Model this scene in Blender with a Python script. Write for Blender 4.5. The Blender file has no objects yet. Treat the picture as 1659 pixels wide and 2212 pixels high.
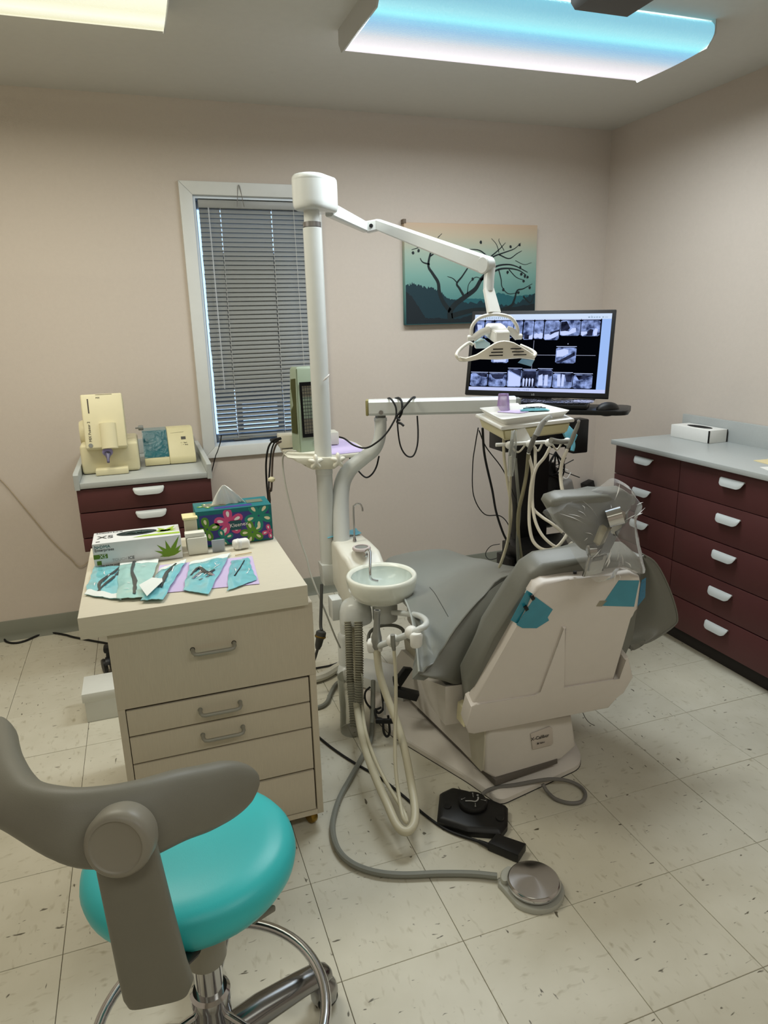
import bpy, bmesh, math, random
from mathutils import Vector, Matrix, noise

S = bpy.context.scene
COL = S.collection
V = Vector

# ---------------------------------------------------------------- camera
cam = bpy.data.cameras.new('camera')
cam_o = bpy.data.objects.new('camera', cam); COL.objects.link(cam_o)
cam.sensor_fit = 'HORIZONTAL'; cam.sensor_width = 36.0
cam.lens = 36.0*1495.7/1659.0
cam.clip_start = 0.02; cam.clip_end = 100
def cam_axes(yaw, pitch, roll):
    f = V((math.sin(yaw)*math.cos(pitch), math.cos(yaw)*math.cos(pitch), -math.sin(pitch)))
    r = V((math.cos(yaw), -math.sin(yaw), 0)); u = r.cross(f)
    return r*math.cos(roll)+u*math.sin(roll), u*math.cos(roll)-r*math.sin(roll), f
r_, u_, f_ = cam_axes(0.33035, 0.26588, -0.02598)
M = Matrix((r_, u_, -f_)).transposed().to_4x4(); M.translation = V((-0.5904, -1.5187, 1.4430))
cam_o.matrix_world = M
S.camera = cam_o

# ---------------------------------------------------------------- world, lamps, exposure
w = bpy.data.worlds.new('sky'); S.world = w; w.use_nodes = True
bg = w.node_tree.nodes['Background']
bg.inputs['Color'].default_value = (0.42, 0.66, 1.0, 1); bg.inputs['Strength'].default_value = 2.4
S.view_settings.view_transform = 'Standard'; S.view_settings.look = 'None'
S.view_settings.gamma = 1; S.view_settings.use_curve_mapping = False
S.view_settings.exposure = 0.0
def area(name, loc, sx, sy, power, color):
    l = bpy.data.lights.new(name, 'AREA'); l.shape = 'RECTANGLE'; l.size = sx; l.size_y = sy
    l.energy = power; l.color = color; l.spread = math.radians(170)
    o = bpy.data.objects.new(name, l); COL.objects.link(o); o.location = loc
    return o
area('tube_lamp_right', (0.81, 0.905, 2.385), 1.14, 0.36, 27, (0.90, 0.97, 1.0))
area('tube_lamp_left', (-1.02, 0.905, 2.385), 1.14, 0.36, 18, (1.0, 0.96, 0.82))
area('tube_lamp_rear_right', (0.81, -1.7, 2.385), 1.14, 0.36, 8, (0.97, 0.98, 1.0))
area('tube_lamp_rear_left', (-1.02, -1.7, 2.385), 1.14, 0.36, 6, (1.0, 0.97, 0.88))

# ---------------------------------------------------------------- helpers
ORG = {}
def lin(c): return tuple(((x/255.0)/12.92 if x/255.0 < .04045 else ((x/255.0+.055)/1.055)**2.4) for x in c)
MATS = {}
def mat(name, col, rough=.5, metal=0.0, noise_s=0, noise_a=0.0, bump=0.0, bscale=200, coat=0.0, trans=0.0, sss=0.0, alpha=1.0, stretch=None, ior=1.45):
    """procedural principled material; noise_a = colour variation, bump = fine relief"""
    if name in MATS: return MATS[name]
    m = bpy.data.materials.new(name); m.use_nodes = True; nt = m.node_tree; b = nt.nodes['Principled BSDF']
    c = lin(col)+(1,)
    b.inputs['Base Color'].default_value = c; b.inputs['Roughness'].default_value = rough
    b.inputs['Metallic'].default_value = metal; b.inputs['Coat Weight'].default_value = coat; b.inputs['IOR'].default_value = ior
    b.inputs['Transmission Weight'].default_value = trans; b.inputs['Alpha'].default_value = alpha
    if sss: b.inputs['Subsurface Weight'].default_value = sss; b.inputs['Subsurface Radius'].default_value = (.02, .02, .02)
    tc = nt.nodes.new('ShaderNodeTexCoord'); mp = nt.nodes.new('ShaderNodeMapping')
    if stretch: mp.inputs['Scale'].default_value = stretch
    nt.links.new(tc.outputs['Object'], mp.inputs['Vector'])
    ns = nt.nodes.new('ShaderNodeTexNoise'); ns.inputs['Scale'].default_value = noise_s or 30; ns.inputs['Detail'].default_value = 4
    nt.links.new(mp.outputs['Vector'], ns.inputs['Vector'])
    mx = nt.nodes.new('ShaderNodeMix'); mx.data_type = 'RGBA'
    a = noise_a or 0.03
    mx.inputs['A'].default_value = tuple(x*(1-a) for x in c[:3])+(1,); mx.inputs['B'].default_value = tuple(min(1, x*(1+a)) for x in c[:3])+(1,)
    nt.links.new(ns.outputs['Fac'], mx.inputs['Factor']); nt.links.new(mx.outputs['Result'], b.inputs['Base Color'])
    if bump:
        n2 = nt.nodes.new('ShaderNodeTexNoise'); n2.inputs['Scale'].default_value = bscale; n2.inputs['Detail'].default_value = 3
        nt.links.new(mp.outputs['Vector'], n2.inputs['Vector'])
        bp = nt.nodes.new('ShaderNodeBump'); bp.inputs['Strength'].default_value = bump; bp.inputs['Distance'].default_value = .002
        nt.links.new(n2.outputs['Fac'], bp.inputs['Height']); nt.links.new(bp.outputs['Normal'], b.inputs['Normal'])
    MATS[name] = m; return m
def shiny_film(name, col=(255, 255, 255), clear=.86, rough=.05):
    """clear wrap: see-through with mirror-like glints, no milky body"""
    if name in MATS: return MATS[name]
    m = bpy.data.materials.new(name); m.use_nodes = True; nt = m.node_tree; nt.nodes.clear()
    o = nt.nodes.new('ShaderNodeOutputMaterial'); t = nt.nodes.new('ShaderNodeBsdfTransparent'); g = nt.nodes.new('ShaderNodeBsdfGlossy')
    g.inputs['Color'].default_value = lin(col)+(1,); g.inputs['Roughness'].default_value = rough; t.inputs['Color'].default_value = (.93, .94, .95, 1)
    fr = nt.nodes.new('ShaderNodeFresnel'); fr.inputs['IOR'].default_value = 1.55; ma = nt.nodes.new('ShaderNodeMath'); ma.operation = 'MULTIPLY_ADD'; ma.inputs[1].default_value = 1.6; ma.inputs[2].default_value = 1-clear; ma.use_clamp = True
    tc = nt.nodes.new('ShaderNodeTexCoord'); ns = nt.nodes.new('ShaderNodeTexNoise'); ns.inputs['Scale'].default_value = 20; ns.inputs['Distortion'].default_value = 2.5
    bp = nt.nodes.new('ShaderNodeBump'); bp.inputs['Strength'].default_value = .8; bp.inputs['Distance'].default_value = .006
    nt.links.new(tc.outputs['Object'], ns.inputs['Vector']); nt.links.new(ns.outputs['Fac'], bp.inputs['Height'])
    nt.links.new(bp.outputs['Normal'], g.inputs['Normal']); nt.links.new(bp.outputs['Normal'], fr.inputs['Normal'])
    mx = nt.nodes.new('ShaderNodeMixShader'); nt.links.new(fr.outputs[0], ma.inputs[0]); nt.links.new(ma.outputs[0], mx.inputs[0])
    nt.links.new(t.outputs[0], mx.inputs[1]); nt.links.new(g.outputs[0], mx.inputs[2]); nt.links.new(mx.outputs[0], o.inputs[0])
    MATS[name] = m; return m
def emat(name, col, strength=1.0, noise_s=0, col2=None):
    if name in MATS: return MATS[name]
    m = bpy.data.materials.new(name); m.use_nodes = True; nt = m.node_tree; nt.nodes.clear()
    o = nt.nodes.new('ShaderNodeOutputMaterial'); e = nt.nodes.new('ShaderNodeEmission')
    e.inputs['Color'].default_value = lin(col)+(1,); e.inputs['Strength'].default_value = strength
    nt.links.new(e.outputs[0], o.inputs[0])
    if noise_s:
        tc = nt.nodes.new('ShaderNodeTexCoord'); ns = nt.nodes.new('ShaderNodeTexNoise'); ns.inputs['Scale'].default_value = noise_s
        ns.inputs['Detail'].default_value = 3
        rp = nt.nodes.new('ShaderNodeValToRGB'); rp.color_ramp.elements[0].position = .35; rp.color_ramp.elements[1].position = .65
        rp.color_ramp.elements[0].color = lin(col2)+(1,); rp.color_ramp.elements[1].color = lin(col)+(1,)
        nt.links.new(tc.outputs['Object'], ns.inputs['Vector']); nt.links.new(ns.outputs['Fac'], rp.inputs['Fac']); nt.links.new(rp.outputs['Color'], e.inputs['Color'])
    MATS[name] = m; return m
def film(name, col, clear=.75, rough=.08):
    """thin clear plastic: part see-through, part glossy"""
    if name in MATS: return MATS[name]
    m = bpy.data.materials.new(name); m.use_nodes = True; nt = m.node_tree; nt.nodes.clear()
    o = nt.nodes.new('ShaderNodeOutputMaterial'); t = nt.nodes.new('ShaderNodeBsdfTransparent'); g = nt.nodes.new('ShaderNodeBsdfPrincipled')
    g.inputs['Base Color'].default_value = lin(col)+(1,); g.inputs['Roughness'].default_value = rough; g.inputs['Coat Weight'].default_value = .5
    mx = nt.nodes.new('ShaderNodeMixShader'); fr = nt.nodes.new('ShaderNodeFresnel'); fr.inputs['IOR'].default_value = 1.5
    ma = nt.nodes.new('ShaderNodeMath'); ma.operation = 'MULTIPLY_ADD'; ma.inputs[1].default_value = 1.3; ma.inputs[2].default_value = 1-clear; ma.use_clamp = True
    tc = nt.nodes.new('ShaderNodeTexCoord'); ns = nt.nodes.new('ShaderNodeTexNoise'); ns.inputs['Scale'].default_value = 25; ns.inputs['Distortion'].default_value = 1.5
    bp = nt.nodes.new('ShaderNodeBump'); bp.inputs['Strength'].default_value = .6; bp.inputs['Distance'].default_value = .004
    nt.links.new(tc.outputs['Object'], ns.inputs['Vector']); nt.links.new(ns.outputs['Fac'], bp.inputs['Height']); nt.links.new(bp.outputs['Normal'], g.inputs['Normal'])
    nt.links.new(fr.outputs[0], ma.inputs[0]); nt.links.new(ma.outputs[0], mx.inputs[0])
    nt.links.new(t.outputs[0], mx.inputs[1]); nt.links.new(g.outputs[0], mx.inputs[2]); nt.links.new(mx.outputs[0], o.inputs[0])
    MATS[name] = m; return m

def tag(o, label=None, cat=None, group=None, kind=None):
    if label: o['label'] = label
    if cat: o['category'] = cat
    if group: o['group'] = group
    if kind: o['kind'] = kind
    return o
def thing(name, loc, label=None, cat=None, group=None, kind=None):
    o = bpy.data.objects.new(name, None); COL.objects.link(o); o.location = loc; o.empty_display_size = .05
    ORG[o] = V(loc); return tag(o, label, cat, group, kind)
def fin(me, smooth=40):
    for p in me.polygons: p.use_smooth = True
    try: me.set_sharp_from_angle(angle=math.radians(smooth))
    except Exception: pass
def obj(name, bm, m, parent=None, smooth=40, org=None, label=None, cat=None, group=None, kind=None):
    """one mesh object; vertices come in world coordinates"""
    po = ORG[parent] if parent else V((0, 0, 0))
    og = V(org) if org is not None else (po if parent else V((0, 0, 0)))
    bmesh.ops.translate(bm, verts=bm.verts, vec=-og)
    bmesh.ops.recalc_face_normals(bm, faces=bm.faces)
    me = bpy.data.meshes.new(name); bm.to_mesh(me); bm.free()
    for x in (m if isinstance(m, (list, tuple)) else [m]): me.materials.append(x)
    if smooth: fin(me, smooth)
    o = bpy.data.objects.new(name, me); COL.objects.link(o)
    o.location = og-po
    if parent: o.parent = parent
    ORG[o] = og
    return tag(o, label, cat, group, kind)
def B(): return bmesh.new()
def basis(x=None, y=None, z=None):
    """orthonormal frame from two of its axes"""
    if x is not None and y is not None:
        x = V(x).normalized(); z = x.cross(V(y)).normalized(); y = z.cross(x)
    elif x is not None:
        x = V(x).normalized(); y = V(z).cross(x).normalized(); z = x.cross(y)
    else:
        z = V(z).normalized(); y = V(y); x = y.cross(z).normalized(); y = z.cross(x)
    return Matrix((x, y, z)).transposed()
I3 = Matrix.Identity(3)
def box(bm, c, s, R=I3, bev=0.0, seg=2, mi=0):
    c = V(c); vs = []
    for k in range(8):
        d = V(((k & 1)-.5, ((k >> 1) & 1)-.5, ((k >> 2) & 1)-.5)); vs.append(bm.verts.new(c+R @ V((d.x*s[0], d.y*s[1], d.z*s[2]))))
    fs = [bm.faces.new([vs[i] for i in q]) for q in ((0, 2, 3, 1), (4, 5, 7, 6), (0, 1, 5, 4), (2, 6, 7, 3), (0, 4, 6, 2), (1, 3, 7, 5))]
    for f in fs: f.material_index = mi
    if bev:
        es = list({e for f in fs for e in f.edges})
        r = bmesh.ops.bevel(bm, geom=es, offset=bev, segments=seg, affect='EDGES', profile=.5)
        for f in r['faces']: f.material_index = mi
    return bm
def bx(bm, x0, x1, y0, y1, z0, z1, bev=0.0, seg=2, mi=0):
    return box(bm, ((x0+x1)/2, (y0+y1)/2, (z0+z1)/2), (abs(x1-x0), abs(y1-y0), abs(z1-z0)), I3, bev, seg, mi)
def prism(bm, pts, d, bev=0.0, seg=2, mi=0):
    """polygon (3-D points) pushed along vector d, edges rounded"""
    d = V(d); a = [bm.verts.new(V(p)) for p in pts]; b = [bm.verts.new(V(p)+d) for p in pts]
    n = len(a); fs = [bm.faces.new(a), bm.faces.new(b[::-1])]
    for i in range(n): fs.append(bm.faces.new((a[i], b[i], b[(i+1) % n], a[(i+1) % n])))
    for f in fs: f.material_index = mi
    if bev:
        es = list(set(fs[0].edges) | set(fs[1].edges))
        bmesh.ops.bevel(bm, geom=es, offset=bev, segments=seg, affect='EDGES', profile=.5)
    return bm
def cr(pts, k=6, closed=False):
    """Catmull-Rom"""
    P = [V(p) for p in pts]; n = len(P); out = []
    if n < 3: return P
    for i in range(n if closed else n-1):
        p1, p2 = P[i], P[(i+1) % n]
        p0 = P[i-1] if (i > 0 or closed) else p1*2-p2
        p3 = P[(i+2) % n] if (i+2 < n or closed) else p2*2-p1
        for j in range(k):
            t = j/k; t2 = t*t; t3 = t2*t
            out.append(.5*((2*p1)+(p2-p0)*t+(2*p0-5*p1+4*p2-p3)*t2+(3*p1-p0-3*p2+p3)*t3))
    if not closed: out.append(P[-1])
    return out
def tube(bm, pts, r, n=10, smooth=0, closed=False, flat=None, mi=0):
    P = cr(pts, smooth, closed) if smooth else [V(p) for p in pts]
    m = len(P); rr = r if isinstance(r, (list, tuple)) else None
    up = None; rings = []
    for i, p in enumerate(P):
        a = P[(i-1) % m] if (i > 0 or closed) else p; b = P[(i+1) % m] if (i < m-1 or closed) else p
        t = (b-a).normalized()
        if up is None:
            up = V((0, 0, 1)) if abs(t.z) < .9 else V((1, 0, 0))
        up = (up-t*up.dot(t)); up = up.normalized() if up.length > 1e-6 else t.orthogonal().normalized()
        s = t.cross(up)
        if rr:
            q = i/(m-1)*(len(rr)-1); k = min(int(q), len(rr)-2); R_ = rr[k]+(rr[k+1]-rr[k])*(q-k)
        else: R_ = r
        fa = flat or 1
        rings.append([bm.verts.new(p+(up*math.cos(2*math.pi*j/n)*fa+s*math.sin(2*math.pi*j/n))*R_) for j in range(n)])
    bridge(bm, rings, closed, mi=mi)
    return bm
def bridge(bm, rings, closed=False, caps=True, mi=0):
    n = len(rings[0])
    for i in range(len(rings)-(0 if closed else 1)):
        a, b = rings[i], rings[(i+1) % len(rings)]
        for j in range(n):
            f = bm.faces.new((a[j], a[(j+1) % n], b[(j+1) % n], b[j])); f.material_index = mi
    if caps and not closed:
        for r_ in (rings[0][::-1], rings[-1]):
            f = bm.faces.new(r_); f.material_index = mi
def loft(bm, rings, caps=True, mi=0, closed=False):
    R_ = [[bm.verts.new(V(p)) for p in r] for r in rings]; bridge(bm, R_, closed, caps, mi); return bm
def lathe(bm, prof, c, n=32, ax=(0, 0, 1), sq=None, caps=True, mi=0):
    """prof: list of (radius, height) along ax from c"""
    z = V(ax).normalized(); x = z.orthogonal().normalized(); y = z.cross(x); c = V(c); rings = []
    for r, h in prof:
        r = max(r, 1e-5)
        rings.append([bm.verts.new(c+z*h+(x*math.cos(2*math.pi*j/n)+y*math.sin(2*math.pi*j/n))*r) for j in range(n)])
    bridge(bm, rings, False, caps, mi); return bm
def sph(bm, c, r, sc=(1, 1, 1), n=16, mi=0):
    res = bmesh.ops.create_uvsphere(bm, u_segments=n, v_segments=max(6, n//2), radius=1, matrix=Matrix.Translation(V(c)) @ Matrix.Diagonal((r*sc[0], r*sc[1], r*sc[2], 1)))
    for v in res['verts']:
        for f in v.link_faces: f.material_index = mi
    return bm
def sheet(bm, G, th=0.0, mi=0):
    """grid of points -> surface, with thickness th along normals"""
    nr, nc = len(G), len(G[0]); G = [[V(p) for p in r] for r in G]
    N = []
    for i in range(nr):
        row = []
        for j in range(nc):
            du = G[min(i+1, nr-1)][j]-G[max(i-1, 0)][j]; dv = G[i][min(j+1, nc-1)]-G[i][max(j-1, 0)]
            nn = du.cross(dv); row.append(nn.normalized() if nn.length > 1e-9 else V((0, 0, 1)))
        N.append(row)
    T = [[bm.verts.new(G[i][j]) for j in range(nc)] for i in range(nr)]
    def q(Gv, rev):
        for i in range(nr-1):
            for j in range(nc-1):
                l = [Gv[i][j], Gv[i][j+1], Gv[i+1][j+1], Gv[i+1][j]]
                f = bm.faces.new(l[::-1] if rev else l); f.material_index = mi
    q(T, False)
    if th:
        U = [[bm.verts.new(G[i][j]-N[i][j]*th) for j in range(nc)] for i in range(nr)]; q(U, True)
        loop = [(0, j) for j in range(nc)]+[(i, nc-1) for i in range(1, nr)]+[(nr-1, j) for j in range(nc-2, -1, -1)]+[(i, 0) for i in range(nr-2, 0, -1)]
        for k in range(len(loop)):
            a = loop[k]; b = loop[(k+1) % len(loop)]
            f = bm.faces.new((T[a[0]][a[1]], U[a[0]][a[1]], U[b[0]][b[1]], T[b[0]][b[1]])); f.material_index = mi
    return bm
def poly(bm, pts, mi=0):
    f = bm.faces.new([bm.verts.new(V(p)) for p in pts]); f.material_index = mi; return bm
def lerp(a, b, t): return V(a)*(1-t)+V(b)*t
def text(name, s, size, o, x, y, m, parent, th=.0004, align='LEFT'):
    """lettering as flat raised glyphs; o = baseline start, x = reading direction, y = up of letters"""
    cu = bpy.data.curves.new(name, 'FONT'); cu.body = s; cu.size = size; cu.extrude = th; cu.align_x = align; cu.resolution_u = 3
    t = bpy.data.objects.new(name, cu); COL.objects.link(t)
    dg = bpy.context.evaluated_depsgraph_get(); dg.update()
    me = bpy.data.meshes.new_from_object(t.evaluated_get(dg)); bpy.data.objects.remove(t)
    R = basis(x=x, y=y).to_4x4(); R.translation = V(o)-ORG[parent]; me.transform(R)
    me.materials.clear(); me.materials.append(m)
    ob = bpy.data.objects.new(name, me); COL.objects.link(ob); ob.parent = parent; ORG[ob] = ORG[parent]
    return ob
def dup(o, loc, parent):
    c = o.copy(); COL.objects.link(c); c.location = V(loc)-(ORG[parent] if parent else V((0, 0, 0))); c.parent = parent; ORG[c] = V(loc); return c
def cable(name, pts, r, m, label, cat='cable', n=8, k=6, parent=None, group=None):
    return obj(name, tube(B(), pts, r, n, smooth=k), m, parent, label=label if not parent else None, cat=cat if not parent else None, group=group)

# ---------------------------------------------------------------- common materials
wallm = mat('wall_paint', (203, 192, 181), .75, noise_s=60, noise_a=.03, bump=.35, bscale=350)
ceilm = mat('ceiling_paint', (205, 203, 196), .8, bump=.15, bscale=120)
white_e = mat('white_enamel', (212, 215, 212), .25, coat=.4)
white_p = mat('white_plastic', (232, 231, 225), .4)
cream_p = mat('cream_plastic', (222, 214, 178), .42)
beige_p = mat('beige_plastic', (206, 198, 158), .45)
shell_p = mat('chair_shell_plastic', (216, 209, 202), .45, bump=.08, bscale=600)
base_p = mat('chair_base_plastic', (210, 204, 196), .5, bump=.05, bscale=600)
uph = mat('grey_upholstery', (116, 116, 108), .38, bump=.18, bscale=500, noise_s=4, noise_a=.05)
chrome = mat('chrome', (205, 205, 208), .12, metal=1)
steel = mat('brushed_steel', (170, 170, 172), .3, metal=1)
black_p = mat('black_plastic', (14, 14, 15), .42)
black_r = mat('black_rubber', (12, 12, 12), .6)
grey_t = mat('grey_tubing', (128, 130, 122), .45)
beige_t = mat('beige_tubing', (192, 186, 162), .4)
grey_p = mat('grey_plastic', (128, 130, 126), .45)
maroon = mat('maroon_laminate', (84, 44, 44), .5, bump=.05, bscale=300)
counter = mat('grey_speckled_laminate', (176, 180, 178), .35, noise_s=250, noise_a=.08)
greyhandle = mat('light_grey_handle', (198, 203, 202), .35)
teal_tape = mat('blue_barrier_film', (38, 136, 160), .3, coat=.5, noise_s=30, noise_a=.15)
paperw = mat('white_card', (232, 231, 226), .7)
lilac = mat('lilac_paper', (200, 184, 222), .8)
clear = film('clear_film', (235, 238, 240), .80)
darkgap = mat('dark_recess', (16, 14, 13), .9)
# ================================================================ ROOM
XL, XR, YB, YF, H = -2.1, 1.994, 2.0166, -2.75, 2.4267
tilem = mat('vinyl_tile', (208, 200, 172), .42)
def build_tile_mat():
    nt = tilem.node_tree; b = nt.nodes['Principled BSDF']
    tc = nt.nodes.new('ShaderNodeTexCoord'); oi = nt.nodes.new('ShaderNodeObjectInfo')
    ad = nt.nodes.new('ShaderNodeVectorMath'); ad.operation = 'ADD'; sc = nt.nodes.new('ShaderNodeVectorMath'); sc.operation = 'SCALE'
    cb = nt.nodes.new('ShaderNodeCombineXYZ'); nt.links.new(oi.outputs['Random'], cb.inputs[0]); nt.links.new(oi.outputs['Random'], cb.inputs[1])
    nt.links.new(cb.outputs[0], sc.inputs[0]); sc.inputs['Scale'].default_value = 37
    nt.links.new(tc.outputs['Object'], ad.inputs[0]); nt.links.new(sc.outputs[0], ad.inputs[1])
    def chips(scale, lo, hi, rot):
        mp = nt.nodes.new('ShaderNodeMapping'); mp.inputs['Rotation'].default_value = (0, 0, rot); mp.inputs['Scale'].default_value = scale
        nt.links.new(ad.outputs[0], mp.inputs['Vector'])
        n = nt.nodes.new('ShaderNodeTexNoise'); n.inputs['Scale'].default_value = 1; n.inputs['Detail'].default_value = 2; n.inputs['Distortion'].default_value = .3
        nt.links.new(mp.outputs[0], n.inputs['Vector'])
        r = nt.nodes.new('ShaderNodeMapRange'); r.inputs['From Min'].default_value = lo; r.inputs['From Max'].default_value = hi
        nt.links.new(n.outputs['Fac'], r.inputs['Value']); return r
    a = chips((28, 75, 1), .69, .74, .3)
    c2 = chips((60, 25, 1), .60, .80, .2)
    mot = nt.nodes.new('ShaderNodeTexNoise'); mot.inputs['Scale'].default_value = 9; mot.inputs['Detail'].default_value = 6; nt.links.new(ad.outputs[0], mot.inputs['Vector'])
    m0 = nt.nodes.new('ShaderNodeMix'); m0.data_type = 'RGBA'; m0.inputs['A'].default_value = lin((190, 185, 166))+(1,); m0.inputs['B'].default_value = lin((210, 206, 190))+(1,)
    nt.links.new(mot.outputs['Fac'], m0.inputs['Factor'])
    m1 = nt.nodes.new('ShaderNodeMix'); m1.data_type = 'RGBA'; m1.inputs['B'].default_value = lin((172, 165, 144))+(1,)
    nt.links.new(c2.outputs[0], m1.inputs['Factor']); nt.links.new(m0.outputs['Result'], m1.inputs['A'])
    m2 = nt.nodes.new('ShaderNodeMix'); m2.data_type = 'RGBA'; m2.inputs['B'].default_value = lin((92, 86, 70))+(1,)
    nt.links.new(a.outputs[0], m2.inputs['Factor']); nt.links.new(m1.outputs['Result'], m2.inputs['A'])
    nt.links.new(m2.outputs['Result'], b.inputs['Base Color'])
build_tile_mat()
groutm = mat('tile_joint', (78, 70, 54), .9)
floor = obj('floor', bx(B(), XL-.1, XR+.1, YF-.1, YB+.1, -.1, -.0035), groutm, kind='structure')
T = .3048; random.seed(4)
tile_me = {}
def tile(i, j):
    x0, x1 = max(i*T, XL), min((i+1)*T, XR); y0, y1 = max(j*T, YF), min((j+1)*T, YB)
    if x1-x0 < .01 or y1-y0 < .01: return
    g = .0007; key = (round(x1-x0, 3), round(y1-y0, 3))
    if key not in tile_me:
        bm = B(); sx, sy = x1-x0-2*g, y1-y0-2*g
        box(bm, (0, 0, -.0025), (sx, sy, .005), I3); 
        es = [e for e in bm.edges if e.verts[0].co.z > -.001 and e.verts[1].co.z > -.001]
        bmesh.ops.bevel(bm, geom=es, offset=.0008, segments=1, affect='EDGES')
        bmesh.ops.recalc_face_normals(bm, faces=bm.faces)
        me = bpy.data.meshes.new('tile'); bm.to_mesh(me); bm.free(); me.materials.append(tilem); tile_me[key] = me
    o = bpy.data.objects.new('tile', tile_me[key]); COL.objects.link(o); o.parent = floor
    o.location = ((x0+x1)/2, (y0+y1)/2, random.uniform(-.0003, .0003))
    if abs(key[0]-key[1]) < .001: o.rotation_euler.z = random.choice((0, 1, 2, 3))*math.pi/2
for i in range(math.floor(XL/T), math.ceil(XR/T)):
    for j in range(math.floor(YF/T), math.ceil(YB/T)): tile(i, j)
obj('ceiling', bx(B(), XL-.1, XR+.1, YF-.1, YB+.15, H, H+.1), ceilm, kind='structure')
obj('wall_right', bx(B(), XR, XR+.1, YF-.1, YB+.15, -.1, H+.01), wallm, kind='structure')
obj('wall_left', bx(B(), XL-.1, XL, YF-.1, YB+.15, -.1, H+.01), wallm, kind='structure')
obj('wall_front', bx(B(), XL, XR, YF-.1, YF, -.1, H+.01), wallm, kind='structure')
# back wall with the window opening
WX0, WX1, WZ0, WZ1 = -.268, .277, .868, 2.032
bm = B(); t0, t1 = YB, YB+.14
bx(bm, XL, WX0, t0, t1, -.1, H+.01); bx(bm, WX1, XR, t0, t1, -.1, H+.01); bx(bm, WX0, WX1, t0, t1, -.1, WZ0); bx(bm, WX0, WX1, t0, t1, WZ1, H+.01)
obj('wall_back', bm, wallm, kind='structure')
basem = mat('vinyl_cove_base', (128, 130, 118), .5)
def cove(name, p0, p1, nrm, h=.1):
    p0, p1, nrm = V(p0), V(p1), V(nrm); up = V((0, 0, 1))
    prof = [(0, 0), (.016, 0), (.013, .006), (.007, .016), (.0045, .03), (.0045, h-.004), (.002, h), (0, h)]
    loft_r = [[p+nrm*a+up*z for a, z in prof] for p in (p0, p1)]
    obj(name, loft(B(), loft_r), basem, kind='structure')
cove('baseboard_back', (XL, YB, 0), (XR, YB, 0), (0, -1, 0))
cove('baseboard_right', (XR, YF, 0), (XR, YB, 0), (-1, 0, 0))
cove('baseboard_left', (XL, YF, 0), (XL, YB, 0), (1, 0, 0))

# window
casing = mat('window_casing_paint', (214, 216, 213), .45)
vinyl = mat('white_window_vinyl', (216, 226, 236), .4)
win = thing('window_1', (0, YB, .84)); win['kind'] = 'structure'
OX0, OX1, OZ0, OZ1 = -.326, .335, .812, 2.090
yc = YB-.018
def cas(pts): obj('casing', prism(B(), [(a, YB, b) for a, b in pts], (0, -.018, 0), .003), casing, win)
cas([(OX0, OZ1), (OX1, OZ1), (WX1, WZ1), (WX0, WZ1)]); cas([(OX0, OZ0), (OX0, OZ1), (WX0, WZ1), (WX0, WZ0)])
cas([(OX1, OZ0), (WX1, WZ0), (WX1, WZ1), (OX1, OZ1)]); cas([(OX0, OZ0), (WX0, WZ0), (WX1, WZ0), (OX1, OZ0)])
bm = B()
for a in ((WX0, WX0+.012), (WX1-.012, WX1)): bx(bm, a[0], a[1], YB, YB+.13, WZ0, WZ1)
bx(bm, WX0+.012, WX1-.012, YB, YB+.13, WZ1-.012, WZ1); bx(bm, WX0+.012, WX1-.012, YB, YB+.13, WZ0, WZ0+.012)
obj('jamb', bm, vinyl, win)
bm = B()
for a in (WX0+.012, WX1-.022): bx(bm, a, a+.010, YB+.075, YB+.11, WZ0+.012, WZ1-.012, .004)
for a in (WZ0+.012, WZ1-.047): bx(bm, WX0+.022, WX1-.022, YB+.075, YB+.11, a, a+.035, .004)
obj('sash', bm, vinyl, win)
glassm = film('window_glass', (200, 220, 240), .94, .02)
obj('pane', bx(B(), WX0+.022, WX1-.022, YB+.09, YB+.094, WZ0+.045, WZ1-.045), glassm, win)
bm = B(); bx(bm, -.165, -.085, YB+.045, YB+.075, .882, .892, .003); bx(bm, -.14, -.115, YB+.03, YB+.06, .892, .912, .004)
tube(bm, [(-.125, YB+.035, .905), (-.1, YB+.03, .903), (-.05, YB+.03, .898)], .006, 8, smooth=3)
obj('crank_handle', bm, steel, win)
# dark panel standing outside the window, seen through the slats
obj('outside_board', bx(B(), -.20, .175, YB+.15, YB+.19, 1.13, 1.80, .004), mat('dark_outside_board', (60, 58, 52), .9), label='dark board standing on two stakes outside behind the window blind', cat='board')
for x in (-.12, .10): obj('stake', bx(B(), x, x+.03, YB+.191, YB+.21, 0, 1.7), mat('dark_outside_board', (60, 58, 52), .9), [o for o in bpy.data.objects if o.name == 'outside_board'][0])

# blind
slat_m = mat('blind_slat_paint', (132, 133, 128), .45)
nt = slat_m.node_tree; bsdf = nt.nodes['Principled BSDF']; tr = nt.nodes.new('ShaderNodeBsdfTranslucent'); mxs = nt.nodes.new('ShaderNodeMixShader')
tr.inputs['Color'].default_value = (.5, .6, .72, 1); mxs.inputs[0].default_value = .06
out = [n for n in nt.nodes if n.type == 'OUTPUT_MATERIAL'][0]
nt.links.new(bsdf.outputs[0], mxs.inputs[1]); nt.links.new(tr.outputs[0], mxs.inputs[2]); nt.links.new(mxs.outputs[0], out.inputs[0])
bl = thing('window_blind', (0, YB+.03, WZ1-.014), 'grey horizontal slat blind hanging in the white framed window', 'window blind')
BX0, BX1 = WX0+.024, WX1-.015
obj('headrail', bx(B(), BX0, BX1, YB+.012, YB+.045, WZ1-.05, WZ1-.014, .003), mat('headrail_paint', (150, 151, 148), .4), bl)
CORD = (BX0+.10, BX1-.165)
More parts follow.
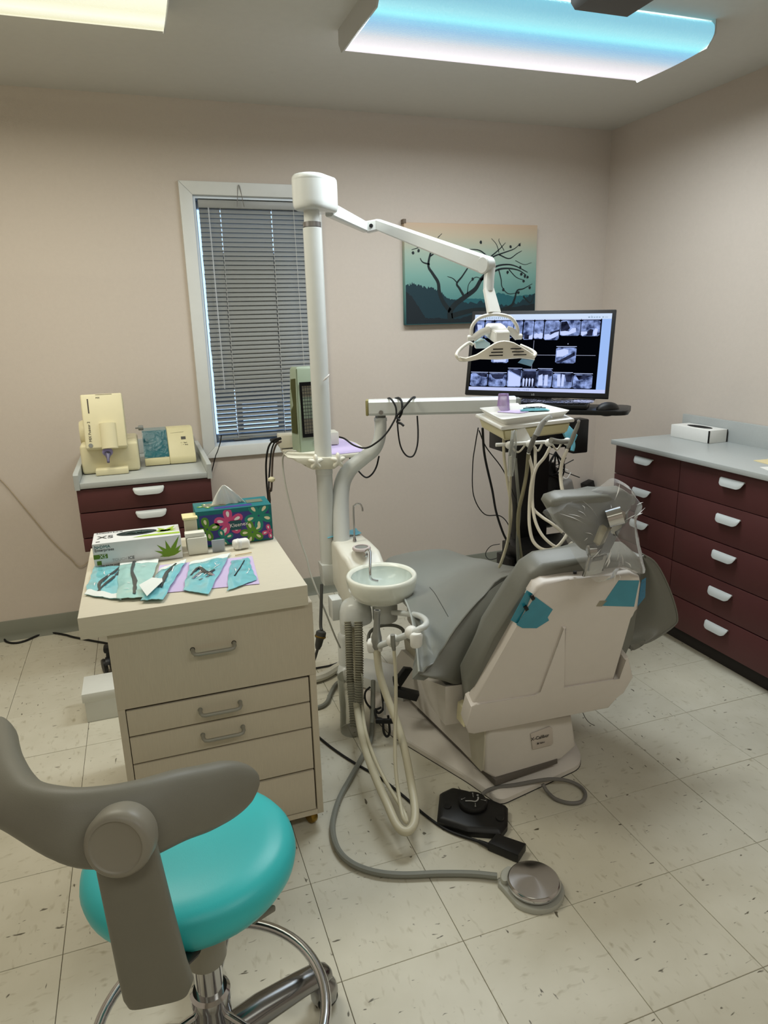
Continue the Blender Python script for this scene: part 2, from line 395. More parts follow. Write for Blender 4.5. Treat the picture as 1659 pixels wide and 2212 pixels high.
def slat_mesh(ang):
    """curved slat with a slot at each ladder cord"""
    bm = B(); n = 7; xs = [BX0+.003]+[q for c in CORD for q in (c-.0022, c+.0022)]+[BX1-.003]; V_ = []
    for i in range(n):
        t = (i/(n-1)-.5); dy = t*.0255; dz = .0018*(1-(2*t)**2)
        y = dy*math.cos(ang)-dz*math.sin(ang); z = dy*math.sin(ang)+dz*math.cos(ang)
        V_.append([bm.verts.new((x, y, z)) for x in xs])
    for i in range(n-1):
        for k in range(len(xs)-1):
            if k in (1, 3) and 1 <= i <= n-4: continue
            bm.faces.new((V_[i][k], V_[i][k+1], V_[i+1][k+1], V_[i+1][k]))
    bmesh.ops.recalc_face_normals(bm, faces=bm.faces)
    me = bpy.data.meshes.new('slat'); bm.to_mesh(me); bm.free(); me.materials.append(slat_m); fin(me, 60); return me
sm = {k: slat_mesh(math.radians(a)) for k, a in enumerate((66, 58, 50, 42, 34))}
NS = 52; ZT, ZB = WZ1-.060, .913
for i in range(NS):
    k = 0 if i < NS-13 else (1 if i < NS-11 else 2 if i < NS-8 else 3 if i < NS-4 else 4)
    o = bpy.data.objects.new('slat', sm[k]); COL.objects.link(o); o.parent = bl
    o.location = V((random.uniform(-.001, .001), YB+.028, ZT-(ZT-ZB)*i/(NS-1)))-ORG[bl]; o.rotation_euler.y = random.uniform(-.002, .002)
obj('bottom_rail', bx(B(), BX0+.002, BX1-.002, YB+.018, YB+.04, .893, .903, .003), slat_m, bl)
cordm = mat('blind_cord', (190, 190, 186), .8)
for cx in CORD:
    obj('ladder_cord', tube(B(), [(cx, YB+.013, WZ1-.05), (cx, YB+.013, .9)], .0009, 6), cordm, bl)
obj('tilt_wand', tube(B(), [(BX0+.045, YB+.004, WZ1-.05), (BX0+.05, YB+.002, 1.15)], .0028, 8), film('clear_wand', (220, 225, 230), .55), bl)
obj('pull_cord', tube(B(), [(BX1-.06, YB+.006, WZ1-.05), (BX1-.05, YB+.004, 1.3), (BX1-.045, YB+.005, 1.1)], .0012, 6, smooth=4), cordm, bl)
hk = obj('blind_hook', tube(B(), [(-.068, YB-.010, WZ1-.045), (-.060, YB-.022, WZ1+.035), (-.052, YB-.022, WZ1+.038), (-.036, YB-.010, WZ1-.045)], .0018, 6, smooth=4), steel, label='bent grey wire hook hanging over the top of the window blind', cat='hook')

# wall corner tree picture
pic = thing('wall_picture', (1.14, YB-.03, 1.43), 'wide canvas picture of a bare tree on a teal hillside hung on the back wall', 'picture')
px0, px1, pz0, pz1 = .757, 1.527, 1.432, 1.932; pyf = YB-.034
cm = mat('canvas_print', (150, 180, 170), .6)
nt = cm.node_tree; b_ = nt.nodes['Principled BSDF']; tc = nt.nodes.new('ShaderNodeTexCoord'); sp = nt.nodes.new('ShaderNodeSeparateXYZ'); rp = nt.nodes.new('ShaderNodeValToRGB')
mr = nt.nodes.new('ShaderNodeMapRange'); mr.inputs['From Min'].default_value = 0; mr.inputs['From Max'].default_value = .5
nt.links.new(tc.outputs['Object'], sp.inputs[0]); nt.links.new(sp.outputs['Z'], mr.inputs['Value']); nt.links.new(mr.outputs[0], rp.inputs['Fac'])
e = rp.color_ramp.elements; e[0].position = 0; e[0].color = lin((20, 84, 92))+(1,); e[1].position = 1; e[1].color = lin((198, 172, 146))+(1,)
for p_, c_ in ((.25, (84, 138, 136)), (.5, (122, 164, 154)), (.72, (158, 176, 160)), (.88, (188, 176, 152))):
    q_ = e.new(p_); q_.color = lin(c_)+(1,)
nt.links.new(rp.outputs['Color'], b_.inputs['Base Color'])
obj('canvas', bx(B(), px0, px1, pyf, YB-.001, pz0, pz1, .002), cm, pic)
hill1 = mat('print_far_hill', (30, 92, 100), .6); hill2 = mat('print_near_hill', (10, 46, 56), .6); hill3 = mat('print_dark_ground', (6, 24, 32), .6); inkm = mat('print_tree_ink', (10, 26, 30), .6)
def PP(u, v, d=.0008): return V((px0+(px1-px0)*u, pyf-d, pz0+(pz1-pz0)*v))
def hill(name, line, m, d, seed, amp):
    random.seed(seed); pts = []
    for k in range(len(line)-1):
        n = 10
        for q in range(n):
            t = q/n; u = line[k][0]*(1-t)+line[k+1][0]*t; v = line[k][1]*(1-t)+line[k+1][1]*t
            pts.append((u, max(.02, v+random.uniform(-amp, amp))))
    pts.append(line[-1]); bm = B()
    for k in range(len(pts)-1):
        poly(bm, [PP(pts[k][0], .008, d), PP(pts[k+1][0], .008, d), PP(pts[k+1][0], pts[k+1][1], d), PP(pts[k][0], pts[k][1], d)])
    obj(name, bm, m, pic)
hill('printed_hill', [(.004, .2), (.3, .24), (.5, .26), (.62, .24), (.7, .31), (.82, .27), (.996, .29)], hill1, .0003, 2, .006)
hill('printed_hill', [(.004, .40), (.05, .41), (.12, .385), (.2, .36), (.27, .31), (.33, .24), (.45, .21), (.62, .22), (.8, .17), (.9, .24), (.996, .30)], hill2, .0006, 3, .018)
hill('printed_hill', [(.004, .33), (.05, .28), (.1, .17), (.15, .06), (.25, .06), (.4, .05), (.55, .11), (.7, .14), (.996, .19)], hill3, .0009, 5, .008)
def strip(bm, pts, wd, d=.0012):
    P = cr([V((a, 0, b)) for a, b in pts], 5); n = len(P)
    L = []
    for i, p in enumerate(P):
        a = P[max(i-1, 0)]; b = P[min(i+1, n-1)]; t = (b-a); nn = V((-t.z*.65, 0, t.x*1.54)); nn = nn.normalized() if nn.length > 0 else V((1, 0, 0))
        w_ = wd[0]+(wd[1]-wd[0])*i/(n-1); q = PP(p.x, p.z, d)
        L.append((q+V((nn.x, 0, nn.z))*w_, q-V((nn.x, 0, nn.z))*w_))
    for i in range(n-1): poly(bm, [L[i][0], L[i][1], L[i+1][1], L[i+1][0]])
branches = [([(.335, .02), (.33, .12), (.37, .2), (.45, .28), (.52, .35), (.56, .44), (.60, .52), (.55, .59), (.53, .64)], (.012, .005)),
 ([(.33, .13), (.28, .22), (.25, .32), (.24, .42), (.2, .51), (.17, .58), (.18, .68), (.2, .75)], (.009, .003)),
 ([(.18, .6), (.13, .62), (.11, .66)], (.003, .0015)), ([(.19, .72), (.14, .77), (.05, .74)], (.003, .001)), ([(.185, .68), (.24, .73), (.3, .76)], (.003, .001)),
 ([(.34, .08), (.45, .12), (.56, .14), (.7, .13), (.8, .17), (.83, .24), (.85, .33), (.9, .35), (.97, .4)], (.010, .001)),
 ([(.43, .29), (.40, .36), (.38, .41), (.42, .48), (.47, .58), (.5, .63)], (.005, .002)), ([(.38, .42), (.35, .46), (.31, .48)], (.002, .001)),
 ([(.56, .44), (.63, .5), (.7, .55), (.78, .56), (.86, .54), (.92, .49)], (.005, .0015)), ([(.6, .5), (.68, .58), (.77, .6), (.84, .58), (.93, .52)], (.004, .0015)),
 ([(.6, .52), (.58, .6), (.66, .68), (.74, .72), (.82, .76), (.87, .82)], (.004, .001)), ([(.62, .66), (.7, .75), (.75, .82)], (.003, .001)), ([(.62, .67), (.55, .74), (.46, .75)], (.003, .001)),
 ([(.7, .7), (.78, .66), (.84, .71), (.88, .74)], (.0025, .001)), ([(.7, .55), (.72, .45), (.73, .37), (.78, .3), (.86, .31)], (.0025, .001)), ([(.78, .55), (.84, .47), (.9, .44)], (.002, .001)),
 ([(.5, .63), (.46, .66), (.4, .64)], (.002, .001)), ([(.7, .72), (.68, .8), (.64, .86)], (.0015, .0008)), ([(.74, .74), (.7, .83), (.7, .86)], (.0015, .0008)), ([(.24, .86), (.27, .9)], (.0015, .0008)),
 ([(.46, .3), (.47, .4), (.52, .47), (.56, .46)], (.0018, .001)), ([(.9, .27), (.96, .2), (.99, .3)], (.004, .001)), ([(.83, .64), (.9, .6), (.96, .62)], (.0012, .0008))]
for p, wd in branches:
    bm = B(); strip(bm, p, (wd[0]*1.35, wd[1]*1.3)); obj('printed_branch', bm, inkm, pic)
random.seed(9)
for u, v in ((.06, .71), (.1, .73), (.86, .80), (.79, .78), (.56, .82), (.88, .5), (.91, .48), (.93, .47), (.9, .43), (.86, .31), (.74, .34), (.87, .57), (.95, .36), (.5, .45), (.77, .52)):
    c = PP(u, v, .0013); bm = B(); poly(bm, [c+V((math.cos(a*.785)*.0075*random.uniform(.8, 1.2), 0, math.sin(a*.785)*.0085*random.uniform(.8, 1.2))) for a in range(8)]); obj('printed_fruit', bm, inkm, pic)
obj('picture_clip', bx(B(), .752, .768, YB-.036, YB-.001, 1.927, 1.948, .002), mat('brown_clip', (110, 96, 82), .6), pic)

# ---------------------------------------------------------------- ceiling lights
lens_cool = bpy.data.materials.new('cool_ribbed_lens')
def lensmat(m, stops, strength, y0, y1):
    m.use_nodes = True; nt = m.node_tree; b = nt.nodes['Principled BSDF']
    b.inputs['Base Color'].default_value = (.5, .5, .5, 1); b.inputs['Roughness'].default_value = .25
    tc = nt.nodes.new('ShaderNodeTexCoord'); sp = nt.nodes.new('ShaderNodeSeparateXYZ'); nt.links.new(tc.outputs['Object'], sp.inputs[0])
    mr = nt.nodes.new('ShaderNodeMapRange'); mr.inputs['From Min'].default_value = y0; mr.inputs['From Max'].default_value = y1; nt.links.new(sp.outputs['Y'], mr.inputs['Value'])
    rp = nt.nodes.new('ShaderNodeValToRGB'); nt.links.new(mr.outputs[0], rp.inputs['Fac']); e = rp.color_ramp.elements
    e[0].position = stops[0][0]; e[0].color = lin(stops[0][1])+(1,); e[1].position = stops[-1][0]; e[1].color = lin(stops[-1][1])+(1,)
    for p, c in stops[1:-1]: q = e.new(p); q.color = lin(c)+(1,)
    nt.links.new(rp.outputs['Color'], b.inputs['Emission Color']); b.inputs['Emission Strength'].default_value = strength
    vo = nt.nodes.new('ShaderNodeTexVoronoi'); vo.inputs['Scale'].default_value = 130; vo.voronoi_dimensions = '2D'; nt.links.new(tc.outputs['Object'], vo.inputs['Vector'])
    bp = nt.nodes.new('ShaderNodeBump'); bp.inputs['Strength'].default_value = .5; bp.inputs['Distance'].default_value = .003
    nt.links.new(vo.outputs['Distance'], bp.inputs['Height']); nt.links.new(bp.outputs['Normal'], b.inputs['Normal'])
# two tubes of different colour glow through the diffuser: an aqua one towards the room, a pinkish white one towards the wall
lensmat(lens_cool, [(0, (110, 190, 215)), (.05, (130, 214, 230)), (.13, (122, 234, 246)), (.20, (96, 190, 228)), (.30, (112, 176, 216)), (.40, (146, 186, 214)), (.52, (196, 202, 212)), (.66, (228, 224, 232)), (.80, (255, 249, 255)), (.93, (226, 220, 230)), (1, (190, 186, 196))], 0.95, -.215, .215)
lens_warm = bpy.data.materials.new('warm_lens')
lensmat(lens_warm, [(0, (244, 244, 218)), (.3, (250, 250, 228)), (.55, (238, 238, 205)), (.7, (252, 252, 232)), (.84, (228, 226, 190)), (.9, (246, 244, 215)), (1, (205, 200, 160))], 0.93, -.215, .215)
def fixture(cx, cy, m, label, lens_on=True, zc=H):
    t = thing('ceiling_light', (cx, cy, zc), label, 'ceiling light')
    L, Wd, dp = 1.235, .43, .082; x0, x1 = cx-L/2, cx+L/2; y0, y1 = cy-Wd/2, cy+Wd/2
    steelw = mat('fixture_paint', (196, 196, 192), .45)
    obj('housing', bx(B(), x0+.0065, x1-.0065, y0+.03, y1-.03, zc-.028, zc-.001, .003), steelw, t)
    for a in (x0, x1-.006):
        pr = [(a, y0-.002, zc), (a, y0-.002, zc-.045), (a, y0+.03, zc-.080), (a, y1-.03, zc-.080), (a, y1+.002, zc-.045), (a, y1+.002, zc)]
        obj('end_plate', prism(B(), pr, (.006, 0, 0)), steelw, t)
    prof = [(y0+.014, -.004), (y0+.001, -.02), (y0+.001, -.045), (y0+.02, -.068), (y0+.06, -.079), (cy-.09, -.083), (cy, -.0845), (cy+.09, -.083), (y1-.06, -.079), (y1-.02, -.068), (y1-.001, -.045), (y1-.001, -.02), (y1-.014, -.004)]
    P = cr([(0, a, zc+b) for a, b in prof], 3)
    G = [[(x0+.006, p.y, p.z), ((x0+x1)/2, p.y, p.z), (x1-.006, p.y, p.z)] for p in P]
    bm = sheet(B(), G, .002)
    bmesh.ops.translate(bm, verts=bm.verts, vec=(0, 0, 0))
    l = obj('lens', bm, m, t, org=(cx, cy, zc))
    l.visible_shadow = False     # the diffuser passes the light of the tubes
    return t
fixture(.81, .905, lens_cool, 'long ribbed ceiling light glowing aqua and white above the chair')
fixture(-1.008, .90, lens_warm, 'warm yellow white ceiling light at the left corner of the ceiling')
fixture(.81, -1.7, lens_warm, 'warm ceiling light over the rear right part of the room')
fixture(-1.008, -1.7, lens_warm, 'warm ceiling light over the rear left part of the room')
cb = thing('ceiling_box', (.80, .30, H), 'dark grey box hanging from the ceiling in front of the aqua light', 'box')
obj('housing', prism(B(), [(.715, .475, 2.302), (.895, .475, 2.302), (.895, .475, 2.41), (.70, .475, 2.41), (.70, .475, 2.318)], (0, -.55, 0), .004), mat('dark_grey_metal', (70, 69, 66), .5), cb)
obj('mount', bx(B(), .76, .84, 0.0, .3, 2.405, H), grey_p, cb)
# ================================================================ LEFT: WALL CABINET
def tab_pull(parent, c, L, out, along, mt, hh=.026):
    """half round tab pull: flat back, lower corners rounded, lip curling out"""
    c, out, along = V(c), V(out), V(along); up = V((0, 0, 1)); n = 18; G = []
    for i in range(n+1):
        s = (i/n-.5)*2; e = max(0, abs(s)-.55)/.45; k = math.sqrt(max(.0, 1-e*e)); row = []
        for q in range(7):
            a = q/6*math.pi*.5; row.append(c+along*(s*L/2)+out*(.002+.019*math.sin(a)*(.25+.75*k))+up*(hh*.5-hh*(1-math.cos(a))*(.12+.88*k)))
        G.append(row)
    bm = sheet(B(), G, .003)
    box(bm, c+out*.0035+up*(hh*.5-.001), (L*.99, .007, .004), basis(x=along, z=up))
    return obj('handle', bm, mt, parent)
wc = thing('wall_cabinet', (-.61, 1.7, .58), 'small maroon drawer cabinet with grey worktop on the wall left of the window', 'cabinet')
fy = 1.392
obj('carcass', bx(B(), -.872, -.352, fy+.02, YB-.002, .58, .842, .002), maroon, wc)
for z0, z1 in ((.7445, .838), (.640, .7405), (.582, .636)):
    d = obj('drawer', bx(B(), -.871, -.353, fy, fy+.018, z0, z1, .0015), maroon, wc)
    if z1-z0 > .08: tab_pull(d, (-.602, fy, z1-.026-(.0 if z0 > .74 else .0)), .118, (0, -1, 0), (1, 0, 0), greyhandle)
obj('worktop', bx(B(), -.856, -.366, fy-.006, YB-.016, .842, .865, .002), counter, wc)
for a in (-.876, -.366): obj('side_rail', prism(B(), [(a, fy-.006, .838), (a, fy-.006, .898), (a, fy+.002, .905), (a, YB-.002, .905), (a, YB-.002, .838)], (.02, 0, 0), .002), counter, wc)
obj('back_rail', bx(B(), -.856, -.366, YB-.016, YB-.001, .865, .935, .002), counter, wc)

# impression mixing machine
zt = .865
mx = thing('impression_mixer', (-.73, 1.66, zt), 'tall cream mixing machine with tilted upper housing on the wall cabinet', 'dental machine')
obj('base', bx(B(), -.852, -.625, 1.555, 1.83, zt+.002, .99, .012, 3), cream_p, mx)
obj('foot', bx(B(), -.800, -.672, 1.505, 1.56, zt+.001, .892, .005), cream_p, mx)
bm = B(); lathe(bm, [(.0, 0), (.050, .0), (.056, .01), (.056, .045)], (-.872+.02, 1.70, 1.02), 28, ax=(1, 0, 0)); obj('side_drum', bm, cream_p, mx)
# tilted head
hx = V((1, 0, .0)); hy = V((0, .30, .95)).normalized(); hn = hx.cross(hy)
ho = V((-.745, 1.545, 1.075)); RR = basis(x=hx, y=hy)
obj('upper_housing', box(B(), ho-hn*.075+hy*.012, (.160, .225, .15), RR, .006, 3), cream_p, mx)
bm = B(); n = 10; rings = []
for k in (-.105, .0): rings.append([ho+hy*k+hx*(.032*math.cos(a*math.pi/n)+.012)+hn*(.020*math.sin(a*math.pi/n)) for a in range(n+1)]+[ho+hy*k+hx*(-.02)-hn*.01, ho+hy*k+hx*.044-hn*.01])
loft(bm, rings); obj('cartridge_cover', bm, cream_p, mx, smooth=50)
def onhead(u, v, d=.0005): return ho+hx*u+hy*v+hn*d
for u0, u1, v0, v1 in ((-.056, -.051, .045, .105), (-.022, .042, .1195, .121)):
    bm = B(); poly(bm, [onhead(u0, v0), onhead(u1, v0), onhead(u1, v1), onhead(u0, v1)]); obj('vent_slot', bm, mat('dark_slot', (70, 62, 56), .6), mx)
inkd = mat('dark_print_ink', (50, 52, 50), .6)
text('lettering', 'MIX Pointer 2', .0145, onhead(-.054, -.072, .0006), hy, -hx, inkd, mx)
text('lettering', 'MIX', .009, onhead(-.022, .105, .0006), hx, hy, inkd, mx)
bm = B(); lathe(bm, [(0, 0), (.0085, 0), (.0085, .002), (0, .002)], onhead(-.06, -.087, 0), 20, ax=hn); obj('power_button', bm, grey_p, mx)
nz = onhead(.0, -.112, -.02)
bm = B(); lathe(bm, [(.0, 0), (.020, 0), (.021, .006), (.017, .014), (.012, .014)], nz, 24, ax=(0, -.85, -.5)); obj('nozzle_ring', bm, mat('lavender_plastic', (150, 142, 196), .3), mx)
bm = B(); lathe(bm, [(.014, .0), (.012, .014), (.006, .030), (.0055, .05), (.0055, .052)], nz+V((0, -.006, -.004)), 20, ax=(0, -.75, -.66)); obj('mixing_nozzle', bm, mat('nozzle_grey_violet', (96, 92, 120), .3), mx)
bm = B(); lathe(bm, [(.0035, 0), (.0035, .012), (.010, .012), (.011, .016), (.011, .030), (.009, .033)], (-.628, 1.64, 1.035), 16, ax=(1, 0, 0)); obj('side_knob', bm, grey_p, mx)

# amalgamator
am = thing('capsule_mixer', (-.5, 1.66, zt), 'low cream capsule mixer with teal see-through lid on the wall cabinet', 'dental machine')
ay = 1.628
prof = [(ay, zt+.004), (ay-.004, zt+.022), (ay+.004, zt+.036), (ay+.075, 1.012), (ay+.082, 1.016), (ay+.18, 1.012), (ay+.19, 1.0), (ay+.19, zt+.004)]
obj('body', prism(B(), [(-.500, a, b) for a, b in prof], (.112, 0, 0), .004), beige_p, am)
obj('body_lower', prism(B(), [(-.604, a, b) for a, b in ((ay, zt+.004), (ay-.004, zt+.022), (ay+.004, zt+.036), (ay+.19, zt+.036), (ay+.19, zt+.004))], (.104, 0, 0), .003), beige_p, am)
cav = mat('teal_cavity', (40, 84, 92), .4)
obj('cavity_floor', bx(B(), -.600, -.502, ay+.03, ay+.185, zt+.037, zt+.050, .002), mat('teal_ledge', (96, 168, 164), .3), am)
obj('cavity_back', bx(B(), -.600, -.502, ay+.12, ay+.188, zt+.050, 1.0, .002), cav, am)
obj('lid', prism(B(), [(-.604, ay+.004, zt+.037), (-.604, ay+.074, 1.011), (-.604, ay+.18, 1.011), (-.604, ay+.18, 1.007), (-.604, ay+.077, 1.007), (-.604, ay+.008, zt+.037)], (.103, 0, 0)), film('teal_clear_lid', (40, 120, 134), .62, .1), am)
bm = B(); tube(bm, [(-.580, ay+.085, .965), (-.545, ay+.085, .965)], .011, 12); tube(bm, [(-.55, ay+.085, .975), (-.53, ay+.085, .955)], .008, 10); box(bm, (-.55, ay+.1, .955), (.03, .04, .03)); obj('capsule_fork', bm, mat('pale_blue_plastic', (176, 206, 210), .35), am)
sl = V((0, .071, .111)).normalized(); sn = V((1, 0, 0)).cross(sl)
def onam(u, v, d=.0006): return V((-.500, ay+.004, zt+.036))+V((1, 0, 0))*u+sl*v+sn*d
bm = B(); poly(bm, [onam(.058, .078), onam(.078, .078), onam(.078, .092), onam(.058, .092)]); obj('display', bm, mat('dark_display', (60, 58, 50), .3), am)
bm = B(); poly(bm, [onam(.015, .112), onam(.072, .1135), onam(.072, .1145), onam(.015, .1125)]); obj('accent_line', bm, inkd, am)
text('lettering', '+ -  Start', .0075, onam(.054, .06), (1, 0, 0), sl, inkd, am); text('lettering', '-  +  Stop', .0075, onam(.056, .05), (1, 0, 0), sl, inkd, am)

# ================================================================ ROLLING CART
cartm = mat('bleached_wood_laminate', (198, 188, 168), .5, noise_s=26, noise_a=.08, stretch=(14, 14, 1))
carttop = mat('bleached_wood_top', (212, 205, 186), .45, noise_s=20, noise_a=.06, stretch=(1, 14, 14))
ct = thing('storage_cart', (-.47, .45, 0), 'bleached wood drawer cart on brass casters behind the teal stool', 'cart')
obj('top', bx(B(), -.793, -.228, .18, .765, .721, .778, .0015), carttop, ct)
X0, X1, fy = -.735, -.214, .200
obj('side_panel', bx(B(), X0, X0+.018, fy, .75, .05, .721, .001), cartm, ct); obj('side_panel', bx(B(), X1-.018, X1, fy, .75, .05, .721, .001), cartm, ct)
obj('back_panel', bx(B(), X0+.018, X1-.018, .738, .75, .05, .721), cartm, ct); obj('bottom_rail', bx(B(), X0+.018, X1-.018, fy, .738, .05, .066), cartm, ct)
obj('recess', bx(B(), X0+.019, X1-.019, fy+.019, .60, .067, .72), darkgap, ct)
def wire_pull(parent, x0, x1, z, y):
    tube_pts = [(x0, y, z+.004), (x0, y-.016, z+.002), (x0+.004, y-.023, z-.001), (x0+.012, y-.025, z-.002), (x1-.012, y-.025, z-.002), (x1-.004, y-.023, z-.001), (x1, y-.016, z+.002), (x1, y, z+.004)]
    bm = tube(B(), tube_pts, .0052, 10)
    for x in (x0, x1): lathe(bm, [(.0, 0), (.0065, 0), (.0065, .002), (0, .002)], (x, y, z+.004), 12, ax=(0, -1, 0))
    obj('handle', bm, mat('dull_nickel', (158, 156, 146), .42, metal=.4), parent)
dz = [(.5050, .7195), (.4240, .4975), (.3422, .4185), (.2072, .3370), (.0690, .1995)]
hd = [(-.536, -.430, .636), (-.533, -.428, .459), (-.533, -.426, .383), None, None]
for k, ((a, b), h_) in enumerate(zip(dz, hd)):
    xa = X0+.019 if k else X0+.0005; xb = X1-.0225 if k else X1-.0005
    if k == 0: d = obj('drawer', bx(B(), X0+.0002, X1-.0002, fy-.002, fy-.0002, a, b, .0004), cartm, ct)
    else: d = obj('drawer', bx(B(), xa+.001, xb, fy, fy+.018, a, b, .0008), cartm, ct)
    if h_: wire_pull(d, h_[0], h_[1], h_[2], fy)
brass = mat('brass', (150, 120, 50), .35, metal=.8)
for (x, y) in ((-.245, .235), (-.245, .70), (-.705, .235), (-.705, .70)):
    cs = obj('caster', lathe(B(), [(0, .032), (.013, .032), (.02, .046), (.02, .05), (0, .05)], (x, y, 0), 16), brass, ct)
    obj('wheel', lathe(B(), [(0, -.011), (.008, -.012), (.018, -.011), (.0215, -.006), (.0215, .006), (.018, .011), (.008, .012), (0, .011)], (x, y, .0215), 20, ax=(.9, .4, 0)), brass, cs)

zc = .778
# glove box
gb = thing('glove_box', (-.647, .61, zc), 'white glove box with green plant print and black oval opening on the cart', 'box')
gx0, gx1, gy0, gy1, gz1 = -.770, -.524, .548, .668, .852
card = mat('glossy_white_card', (226, 228, 230), .35)
obj('carton', bx(B(), gx0, gx1, gy0, gy1, zc+.001, gz1, .0015), card, gb)
fr = lambda u, v, d=.0006: V((gx0+(gx1-gx0)*u, gy0-d, zc+(gz1-zc)*v))
tp = lambda u, v, d=.0006: V((gx0+(gx1-gx0)*u, gy0+(gy1-gy0)*v, gz1+d))
bm = B(); poly(bm, [tp(.5+.235*math.cos(a*.2618), .62+.22*math.sin(a*.2618), .0009) for a in range(24)]); obj('opening', bm, mat('dark_opening', (18, 34, 34), .8), gb)
bm = B(); random.seed(3)
for k in range(3):
    P = [tp(.38+.05*k+random.uniform(-.02, .02)+q*.05, .60+random.uniform(-.06, .06), .0015+.002*math.sin(q)) for q in range(5)]; tube(bm, P, .0018, 6, smooth=3)
obj('glove_fold', bm, mat('dark_green_glove', (60, 84, 80), .5), gb)
g1 = mat('print_leaf_green', (110, 150, 30), .5); g2 = mat('print_lime', (158, 190, 60), .5)
bm = B(); cu, cv = .86, .22
for a, L in ((170, .22), (148, .42), (122, .55), (98, .62), (72, .78), (45, .5), (22, .3), (8, .2), (190, .26), (205, .18)):
    a = math.radians(a); dx, dy = math.cos(a)*L*.5, math.sin(a)*L; nx, ny = -math.sin(a)*.03*1.0, math.cos(a)*.075
    tip = (min(cu+dx, .995), max(.03, min(cv+dy, .98)))
    poly(bm, [fr(cu-nx, cv-ny, .0005+.0001*L), fr(cu+dx*.4-nx*.9, max(.02, cv+dy*.4-ny*.9), .0005+.0001*L), fr(tip[0], tip[1], .0005+.0001*L), fr(cu+dx*.4+nx*.9, cv+dy*.4+ny*.9, .0005+.0001*L), fr(cu+nx, cv+ny, .0005+.0001*L)])
obj('printed_plant', bm, g1, gb)
bm = B(); cu, cv = .84, .5
for a, L in ((175, .3), (150, .24), (120, .4), (60, .45), (30, .3), (350, .25), (200, .22)):
    a = math.radians(a); dx, dy = math.cos(a)*L*.5, math.sin(a)*L; nx, ny = -math.sin(a)*.03, math.cos(a)*.06
    poly(bm, [tp(cu-nx, cv-ny), tp(cu+dx*.5-nx, cv+dy*.5-ny), tp(min(.99, cu+dx), min(.97, max(.02, cv+dy))), tp(cu+dx*.5+nx, cv+dy*.5+ny), tp(cu+nx, cv+ny)])
obj('printed_plant', bm, g2, gb)
bm = B(); poly(bm, [tp(.45, .20), tp(.995, .12), tp(.995, .28), tp(.6, .32)]); obj('printed_band', bm, g2, gb)
inkb = mat('black_print', (38, 40, 42), .5); inkg = mat('green_print', (90, 122, 26), .5); inkt = mat('teal_print', (20, 96, 96), .5)
text('lettering', 'XS', .040, tp(.045, .40), (1, 0, 0), (0, 1, 0), inkb, gb)
bm = B(); poly(bm, [tp(.04, .13), tp(.085, .13), tp(.085, .18), tp(.04, .18)]); obj('printed_bar', bm, inkb, gb)
text('lettering', 'DISPOSABLE GLOVES', .008, tp(.03, .88), (1, 0, 0), (0, 1, 0), inkb, gb)
text('lettering', 'N•DMA', .013, fr(.02, .80), (1, 0, 0), (0, 0, 1), inkt, gb)
text('lettering', 'Enterprises', .0115, fr(.02, .68), (1, 0, 0), (0, 0, 1), inkb, gb)
bm = B(); poly(bm, [fr(.0, .38), fr(.155, .38), fr(.155, .56), fr(.0, .56)]); poly(bm, [fr(.03, .30-.17), fr(.08, .30-.17), fr(.08, .30), fr(.03, .30)]); obj('printed_label', bm, inkg, gb)
text('lettering', 'XS', .016, fr(.065, .40, .0009), (1, 0, 0), (0, 0, 1), card, gb)
text('lettering', 'TOUCH', .0115, fr(.2, .22), (1, 0, 0), (0, 0, 1), mat('pale_print', (190, 192, 194), .5), gb)
text('lettering', 'ICE', .0125, fr(.375, .23), (1, 0, 0), (0, 0, 1), inkb, gb)
text('lettering', 'medium  latex free  powder free', .0052, fr(.04, .07), (1, 0, 0), (0, 0, 1), inkb, gb)

# tissue box
tb = thing('tissue_box', (-.352, .70, zc), 'teal and purple flowered tissue box with a white tissue pulled up on the cart', 'tissue box')
sx0, sx1, sy0, sy1, sz1 = -.471, -.236, .622, .742, .896
obj('carton', bx(B(), sx0, sx1, sy0, sy1, zc+.001, sz1, .0015), mat('teal_card', (14, 108, 112), .45), tb)
f2 = lambda u, v, d=.0005: V((sx0+(sx1-sx0)*u, sy0-d, zc+(sz1-zc)*v))
t2 = lambda u, v, d=.0005: V((sx0+(sx1-sx0)*u, sy0+(sy1-sy0)*v, sz1+d))
purple = mat('print_purple', (58, 54, 130), .5); pink = mat('print_pink', (206, 74, 128), .5); pw = mat('print_cream', (232, 226, 190), .5); pgr = mat('print_green', (86, 140, 36), .5); pte = mat('print_teal', (22, 132, 118), .5); pwh = mat('print_white', (238, 232, 232), .5)
bm = B(); poly(bm, [f2(.04, .06), f2(.96, .06), f2(.96, .88), f2(.04, .88)]); poly(bm, [t2(.25, .1), t2(.75, .1), t2(.75, .3), t2(.25, .3)]); obj('printed_ground', bm, purple, tb)
def blob(bm, fn, u, v, ru, rv, a, d, n=14):
    pts = []
    for k in range(n):
        t = 2*math.pi*k/n; x, y = math.cos(t)*ru, math.sin(t)*rv*(1+.25*math.cos(t)); pts.append(fn(min(.985, max(.015, u+x*math.cos(a)-y*math.sin(a)*.5)), min(.975, max(.03, v+x*math.sin(a)*2+y*math.cos(a))), d))
    poly(bm, pts)
